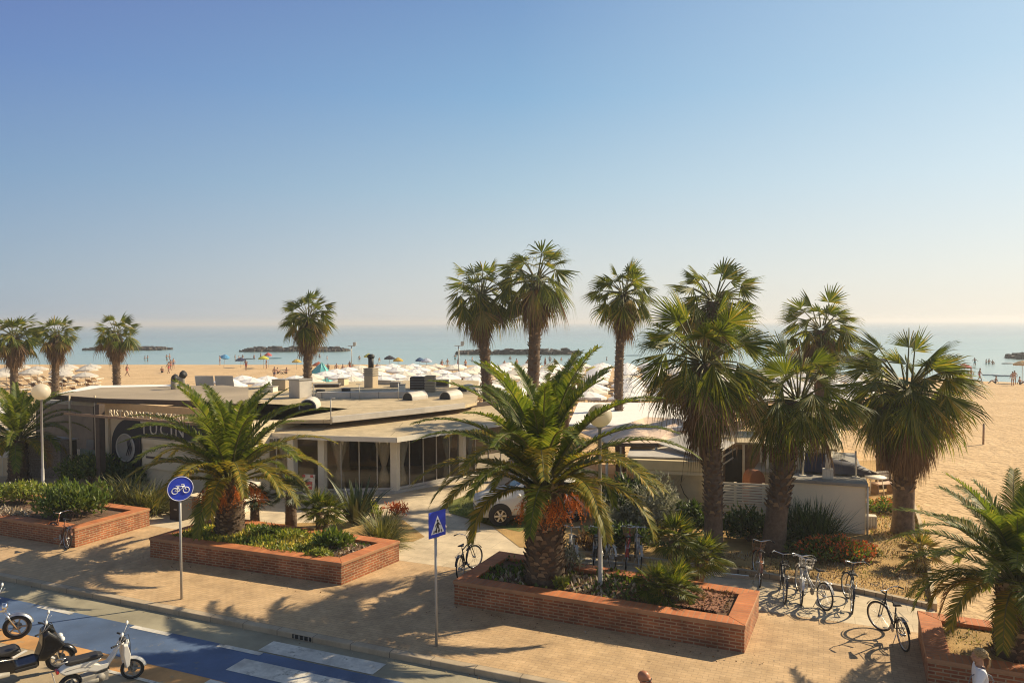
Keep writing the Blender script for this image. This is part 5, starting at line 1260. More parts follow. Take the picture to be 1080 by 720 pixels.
colour_umb(278, 389, (.62, .62, .06), 'bright yellow green umbrella on the waterline left of the lone palm', 1.2)
colour_umb(283, 388, (.60, .12, .10), 'red umbrella beside the yellow green one', .9, 2.5)
colour_umb(254, 388, (.03, .035, .09), 'navy umbrella standing low near the waterline', 1.3, 1.7)
colour_umb(236, 387, (.10, .35, .62), 'light blue umbrella leftmost on the waterline', 1.1, 2.2, .3)
colour_umb(313, 390, (.70, .50, .12), 'yellow orange umbrella just left of the lone palm trunk', 1.1, 1.7)
colour_umb(389, 391, (.66, .62, .10), 'lemon yellow umbrella behind the black roof flue', 1.1, 2.6)
colour_umb(411, 392, (.02, .02, .035), 'black umbrella right of the roof flue', 1.2, 2.4)
colour_umb(420, 393, (.70, .45, .06), 'amber umbrella right of the black one', 1.1, 2.2)
colour_umb(443, 393, (.05, .12, .25), 'dark blue umbrella at the edge of the packed rows', 1.0, 2.2)
colour_umb(450, 394, (.62, .66, .75), 'pale blue white umbrella next to the dark blue one', 1.2, 2.2)
colour_umb(336, 396, (.50, .12, .05), 'rust red umbrella beside the turquoise tent', 1.2, 1.9)
colour_umb(380, 397, (.62, .28, .05), 'orange umbrella before the packed rows behind the flue', 1.3, 1.3)
colour_umb(626, 407, (.70, .56, .05), 'yellow umbrella in the rows right of the central palm', 1.3, 2.2)
colour_umb(1017, 400, (.60, .10, .09), 'red umbrella at the water beside the broad palm', 1.2, 1.9)
colour_umb(1078, 403, (.66, .42, .18), 'tan umbrella on the waterline at the right edge', 1.4, 2.5)
colour_umb(990, 395, (.62, .6, .56), 'wide white umbrella half hidden by the broad palm', 1.6, 1.9)
p = G(338, 403, -.06)
t = thing('beach_tent', 'turquoise beach tent behind the lone fan palm trunk', 'tent', p)
mb = MB(); n = 9; P = [(0, 0, 2.4)]+[(1.75*math.cos(2*PI*j/n), 1.4*math.sin(2*PI*j/n), 0) for j in range(n)]
mid = [(1.2*math.cos(2*PI*j/n), .95*math.sin(2*PI*j/n), 1.2) for j in range(n)]
P = [(.2, 0, 2.4)]+mid+P[1:]
mb.add(P, [(0, 1+j, 1+(j+1) % n) for j in range(n)]+[(1+j, 1+n+j, 1+n+(j+1) % n, 1+(j+1) % n) for j in range(n)]); mb.build('fabric', colmat('turquoise_fabric', (.14, .52, .50), .8), t)
mb = MB(); [mb.tube([(1.22*math.cos(2*PI*j/n), .97*math.sin(2*PI*j/n), 1.2), (.2, 0, 2.43)], .03, 4) for j in range(n)]; mb.build('seam', colmat('tent_seam', (.30, .62, .60)), t)
def beachpole(u, v, h, l):
    mb = MB(); mb.tube([(0, 0, 0), (0, 0, h)], .06, 6); mb.box((0, 0, h), (.9, .12, .08)); mb.box((.4, 0, h+.25), (.35, .3, .45))
    tag(mb.build('beach_mast', M['pole'], None, G(u, v, -.05)), l, 'mast')
beachpole(371, 400, 4.2, 'tall pale mast with floodlight on the beach left of the flue'); beachpole(484, 410, 4.6, 'dark mast with loudspeaker standing in the umbrella rows')
# ------------------------------------------------------------------ people
def skinfig(joints, edges, root, name, sub=2):
    me = bpy.data.meshes.new(name); me.from_pydata([j[0] for j in joints], edges, [])
    o = bpy.data.objects.new(name, me); COL.objects.link(o)
    m_ = o.modifiers.new('skin', 'SKIN'); m_.use_smooth_shade = True
    for i, j in enumerate(joints):
        r_ = j[1]; me.skin_vertices[0].data[i].radius = r_ if hasattr(r_, '__len__') else (r_, r_)
    me.skin_vertices[0].data[root].use_root = True
    s_ = o.modifiers.new('sub', 'SUBSURF'); s_.levels = s_.render_levels = sub
    bpy.context.view_layer.update()
    m2 = bpy.data.meshes.new_from_object(o.evaluated_get(bpy.context.evaluated_depsgraph_get()))
    bpy.data.objects.remove(o); m2.name = name
    return m2
def body_mesh(pose, name, h=1.75, sub=2, head=True):
    """pose gives knees, feet, elbows and hands; the rest follows"""
    k = h/1.75; J = []; E_ = []
    def a(p, r_, par=None):
        J.append((tuple(c*k for c in p), tuple(x*k for x in r_) if hasattr(r_, '__len__') else r_*k)); i = len(J)-1
        if par is not None: E_.append((par, i))
        return i
    dz = pose.get('dz', 0); ln = pose.get('lean', (0, 0))
    pel = a((0, 0, .95+dz), (.15, .11)); wa = a((ln[0]*.35, ln[1]*.35, 1.12+dz), (.135, .10), pel); ch = a((ln[0]*.8, ln[1]*.8, 1.32+dz), (.165, .12), wa)
    nk = a((ln[0], ln[1], 1.47+dz), .058, ch)
    if head:
        a((ln[0]*1.1, ln[1]*1.1-.01, 1.57+dz), (.075, .085), nk); a((ln[0]*1.15, ln[1]*1.15-.015, 1.66+dz), (.085, .10), len(J)-1); a((ln[0]*1.15, ln[1]*1.15, 1.73+dz), (.05, .06), len(J)-1)
    for sx, (kn, ft, elb, hd) in ((-1, pose['L']), (1, pose['R'])):
        hp = a((sx*.09, 0, .88+dz), .092, pel); q = a(kn, .058, hp); f_ = a(ft, .040, q); a((ft[0], ft[1]-.13, max(.03, ft[2]-.06)), .035, f_)
        s_ = a((ln[0]*.9+sx*.19, ln[1]*.9, 1.41+dz), .055, ch); q = a(elb, .040, s_); w_ = a(hd, .028, q); a((hd[0], hd[1]-.03, hd[2]-.08), .030, w_)
    return skinfig(J, E_, 0, name, sub)
STAND = {'L': ((-.10, -.02, .5), (-.11, .02, .08), (-.27, .03, 1.14), (-.28, -.05, .90)), 'R': ((.10, -.02, .5), (.11, .02, .08), (.27, .03, 1.14), (.28, -.05, .90))}
WALK = {'lean': (0, -.04), 'L': ((-.09, -.16, .52), (-.09, -.28, .10), (-.26, .12, 1.15), (-.27, .10, .90)), 'R': ((.09, .05, .49), (.09, .33, .14), (.26, -.12, 1.15), (.26, -.26, .95))}
SIT = {'dz': -.80, 'lean': (0, .06), 'L': ((-.16, -.38, .38), (-.15, -.62, .07), (-.27, .12, .35), (-.28, .22, .10)), 'R': ((.16, -.38, .38), (.15, -.62, .07), (.26, -.05, .38), (.18, -.32, .36))}
WADE = {'L': ((-.12, -.05, .5), (-.13, .02, .08), (-.34, -.05, 1.22), (-.42, -.22, 1.12)), 'R': ((.12, -.05, .5), (.13, .02, .08), (.34, -.05, 1.22), (.42, -.22, 1.15))}
skin = pmat('skin', (.40, .21, .125), .55, .1, 6)
skin_d = pmat('skin_tanned', (.24, .115, .065), .55, .1, 6)
hairm = pmat('dark_hair', (.03, .02, .014), .6, .3, 12)
def person_small(pose, name, swim, sk, hair, h):
    me = body_mesh(pose, name, h, 1)
    for m_ in (sk, swim, hair): me.materials.append(m_)
    top = max(v.co.z for v in me.vertices); dz = pose.get('dz', 0)
    for p in me.polygons:
        z = p.center.z; lo, hi = (.80+dz)*h/1.75, (1.04+dz)*h/1.75
        p.material_index = 2 if (z > top-.13*h/1.75 and p.center.y > -.07) or z > top-.06 else (1 if lo < z < hi and abs(p.center.x) < .2 else 0)
        p.use_smooth = True
    o = bpy.data.objects.new('person', me); COL.objects.link(o); return o
pr_ = random.Random(5)
sw = [colmat('swim_'+n, c) for n, c in (('navy', (.02, .03, .12)), ('red', (.45, .04, .03)), ('black', (.02, .02, .02)), ('teal', (.03, .25, .28)), ('white', (.7, .68, .62)))]
PROT = []
for i, (po, nm) in enumerate(((STAND, 'standing'), (WALK, 'walking'), (SIT, 'sitting'), (WADE, 'wading'), (STAND, 'standing'), (WALK, 'walking'))):
    PROT.append(person_small(po, nm, sw[i % 5], skin_d if i % 2 else skin, hairm, 1.72 if i < 4 else 1.6))
first = set()
def crowd(spots, label, kinds, group, z=None, sink=0.):
    for u, v in spots:
        i = pr_.choice(kinds); o = PROT[i]
        if i in first: c = o.copy(); COL.objects.link(c)
        else: c = o; first.add(i)
        zz = -.33 if z is None else z; p = G(u, v, zz)
        if z is None: p.z -= sink*pr_.uniform(.6, 1.3)
        else: p.z = sand_z(shore_d(p.x, p.y))-.02
        c.location = p; c.rotation_euler = (0, 0, pr_.uniform(0, 2*PI)); tag(c, label, 'person', group)
crowd([(248, 379), (252, 378), (256, 379.5), (268, 378), (275, 377), (316, 378), (337, 377), (345, 379), (379, 379), (400, 381), (538, 379), (560, 382), (580, 381), (592, 380), (600, 382), (606, 380), (640, 380), (480, 379), (498, 381), (575, 382.5), (1040, 384), (1043, 383.5), (1047, 384), (156, 381), (153, 380.5), (176, 380), (179, 379)],
      'bather standing waist deep in the shallow sea', (0, 3, 4), 'bathers in the shallow sea', None, .75)
crowd([(1028, 385)], 'bather with white top wading at the right, apart from the others', (3,), 'bathers in the shallow sea', None, .5)
crowd([(232, 384.5)], 'dark clad person standing on the waterline beside the light blue umbrella', (0,), None, -.1)
crowd([(259.5, 391)], 'person walking on bare sand below the navy umbrella', (1,), None, -.05)
crowd([(281, 389)], 'person standing under the yellow green umbrella', (4,), None, -.05)
crowd([(289.5, 401)], 'person standing alone behind the roof solar panels', (0,), None, -.05)
crowd([(293, 394), (302, 394)], 'person sitting on the sand in front of the umbrella rows left of the lone palm', (2,), 'people sitting on the sand', -.05)
crowd([(134, 397)], 'person walking on the bare sand right of the third fan palm', (1,), None, -.05)
crowd([(171, 393), (178, 394), (180, 391), (183, 389)], 'person of the small group on the sand at the left', (0, 1, 2), 'small group on the left sand', -.05)
crowd([(362, 396), (372, 397), (355, 396), (346, 395), (369, 393), (398, 395)], 'person standing among the first umbrellas near the turquoise tent', (0, 1, 5), 'people near the turquoise tent', -.05)
crowd([(465, 396), (466, 391), (472, 389), (483, 389), (491, 391), (532, 391), (545, 390), (556, 391), (575, 391), (585, 390)], 'person standing at the water edge behind the umbrella rows', (0, 1, 4), 'people along the water edge', -.05)
crowd([(1033, 402)], 'person walking along the waterline at the right', (1,), None, -.05)
crowd([(1024, 403), (1021, 392)], 'person standing by the red umbrella at the right', (0, 4), 'people by the red umbrella', -.05)
crowd([(1068, 406), (1070, 404)], 'person standing by the tan umbrella at the right edge', (0, 4), 'people by the tan umbrella', -.05)
crowd([(1076, 404), (1050, 403)], 'person sitting on the waterline at the right edge', (2,), 'people sitting at the right waterline', -.05)
for i, o in enumerate(PROT):
    if i not in first: bpy.data.objects.remove(o)
# boards and small boats on the water
def board(u, v, L, c, label, rz):
    mb = MB(); mb.ell((0, 0, .06), (L/2, .38, .10), 14, 7); mb.box((L*.3, 0, .02), (.2, .03, .12)); tag(mb.build('float_board', colmat('float_cloth', c), None, G(u, v, -.33), rz), label, 'float')
board(290, 378, 3, (.05, .16, .20), 'dark green paddle board floating behind the yellow green umbrella', .1); board(1045, 395.5, 2.6, (.2, .28, .33), 'grey blue float at the right waterline, left of two', .1)
board(1060, 396.5, 3.2, (.12, .18, .24), 'darker grey float at the right waterline, right of two', -.1); board(1063, 383.5, 2.6, (.04, .04, .05), 'small dark inflatable far out at the right', .2)
board(262, 378.5, 3, (.04, .05, .06), 'dark inflatable among the bathers left of the lone palm', .1); board(668, 375, 4, (.08, .14, .18), 'long dark kayak right of the slim straight palm', .05)
# ---- the two passers-by --------------------------------------------------
def merge_body(name, parts, vox, mat, parent=None):
    """join overlapping pieces into one continuous skin"""
    V_ = []; F_ = []
    for me, Mx in parts:
        n = len(V_); V_ += [Mx @ v.co for v in me.vertices]; F_ += [tuple(i+n for i in p.vertices) for p in me.polygons]
    me = bpy.data.meshes.new(name); me.from_pydata([tuple(v) for v in V_], [], F_)
    o = bpy.data.objects.new(name, me); COL.objects.link(o)
    r_ = o.modifiers.new('remesh', 'REMESH'); r_.mode = 'VOXEL'; r_.voxel_size = vox; r_.use_smooth_shade = True
    s_ = o.modifiers.new('smooth', 'SMOOTH'); s_.factor = .5; s_.iterations = 3
    bpy.context.view_layer.update()
    m2 = bpy.data.meshes.new_from_object(o.evaluated_get(bpy.context.evaluated_depsgraph_get()))
    bpy.data.objects.remove(o); m2.name = name; m2.materials.clear(); m2.materials.append(mat)
    for p in m2.polygons: p.use_smooth = True
    ob = bpy.data.objects.new(name, m2); COL.objects.link(ob); ob.parent = parent
    return ob
def mbmesh(fn):
    mb = MB(); fn(mb); me = bpy.data.meshes.new('tmp'); me.from_pydata([tuple(v) for v in mb.v], [], mb.f); return me
def head_parts(c):
    c = Vector(c)
    def fn(mb):
        mb.ell(c+Vector((0, .015, .035)), (.078, .098, .095), 24, 16)          # skull
        mb.ell(c+Vector((0, -.025, -.045)), (.060, .068, .075), 20, 14)         # face and jaw
        mb.ell(c+Vector((0, -.060, -.088)), (.030, .028, .024), 12, 8)          # chin
        mb.ell(c+Vector((0, -.098, -.025)), (.013, .022, .020), 10, 8); mb.ell(c+Vector((0, -.088, .0)), (.010, .016, .032), 10, 8)   # nose
        mb.ell(c+Vector((0, -.078, .028)), (.052, .020, .012), 12, 8)           # brow
        mb.ell(c+Vector((0, -.086, -.062)), (.024, .012, .007), 10, 6); mb.ell(c+Vector((0, -.084, -.072)), (.021, .012, .008), 10, 6)   # lips
        for sx in (-1, 1):
            mb.ell(c+Vector((sx*.079, .012, -.012)), (.012, .022, .033), 10, 8)  # ears
            mb.ell(c+Vector((sx*.040, -.062, -.030)), (.022, .022, .022), 10, 8) # cheeks
    return mbmesh(fn)
def hand_parts(w, d, side):
    """palm, four bent fingers and a thumb"""
    w = Vector(w); d = Vector(d).normalized(); f_ = Vector((0, -1, 0)); f_ = (f_-d*f_.dot(d)).normalized(); o_ = d.cross(f_)*side
    def fn(mb):
        mb.tube([w-d*.02, w+d*.03, w+d*.075], [.024, .034, .034], 10)
        for k, (off, L) in enumerate(((-.027, .070), (-.009, .080), (.009, .075), (.026, .058))):
            b = w+d*.072+f_*(-off)
            mb.tube([b-d*.02, b, b+d*L*.5+o_*.006, b+d*L*.85+o_*.024, b+d*L+o_*.036], [.010, .0095, .009, .0085, .007], 8)
        b = w+d*.02+f_*.028; mb.tube([b-f_*.012, b+f_*.012+d*.018+o_*.008, b+f_*.022+d*.045+o_*.018, b+f_*.022+d*.068+o_*.022], [.012, .0115, .010, .008], 8)
    return mbmesh(fn)
def cloth(name, joints, edges, mat, parent, root=0, sub=2):
    me = skinfig(joints, edges, root, name, sub); me.materials.clear(); me.materials.append(mat)
    for p in me.polygons: p.use_smooth = True
    o = bpy.data.objects.new(name, me); COL.objects.link(o); o.parent = parent; return o
def walker(label, loc, rz, h, skinm, top, trousers, shoes, sleeves, pose=WALK):
    t = thing('person', label, 'person', loc, rz)
    k = h/1.75; I = Matrix.Scale(k, 4); ln = pose.get('lean', (0, 0))
    bm_ = body_mesh(pose, 'body_src', 1.75, 2, head=False)
    parts = [(bm_, I), (head_parts((ln[0]*1.1, ln[1]*1.1-.015, 1.625)), I), (mbmesh(lambda mb: mb.tube([(ln[0], ln[1]+.01, 1.42), (ln[0]*1.1, ln[1]*1.1, 1.58)], [.062, .056], 14)), I)]
    for sx, s_ in ((-1, 'L'), (1, 'R')):
        e_, hd = Vector(pose[s_][2]), Vector(pose[s_][3]); parts.append((hand_parts(hd, hd-e_, sx), I))
    body = merge_body('body', parts, .0085, skinm, t)
    def kk(p): return tuple(c*k for c in p)
    J = [(kk((0, 0, .92)), (.178*k, .135*k)), (kk((ln[0]*.35, ln[1]*.35, 1.12)), (.165*k, .128*k)), (kk((ln[0]*.8, ln[1]*.8, 1.32)), (.188*k, .143*k)), (kk((ln[0]*.98, ln[1]*.98, 1.45)), (.088*k, .08*k))]
    Ed = [(0, 1), (1, 2), (2, 3)]
    for sx, s_ in ((-1, 'L'), (1, 'R')):
        e_, hd = Vector(pose[s_][2]), Vector(pose[s_][3]); sh = Vector((ln[0]*.9+sx*.19, ln[1]*.9, 1.41))
        J.append((kk(sh), .078*k)); Ed.append((2, len(J)-1)); J.append((kk(sh.lerp(e_, .8 if sleeves < 1 else 1)), .060*k)); Ed.append((len(J)-2, len(J)-1))
        if sleeves >= 1: J.append((kk(e_.lerp(hd, .85)), .042*k)); Ed.append((len(J)-2, len(J)-1))
    cloth('shirt', J, Ed, top, t)
    J = [(kk((0, 0, .97)), (.165*k, .125*k))]; Ed = []
    for sx, s_ in ((-1, 'L'), (1, 'R')):
        kn, ft = Vector(pose[s_][0]), Vector(pose[s_][1])
        J.append((kk((sx*.09, 0, .86)), .108*k)); Ed.append((0, len(J)-1)); J.append((kk(kn), .074*k)); Ed.append((len(J)-2, len(J)-1)); J.append((kk(kn.lerp(ft, .9)), .056*k)); Ed.append((len(J)-2, len(J)-1))
    cloth('trousers', J, Ed, trousers, t)
    for s_ in 'LR':
        ft = Vector(pose[s_][1]); mb = MB(); mb.ell((ft.x*k, (ft.y-.05)*k, (ft.z-.035)*k), (.05*k, .14*k, .052*k), 14, 9); mb.build('shoe', shoes, t)
    return t, k, Vector((ln[0]*1.1, ln[1]*1.1-.015, 1.625))*k
# bald man near the bottom centre
def at_head(u, v, ztop, zfoot):
    p = G(u, v, ztop); return Vector((p.x, p.y, zfoot))
t, k, hc = walker('bald tanned man in dark top and black sunglasses at the bottom edge', at_head(676, 706.5, 1.64, -.12), rad(62), 1.76, pmat('skin_bald', (.42, .17, .08), .45, .08, 8), M['black_plastic'], colmat('dark_trousers', (.03, .035, .05)), M['rubber'], 1)
mb = MB()
for sx in (-1, 1): mb.ell(hc+Vector((sx*.034, -.092, .008)), (.027, .008, .021), 12, 8); mb.tube([hc+Vector((sx*.06, -.085, .012)), hc+Vector((sx*.086, -.03, .012)), hc+Vector((sx*.086, .02, .0))], .004, 5)
mb.tube([hc+Vector((-.012, -.102, .012)), hc+Vector((.012, -.102, .012))], .004, 5); mb.build('sunglasses', M['dark'], t)
mb = MB(); mb.ell(hc+Vector((0, -.040, -.075)), (.064, .062, .052), 18, 12); o = mb.build('beard', pmat('stubble', (.20, .10, .06), .8, .2, 20), t)
# woman at the right
t, k, hc = walker('blonde woman with ponytail, white top and thin bag strap at the lower right', at_head(1036, 686.5, 1.62, 0), rad(-112), 1.66, skin, pmat('white_top', (.78, .77, .76), .85, .05, 5), colmat('blue_shorts', (.10, .14, .22)), M['white'], 0)
bl = leafmat('blonde_hair', [(0, (.25, .15, .06)), (.6, (.42, .28, .12)), (1, (.58, .42, .20))], .1, .5)
mb = MB(); mb.ell(hc+Vector((0, .022, .040)), (.080, .098, .092), 22, 14)
for q in range(260):
    a = rnd.uniform(-2.3, 2.3); zz = rnd.uniform(-.01, .125); w_ = math.sqrt(max(.05, 1-((zz-.035)/.1)**2)); b = hc+Vector((math.sin(a)*.084*w_, .02+math.cos(a)*.10*w_, zz)); e_ = hc+Vector((0, .125, .02))
    mb.tube([b, b.lerp(e_, .5)+Vector((math.sin(a)*.03, .02, .01)), e_], [.005, .006, .004], 4, 0, False)
for q in range(40):
    a = rnd.uniform(-.03, .03); mb.tube([hc+Vector((a*.4, .12, .02)), hc+Vector((a*1.2, .165, -.03)), hc+Vector((a*1.5, .16, -.12)), hc+Vector((a*1.2, .13, -.20+rnd.uniform(-.03, .03)))], [.008, .011, .009, .003], 4, 0, False)
mb.build('hair', bl, t)
mb = MB(); mb.tube([(.12, .10, 1.36*k), (.0, .165, 1.22*k), (-.14, .12, 1.02*k)], .010, 6); mb.tube([(.12, .10, 1.36*k), (.11, -.03, 1.41*k), (.05, -.16, 1.28*k), (-.10, -.17, 1.08*k), (-.19, -.03, .98*k)], .010, 6)
mb.box((-.22, .04, .92*k), (.07, .24, .2)); mb.build('shoulder_bag', colmat('bag_grey', (.16, .17, .2)), t)
# ------------------------------------------------------------------ bicycles
def make_wheel(parent, x, r, w=.02, spokes=True):
    mb = MB(); mb.torus((0, 0, 0), r-w, w, 34, 8); wl = mb.build('wheel', M['rubber'], parent, (x, 0, r))
    mb = MB(); mb.torus((0, 0, 0), r-2.2*w, w*.55, 34, 6); mb.lathe([(.022, -.05), (.03, -.03), (.022, 0), (.03, .03), (.022, .05)], n=10, axis='Y')
    if spokes:
        for k in range(18):
            a = 2*PI*k/18; s_ = .03 if k % 2 else -.03; mb.tube([(.02*math.cos(a), s_, .02*math.sin(a)), ((r-2.2*w)*math.cos(a+.3), 0, (r-2.2*w)*math.sin(a+.3))], .0022, 3, 0, False)
    mb.build('rim', M['steel'], wl); return wl
def bike(label, loc, rz, frame, steer=.25, basket=None, step=True, lean=.07, group=None, crate=None):
    t = thing('bicycle', label, 'bicycle', loc, rz, group); t.rotation_euler.x = lean
    r = .335; X = .53
    make_wheel(t, -X, r)
    # the steered front end
    c, s_ = math.cos(steer), math.sin(steer)
    def S(x, y, z): return (.36+x*c-y*s_, x*s_+y*c, z)
    w = make_wheel(t, X, r); q = S(X-.36, 0, r); w.location = q; w.rotation_euler = (0, 0, steer)
    mb = MB()
    for y in (-.05, .05): mb.tube([S(X-.36, y, r), S(X-.36-.09, y, r+.30), S(.0, y*.8, .78)], .012, 6)
    mb.tube([S(.0, 0, .76), S(-.045, 0, .98)], .017, 8); mb.build('fork', frame, t)
    mb = MB(); mb.tube([S(-.25, -.29, 1.02), S(-.08, -.24, 1.04), S(-.03, -.1, 1.0), S(-.045, 0, .98), S(-.03, .1, 1.0), S(-.08, .24, 1.04), S(-.25, .29, 1.02)], .012, 8); hb = mb.build('handlebar', M['chrome'], t)
    for y in (-.28, .28): mb = MB(); mb.tube([S(-.26, y*1.02, 1.02), S(-.14, y*.94, 1.035)], .018, 8); mb.build('grip', M['rubber'], hb)
    bbx, bbz = -.06, .29
    mb = MB(); T = lambda a, b, r_=.017: mb.tube([a, b], r_, 8)
    hd = (.345, 0, .80); hl = (.385, 0, .66)
    T(hd, hl, .022); T(hl, (bbx, 0, bbz), .02)
    if step: mb.tube([(.36, 0, .76), (.2, 0, .56), (-.02, 0, .44), (-.11, 0, .42)], .016, 8)
    else: T((.35, 0, .77), (-.20, 0, .74))
    T((bbx, 0, bbz), (-.22, 0, .80))
    for y in (-.05, .05): mb.tube([(-X, y, r), (-.25, y*.5, .36), (bbx, 0, bbz)], .010, 6); mb.tube([(-X, y, r), (-.20, 0, .70)], .009, 6)
    mb.build('frame', frame, t)
    mb = MB(); P = []; 
    for i, (x, w_, z) in enumerate(((.16, .02, .0), (.08, .03, .005), (-.02, .07, .01), (-.1, .095, .02), (-.14, .08, .025))):
        for (yy, zz) in ((-1, -.015), (-.6, .02), (.6, .02), (1, -.015)): P.append((-.22+x, w_*yy, .87+z+zz))
    mb.add(P, [(i*4+j, i*4+j+1, i*4+j+5, i*4+j+4) for i in range(4) for j in range(3)]+[(0, 4, 7, 3), (4, 8, 11, 7), (8, 12, 15, 11), (12, 16, 19, 15), (16, 17, 18, 19), (3, 2, 1, 0)]); sd = mb.build('saddle', M['black_plastic'], t)
    mb = MB(); mb.tube([(-.215, 0, .78), (-.235, 0, .87)], .012, 6); mb.build('seat_post', M['steel'], sd)
    mb = MB()
    for (x0, a0, a1, fr) in ((-X, .3, 2.7, 0),): 
        n = 14; P = [(x0+(r+.03)*math.cos(a0+(a1-a0)*i/n), y, r+(r+.03)*math.sin(a0+(a1-a0)*i/n)) for i in range(n+1) for y in (-.03, .03)]
        mb.add(P, [(2*i, 2*i+1, 2*i+3, 2*i+2) for i in range(n)]); mb.build('mudguard', frame, t)
    mb = MB(); n = 12; P = [S(X-.36+(r+.03)*math.cos(.5+1.9*i/n), y, r+(r+.03)*math.sin(.5+1.9*i/n)) for i in range(n+1) for y in (-.03, .03)]
    mb.add(P, [(2*i, 2*i+1, 2*i+3, 2*i+2) for i in range(n)]); mb.build('mudguard', frame, t)
    mb = MB(); mb.lathe([(.085, .04), (.085, .048)], (bbx, 0, bbz), 20, 0, False, 'Y'); mb.tube([(bbx, .05, bbz), (bbx+.15, .07, bbz-.06)], .010, 5); mb.tube([(bbx, -.05, bbz), (bbx-.15, -.07, bbz+.06)], .010, 5)
    mb.box((bbx+.15, .12, bbz-.06), (.09, .08, .02)); mb.box((bbx-.15, -.12, bbz+.06), (.09, .08, .02)); mb.build('crankset', M['grey'], t)
    mb = MB(); mb.tube([(-.42, .10, .30), (-.35, .17, .02)], .009, 5); mb.tube([(-.72, .05, .70), (-.2, .06, .70)], .007, 5); mb.tube([(-.72, -.05, .70), (-.2, -.06, .70)], .007, 5); mb.tube([(-.72, -.05, .70), (-.72, .05, .70)], .007, 5); mb.tube([(-.68, .05, .7), (-X, .06, r)], .006, 5); mb.build('luggage_rack', M['steel'], t)
    if basket:
        mb = MB(); n = 12; 
        for z, rr in ((.72, .13), (.80, .145), (.88, .16), (.96, .175)): mb.tube([S(.13+rr*.8*math.cos(2*PI*i/n), rr*1.15*math.sin(2*PI*i/n), z) for i in range(n+1)], .007, 4)
        for i in range(n): mb.tube([S(.13+.13*.8*math.cos(2*PI*i/n), .13*1.15*math.sin(2*PI*i/n), .72), S(.13+.175*.8*math.cos(2*PI*i/n), .175*1.15*math.sin(2*PI*i/n), .97)], .005, 4)
        mb.lathe([(.12, .715), (.125, .73)], S(.13, 0, 0), 14); mb.build('basket', basket, t)
    if crate:
        mb = MB(); mb.box((-.52, 0, .80), (.34, .30, .18)); mb.build('rear_box', crate, t, bev=.02)
    return t
bc = {n: pmat('bike_'+n, c, .35, .08, 5) for n, c in (('black', (.02, .02, .022)), ('white', (.62, .6, .56)), ('red', (.38, .04, .03)), ('silver', (.45, .44, .42)), ('blue', (.04, .15, .42)), ('rust', (.28, .12, .06)), ('green', (.05, .14, .09)))}
wick = pmat('wicker', (.30, .17, .08), .85, .3, 20)
gb = 'bicycles parked side by side on the pale path'
def near_rear(u, v, rz): q = G(u, v); return q+Vector((math.cos(rz), math.sin(rz), 0))*.53
for u, v, rz, lab, fr, kw in (
    (801, 619, rad(74), 'bicycle with brown wicker basket, nearest the leaning palm foot', bc['rust'], dict(basket=wick, steer=.3)),
    (827, 636, rad(76), 'black bicycle with narrow saddle, second along the pale path', bc['black'], dict(steer=-.1)),
    (844.5, 638, rad(72), 'red and white bicycle, third along the pale path', bc['white'], dict(steer=.15, crate=None)),
    (898, 647, rad(68), 'black bicycle standing last in the row toward the sand', bc['black'], dict(steer=.4, step=False))):
    bike(lab, near_rear(u, v, rz), rz, fr, group=gb, **kw)
q = G(868, 642); bike('silver bicycle with pale basket, standing sideways in the row', q+Vector((-.1, .45, 0)), rad(100), bc['silver'], -.75, M['light_grey'], group=gb)
q = G(959, 684); bike('black bicycle standing alone beside the right brick planter', q+Vector((-.10, .45, 0)), rad(84), bc['black'], .55, None, step=True, lean=-.06)
g2 = 'bicycles in the shade behind the central planter'
for u, fr, rz, lab in ((558, 'blue', 75, 'blue bicycle half hidden left of the largest palm trunk'), (606, 'silver', 95, 'silver bicycle just right of the largest palm trunk'), (626, 'black', 80, 'black bicycle directly behind the central lamp post'), (645, 'white', 100, 'white bicycle right of the central lamp post in the shade'), (660, 'red', 78, 'red bicycle in the shade, second from the right of its row'), (674, 'silver', 88, 'silver bicycle at the right end of the shaded row')):
    bike(lab, near_rear(u, 601, rad(rz)), rad(rz), bc[fr], rnd.uniform(-.4, .4), wick if u == 660 else None, group=g2)
q = G(60, 578); bike('dark bicycle propped against the front of the far left planter', q+Vector((-.05, .25, 0)), rad(140), bc['rust'], .3, None, lean=.1)
q = G(488, 611); bike('black bicycle leaning on the left end of the central planter', q+Vector((.10, .42, 0)), rad(76), bc['black'], -.5, None, step=False, lean=-.10)
# low rack rails
tag(rail('bike_rack', [G(560, 588), G(600, 592), G(680, 599), G(790, 611)], .05, .05, M['steel'], .06), 'long low metal bike rack rail behind the central planter', 'bike rack')
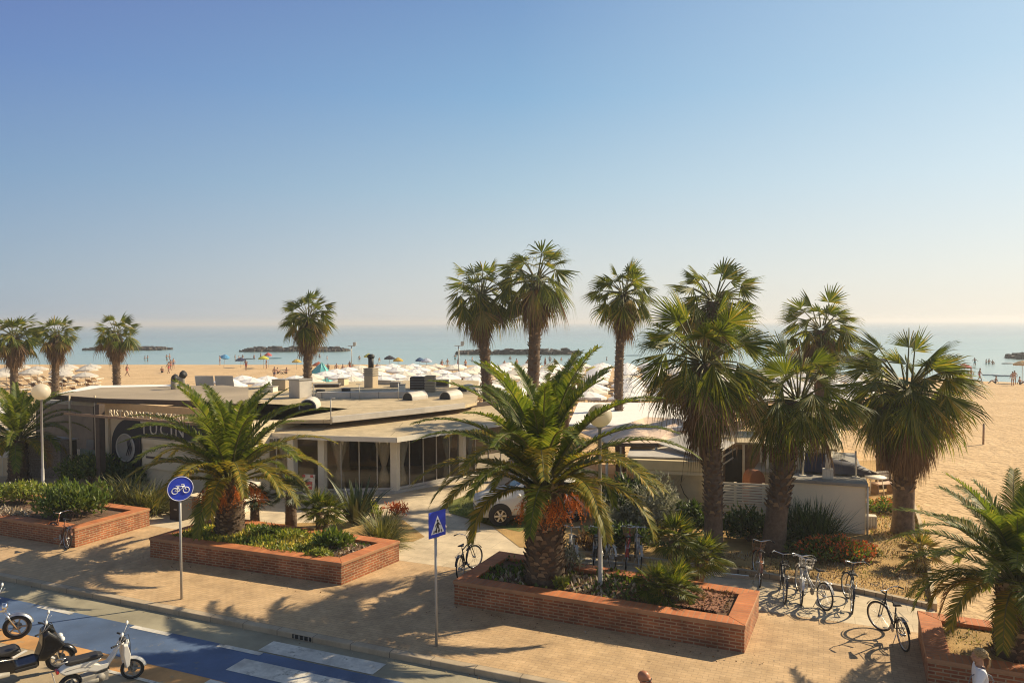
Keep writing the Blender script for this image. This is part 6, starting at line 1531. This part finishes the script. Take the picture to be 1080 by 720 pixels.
# ------------------------------------------------------------------ scooters and motorcycle
def moto_wheel(t, x, r, w, y=0., steer=0., loc=None):
    mb = MB(); mb.torus((0, 0, 0), r-w, w, 32, 10); wl = mb.build('wheel', M['rubber'], t, loc or (x, y, r), steer)
    mb = MB(); mb.torus((0, 0, 0), r-2*w, w*.4, 32, 6)
    for k in range(5):
        a = 2*PI*k/5; mb.box(((r-2*w)*.5*math.cos(a), 0, (r-2*w)*.5*math.sin(a)), ((r-2*w), .03, .035), ry=-a)
    mb.lathe([(.05, -.05), (.05, .05)], n=14, axis='Y'); mb.lathe([(.10, .045), (.10, .05)], n=18, axis='Y'); mb.build('rim', M['grey'], wl); return wl
def front_end(t, hx, hz, fx, r, steer, mat, fw=.07, bars=.34, rise=.12, guard=True, mirrors=True, hb_mat=None):
    c, s_ = math.cos(steer), math.sin(steer)
    def S(x, y, z): x -= hx; return (hx+x*c-y*s_, x*s_+y*c, z)
    w = moto_wheel(t, fx, r, fw*.62, 0, steer, S(fx, 0, r))
    mb = MB()
    for y in (-fw, fw): mb.tube([S(fx, y, r), S(hx+.10, y, hz-.12)], .022, 8)
    mb.box(S(hx+.09, 0, hz-.12), (.10, fw*2.6, .05), steer); mb.build('fork', M['chrome'], t)
    if guard:
        mb = MB(); n = 12; P = []
        for i in range(n+1):
            a = .25+2.1*i/n
            for y, dz in ((-fw*.85, -.03), (-fw*.5, .012), (fw*.5, .012), (fw*.85, -.03)): P.append(S(fx+(r+.035+dz)*math.cos(a), y, r+(r+.035+dz)*math.sin(a)))
        mb.add(P, [(i*4+j, i*4+j+1, i*4+j+5, i*4+j+4) for i in range(n) for j in range(3)], 0, True); mb.build('front_mudguard', mat, t)
    mb = MB(); mb.tube([S(hx-.14, -bars, hz+rise), S(hx-.04, -bars*.6, hz+rise*1.1), S(hx, -.08, hz+.03), S(hx, .08, hz+.03), S(hx-.04, bars*.6, hz+rise*1.1), S(hx-.14, bars, hz+rise)], .014, 8); hb = mb.build('handlebar', hb_mat or M['chrome'], t)
    for y in (-bars, bars):
        mb = MB(); mb.tube([S(hx-.16, y*1.02, hz+rise), S(hx-.07, y*.78, hz+rise*1.05)], .02, 8); mb.build('grip', M['rubber'], hb)
        mb = MB(); mb.tube([S(hx-.02, y*.72, hz+rise*1.05), S(hx+.10, y*.80, hz+rise+.16)], .006, 5, 1)
        if mirrors:
            mb.tube([S(hx-.03, y*.62, hz+rise), S(hx+.04, y*.8, hz+rise+.2)], .007, 6); mb.ell(S(hx+.04, y*.86, hz+rise+.24), (.03, .062, .05), 14, 8, 0, Matrix.Rotation(steer, 3, 'Z')); mb.build('mirror', [M['lamp_clear'], M['steel']], t)
    return S
# white step-through
f0 = G(143.5, 712, -.12); hd = rad(44); loc = f0-Vector((math.cos(hd), math.sin(hd), 0))*.63; loc.z = -.12
t = thing('scooter', 'slim white step through moped with black seat on the parking strip', 'moped', loc, hd); t.rotation_euler.x = .09
wp = pmat('moped_white', (.70, .67, .60), .3, .05, 4)
t.scale = (.92, .92, .92); moto_wheel(t, -.60, .24, .042)
S = front_end(t, .40, .82, .60, .24, -.45, wp, .055, .33, .10)
mb = MB(); mb.side([(.46, .86), (.36, .88), (.24, .62), (.08, .40), (-.12, .38), (-.30, .46), (-.62, .56), (-.70, .60), (-.66, .66), (-.25, .62), (-.05, .52), (.10, .52), (.24, .70), (.34, .92)], .17, ch=.15); mb.build('body', wp, t, bev=.012)
mb = MB(); mb.side([(.46, .86), (.53, .60), (.50, .34), (.44, .30), (.38, .62), (.38, .86)], .34, ch=.1); mb.build('leg_shield', wp, t, bev=.012)
mb = MB(); mb.side([(.02, .74), (-.10, .79), (-.40, .80), (-.66, .82), (-.72, .76), (-.64, .71), (-.10, .69)], .25, ch=.2); mb.build('seat', M['black_plastic'], t, bev=.02)
mb = MB(); mb.side([(-.02, .69), (-.68, .72), (-.82, .62), (-.72, .52), (-.32, .48)], .22, ch=.2); mb.build('tail_panel', wp, t, bev=.015)
mb = MB(); mb.box((-.15, 0, .27), (.5, .22, .18)); mb.lathe([(.09, -.12), (.09, .12)], (-.05, 0, .27), 14, 0, True, 'Y'); mb.tube([(-.1, -.12, .24), (-.5, -.15, .26), (-.85, -.15, .34)], .042, 10); mb.build('engine', M['grey'], t)
mb = MB(); mb.lathe([(.075, .0), (.07, .05), (.02, .07)], (0, 0, 0), 16, 0, True, 'X'); o = mb.build('headlight', M['lamp_clear'], t, S(.46, 0, .84), -.45)
mb = MB(); mb.ell(S(.40, 0, .93), (.07, .10, .055), 14, 9); mb.build('instrument_pod', M['black_plastic'], t)
mb = MB(); mb.tube([(-.60, -.08, .80), (-.85, -.10, .82), (-.85, .10, .82), (-.60, .08, .80)], .012, 6); mb.build('luggage_rack', M['steel'], t)
mb = MB(); mb.tube([(-.05, .10, .25), (-.10, .32, .02)], .014, 6); mb.build('side_stand', M['steel'], t)
mb = MB(); mb.box((-.84, 0, .62), (.05, .15, .07)); mb.build('tail_light', M['red_light'], t, bev=.01)
for y in (-.06, .06):
    mb = MB(); mb.tube([S(.40, y*3.2, .92), S(.50, y*1.5, .98), S(.54, y, .80), S(.55, y, .45)], .007, 5); mb.build('brake_cable', M['rubber'], t)
mb = MB(); mb.box((-.90, 0, .50), (.012, .17, .17), ry=rad(-12)); mb.build('number_plate', M['white'], t)
mb = MB(); [mb.tube([(-.20, s_, .56), (-.45, s_, .63), (-.72, s_, .62)], .005, 4) for s_ in (-.112,)]; mb.build('panel_seam', M['grey'], t)
mb = MB(); mb.side([(.12, .405), (-.10, .385), (-.10, .40), (.12, .42)], .22, ch=.05); mb.build('foot_mat', M['rubber'], t)
# black maxi scooter
f0 = G(67, 704, -.12); hd = rad(42); loc = f0-Vector((math.cos(hd), math.sin(hd), 0))*.78; loc.z = -.12
t = thing('scooter', 'bulky glossy black scooter parked left of the white moped', 'scooter', loc, hd); t.rotation_euler.x = .08
bp_ = M['black_paint']
t.scale = (.92, .92, .92); moto_wheel(t, -.70, .29, .062)
S = front_end(t, .50, .98, .78, .29, -.25, bp_, .075, .33, .06, hb_mat=M['black_plastic'])
mb = MB(); mb.side([(.86, .62), (.70, .88), (.52, 1.06), (.42, 1.00), (.40, .72), (.30, .40), (.48, .34), (.66, .46)], .44, ch=.25); mb.build('front_fairing', bp_, t, bev=.03)
mb = MB(); mb.side([(.36, .42), (-.05, .40), (-.15, .62), (-.50, .72), (-1.02, .86), (-1.08, .78), (-.80, .56), (-.55, .42), (-.25, .26), (.36, .26)], .42, ch=.25); mb.build('body', bp_, t, bev=.03)
mb = MB(); mb.side([(.05, .70), (-.05, .80), (-.35, .79), (-.48, .86), (-.85, .93), (-.98, .90), (-.90, .82), (-.45, .72), (-.10, .63)], .36, ch=.2); mb.build('seat', M['black_plastic'], t, bev=.03)
mb = MB(); mb.side([(.68, .96), (.50, 1.17), (.48, 1.17), (.60, .94)], .34, ch=.3); mb.build('windscreen', M['car_glass'], t, bev=.005)
mb = MB(); mb.ell((.80, .10, .74), (.06, .09, .055), 12, 8); mb.ell((.80, -.10, .74), (.06, .09, .055), 12, 8); mb.build('headlight', M['lamp_clear'], t)
mb = MB(); mb.tube([(-.2, -.2, .3), (-.55, -.24, .34), (-.98, -.24, .44)], [.05, .075, .07], 12); mb.build('exhaust', M['grey'], t)
mb = MB(); mb.box((-.45, .0, .32), (.5, .26, .22)); mb.build('engine', M['grey'], t, bev=.03)
mb = MB(); mb.side([(.30, .30), (-.10, .30), (-.10, .36), (.30, .36)], .50, ch=.1); mb.build('footboard', M['rubber'], t)
mb = MB(); mb.box((-1.06, 0, .80), (.05, .24, .07)); mb.build('tail_light', M['red_light'], t, bev=.01)
for y in (-.09, .09):
    mb = MB(); mb.tube([S(.50, y*2.6, 1.04), S(.60, y*1.4, 1.10), S(.68, y, .90), S(.70, y, .5)], .008, 5); mb.build('brake_cable', M['rubber'], t)
mb = MB(); mb.box((-1.10, 0, .62), (.012, .18, .18), ry=rad(-15)); mb.build('number_plate', M['white'], t)
mb = MB(); mb.tube([(-.05, -.218, .60), (-.5, -.218, .66), (-.98, -.20, .80)], .010, 5); mb.build('side_trim', M['steel'], t)
# motorcycle
f0 = G(22, 671, -.12); hd = rad(38); loc = f0-Vector((math.cos(hd), math.sin(hd), 0))*.80; loc.z = -.12
t = thing('motorcycle', 'motorcycle with long chrome fork at the left edge behind the black scooter', 'motorcycle', loc, hd); t.rotation_euler.x = .08
t.scale = (.92, .92, .92); moto_wheel(t, -.70, .31, .06)
S = front_end(t, .42, .92, .80, .31, -.2, M['steel'], .08, .38, .14)
mb = MB(); mb.ell((.10, 0, .84), (.32, .15, .14), 18, 12); mb.build('fuel_tank', pmat('tank_silver', (.42, .40, .37), .25, .1, 3, metal=.5), t)
mb = MB(); mb.side([(-.10, .82), (-.35, .76), (-.80, .80), (-.95, .84), (-.90, .74), (-.40, .68), (-.12, .72)], .27, ch=.2); mb.build('seat', M['black_plastic'], t, bev=.03)
mb = MB(); mb.box((.06, 0, .42), (.42, .30, .34)); [mb.box((.10, 0, .62+.03*k), (.26, .26, .012)) for k in range(5)]; mb.lathe([(.13, -.2), (.13, .2)], (.02, 0, .40), 18, 0, True, 'Y'); mb.build('engine', M['steel'], t, bev=.01)
mb = MB(); mb.tube([(.40, 0, .88), (.12, 0, .70), (-.30, 0, .66), (-.85, 0, .70)], .03, 8); mb.tube([(.38, 0, .80), (.30, 0, .25), (-.25, 0, .24), (-.35, 0, .64)], .028, 8); [mb.tube([(-.70, y, .31), (-.25, y, .36)], .025, 8) for y in (-.12, .12)]; mb.build('frame', M['dark'], t)
mb = MB(); mb.tube([(.15, -.16, .52), (.22, -.2, .28), (-.2, -.2, .24), (-.90, -.2, .32)], .04, 10); mb.build('exhaust', M['chrome'], t)
mb = MB(); mb.lathe([(.095, -.06), (.09, .04), (.02, .06)], (0, 0, 0), 18, 0, True, 'X'); mb.build('headlight', M['chrome'], t, S(.56, 0, .86), -.2)
mb = MB(); n = 12; P = []
for i in range(n+1):
    a = .6+2.0*i/n
    for y in (-.09, .09): P.append((-.70+.37*math.cos(a), y, .31+.37*math.sin(a)))
mb.add(P, [(2*i, 2*i+1, 2*i+3, 2*i+2) for i in range(n)]); mb.build('rear_mudguard', M['black_paint'], t)
# ------------------------------------------------------------------ white car
wl = G(527, 553.5); hd = rad(190); R_ = Matrix.Rotation(hd, 3, 'Z'); loc = wl-R_ @ Vector((1.26, .74, 0)); loc.z = .03
t = thing('car', 'white compact car parked behind the largest date palm', 'car', loc, hd)
# stations along x: (x, z bottom, z shoulder, half width bottom, half width shoulder, z roof, half width roof)
st = [(2.02, .34, .60, .56, .60, .66, .50), (1.98, .24, .68, .66, .72, .74, .60), (1.75, .20, .78, .78, .83, .86, .68), (1.30, .20, .86, .84, .88, .97, .72), (.92, .20, .92, .86, .90, 1.04, .72),
      (.40, .20, .95, .87, .90, 1.40, .60), (.10, .20, .96, .87, .90, 1.53, .60), (-.45, .20, .98, .87, .90, 1.57, .61), (-1.05, .20, 1.02, .87, .90, 1.53, .60), (-1.55, .20, 1.05, .85, .89, 1.40, .58), (-1.85, .24, 1.06, .80, .86, 1.18, .58), (-1.98, .30, .96, .72, .78, 1.02, .58), (-2.02, .36, .80, .62, .70, .86, .52)]
def ring(s_):
    x, zb, zs, wb, ws, zr, wr = s_; zm = zb+(zs-zb)*.5
    half = [(wb*.6, zb), (wb, zb+.06), (ws*1.0, zm), (ws, zs-.05), (ws*.965, zs), (wr+(ws-wr)*.12, zs+(zr-zs)*.80), (wr*.9, zr-(zr-zs)*.05), (wr*.5, zr)]
    return [(x, y, z) for y, z in half]+[(x, -y, z) for y, z in half[::-1]]
mb = MB(); P = [q for s_ in st for q in ring(s_)]; k = 16; n = len(st)
mb.add(P, [(i*k+j, i*k+(j+1) % k, (i+1)*k+(j+1) % k, (i+1)*k+j) for i in range(n-1) for j in range(k)]+[tuple(range(k))[::-1], tuple((n-1)*k+j for j in range(k))], 0, True)
bo = mb.build('body', M['car_white'], t)
def side_glass(i0, i1, sg, a=.10, b=.90, x_in=.06):
    mb = MB(); P = []
    for s_ in st[i0:i1+1]:
        x, zb, zs, wb, ws, zr, wr = s_; y0 = ws*.965; z0 = zs; y1 = wr+(ws-wr)*.12; z1 = zs+(zr-zs)*.80
        for q in (a, b): P.append((x, sg*(y0+(y1-y0)*q+.006), z0+(z1-z0)*q))
    m_ = i1-i0; mb.add(P, [(2*i, 2*i+1, 2*i+3, 2*i+2) for i in range(m_)]); return mb
for sg in (1, -1):
    side_glass(5, 6, sg).build('side_window', M['car_glass'], t); side_glass(6, 7, sg).build('side_window', M['car_glass'], t); side_glass(7, 8, sg).build('side_window', M['car_glass'], t); side_glass(8, 9, sg, .15, .85).build('side_window', M['car_glass'], t)
def across(i0, i1, a, b):
    mb = MB(); P = []
    for s_, q in ((st[i0], a), (st[i1], b)):
        x, zb, zs, wb, ws, zr, wr = s_
        for y in (-1, -.5, .5, 1): P.append((x, y*wr*.9, zr+.008-(.05*(zr-zs) if abs(y) == 1 else 0)))
    for j in range(4): 
        A_, B_ = Vector(P[j]), Vector(P[4+j]); P[j] = A_.lerp(B_, a); P[4+j] = A_.lerp(B_, b)
    mb.add(P, [(j, j+1, 5+j, 4+j) for j in range(3)]); return mb
across(4, 5, .12, .98).build('windscreen', M['car_glass'], t); across(9, 10, .1, .9).build('rear_window', M['car_glass'], t)
for x in (1.26, -1.26):
    for sg in (1, -1):
        mb = MB(); mb.lathe([(.40, -.06), (.40, .06)], (x, sg*.845, .36), 30, 0, False, 'Y'); mb.build('wheel_arch', M['dark'], t)
        mb = MB(); mb.torus((0, 0, 0), .24, .085, 32, 10); w = mb.build('wheel', M['rubber'], t, (x, sg*.83, .325))
        mb = MB(); mb.torus((0, sg*.06, 0), .205, .018, 32, 6)
        for q in range(6): a = 2*PI*q/6; mb.box((.10*math.cos(a), sg*.075, .10*math.sin(a)), (.22, .02, .06), ry=-a)
        mb.lathe([(.05, sg*.06), (.05, sg*.09)], n=14, axis='Y'); mb.build('rim', M['steel'], w)
for sg in (1, -1):
    mb = MB(); mb.ell((1.78, sg*.66, .72), (.20, .16, .085), 14, 9); mb.build('headlight', M['lamp_clear'], t)
    mb = MB(); mb.ell((-1.86, sg*.76, .98), (.13, .10, .12), 14, 9); mb.build('tail_light', M['red_light'], t)
    mb = MB(); mb.ell((.62, sg*.99, 1.02), (.08, .11, .07), 12, 8); mb.build('mirror', M['car_white'], t)
    mb = MB(); mb.box((.05, sg*.905, .88), (.16, .02, .03)); mb.box((-.85, sg*.905, .90), (.16, .02, .03)); mb.build('door_handle', M['steel'], t)
mb = MB(); mb.box((2.0, 0, .42), (.06, 1.0, .20)); mb.build('grille', M['dark'], t, bev=.02)
mb = MB(); mb.box((2.04, 0, .45), (.02, .46, .11)); mb.build('number_plate', M['white'], t)
mb = MB(); [mb.box((0, sg*.885, .26), (2.0, .03, .12)) for sg in (1, -1)]; mb.build('sill_trim', M['black_plastic'], t)
# ------------------------------------------------------------------ daylight
SUN_AZ, SUN_EL = 24.0, 34.0            # degrees from +X towards +Y, and above the horizon
ld = bpy.data.lights.new('sun', 'SUN'); ld.energy = 5.0; ld.angle = rad(.5); ld.color = (1, .835, .585)
lo = bpy.data.objects.new('sun', ld); COL.objects.link(lo)
sv = Vector((math.cos(rad(SUN_AZ))*math.cos(rad(SUN_EL)), math.sin(rad(SUN_AZ))*math.cos(rad(SUN_EL)), math.sin(rad(SUN_EL))))
lo.rotation_euler = sv.to_track_quat('Z', 'Y').to_euler(); lo.location = (20, 20, 60)
wd = bpy.data.worlds.new('World'); sc.world = wd; wd.use_nodes = True; nt = wd.node_tree
bg = nt.nodes['Background']; sk = nt.nodes.new('ShaderNodeTexSky'); sk.sky_type = 'NISHITA'; sk.sun_disc = False
sk.sun_elevation = rad(SUN_EL); sk.sun_rotation = rad(90-SUN_AZ); sk.altitude = 10; sk.air_density = 1.0; sk.dust_density = 1.6; sk.ozone_density = 2.0
tcw = nt.nodes.new('ShaderNodeTexCoord'); LW = nt.links.new
def vm(op, **k):
    n_ = nt.nodes.new('ShaderNodeVectorMath'); n_.operation = op; return n_
nrm = vm('NORMALIZE'); LW(tcw.outputs['Generated'], nrm.inputs[0])
spw = nt.nodes.new('ShaderNodeSeparateXYZ'); LW(nrm.outputs[0], spw.inputs[0])
flat = vm('MULTIPLY'); flat.inputs[1].default_value = (1, 1, 0); LW(nrm.outputs[0], flat.inputs[0])
fn_ = vm('NORMALIZE'); LW(flat.outputs[0], fn_.inputs[0])
dt_ = vm('DOT_PRODUCT'); dt_.inputs[1].default_value = (math.cos(rad(SUN_AZ)), math.sin(rad(SUN_AZ)), 0); LW(fn_.outputs[0], dt_.inputs[0])
def skyramp(stops):
    r_ = ramp(nt, stops); r_.color_ramp.interpolation = 'EASE' if 0 else 'LINEAR'; LW(spw.outputs['Z'], r_.inputs['Fac']); return r_
ra = skyramp([(0, (.285, .345, .414)), (.05, (.262, .335, .414)), (.174, (.165, .270, .414)), (.29, (.112, .197, .40)), (.39, (.098, .150, .352)), (1, (.03, .048, .12))])
rb = skyramp([(0, (.57, .56, .52)), (.05, (.51, .53, .52)), (.174, (.325, .447, .526)), (.29, (.19, .34, .505)), (.39, (.142, .258, .445)), (1, (.035, .055, .13))])
rc = skyramp([(0, (.67, .64, .565)), (.05, (.62, .63, .59)), (.174, (.49, .593, .636)), (.29, (.36, .51, .615)), (.39, (.305, .45, .59)), (1, (.04, .065, .14))])
def mapr(a, b):
    n_ = nt.nodes.new('ShaderNodeMapRange'); n_.inputs['From Min'].default_value = a; n_.inputs['From Max'].default_value = b; LW(dt_.outputs['Value'], n_.inputs['Value']); return n_
def mixc(f, a, b, ty='MIX'):
    n_ = nt.nodes.new('ShaderNodeMix'); n_.data_type = 'RGBA'; n_.blend_type = ty
    if hasattr(f, 'is_linked'): LW(f, n_.inputs['Factor'])
    else: n_.inputs['Factor'].default_value = f
    LW(a, n_.inputs['A']); LW(b, n_.inputs['B']); return n_.outputs['Result']
rd_ = skyramp([(0, (.36, .38, .38)), (.3, (.19, .24, .33)), (1, (.03, .048, .12))])
air = mixc(mapr(.41, .90).outputs[0], mixc(mapr(-.19, .41).outputs[0], mixc(mapr(-.7, -.19).outputs[0], rd_.outputs[0], ra.outputs[0]), rb.outputs[0]), rc.outputs[0])
sc_ = vm('SCALE'); sc_.inputs['Scale'].default_value = 9.1; LW(air, sc_.inputs[0])
LW(mixc(.88, sk.outputs[0], sc_.outputs[0]), bg.inputs['Color']); bg.inputs['Strength'].default_value = .10
hz = MB(); hz.box((0, 3800, 6.5), (15000, 9400, 17)); ho = hz.build('haze', None); ho.data.materials.clear()
hm = bpy.data.materials.new('haze_air'); hm.use_nodes = True; hn = hm.node_tree; hn.nodes.remove(hn.nodes['Principled BSDF'])
pv_ = hn.nodes.new('ShaderNodeVolumePrincipled'); pv_.inputs['Color'].default_value = (.97, .97, .97, 1); pv_.inputs['Density'].default_value = .0007; pv_.inputs['Anisotropy'].default_value = .25
hn.links.new(pv_.outputs[0], hn.nodes['Material Output'].inputs['Volume']); ho.data.materials.append(hm); tag(ho, None, None, None, 'stuff')
vs = sc.view_settings; sc.display_settings.display_device = 'sRGB'; vs.view_transform = 'Standard'; vs.look = 'None'; vs.exposure = .55; vs.gamma = 1; vs.use_curve_mapping = False
cy = sc.cycles; cy.filter_width = 1.1; cy.max_bounces = 8; cy.diffuse_bounces = 4; cy.glossy_bounces = 3; cy.transmission_bounces = 4; cy.transparent_max_bounces = 12; cy.volume_bounces = 0; cy.caustics_reflective = False; cy.caustics_refractive = False; cy.sample_clamp_indirect = 6
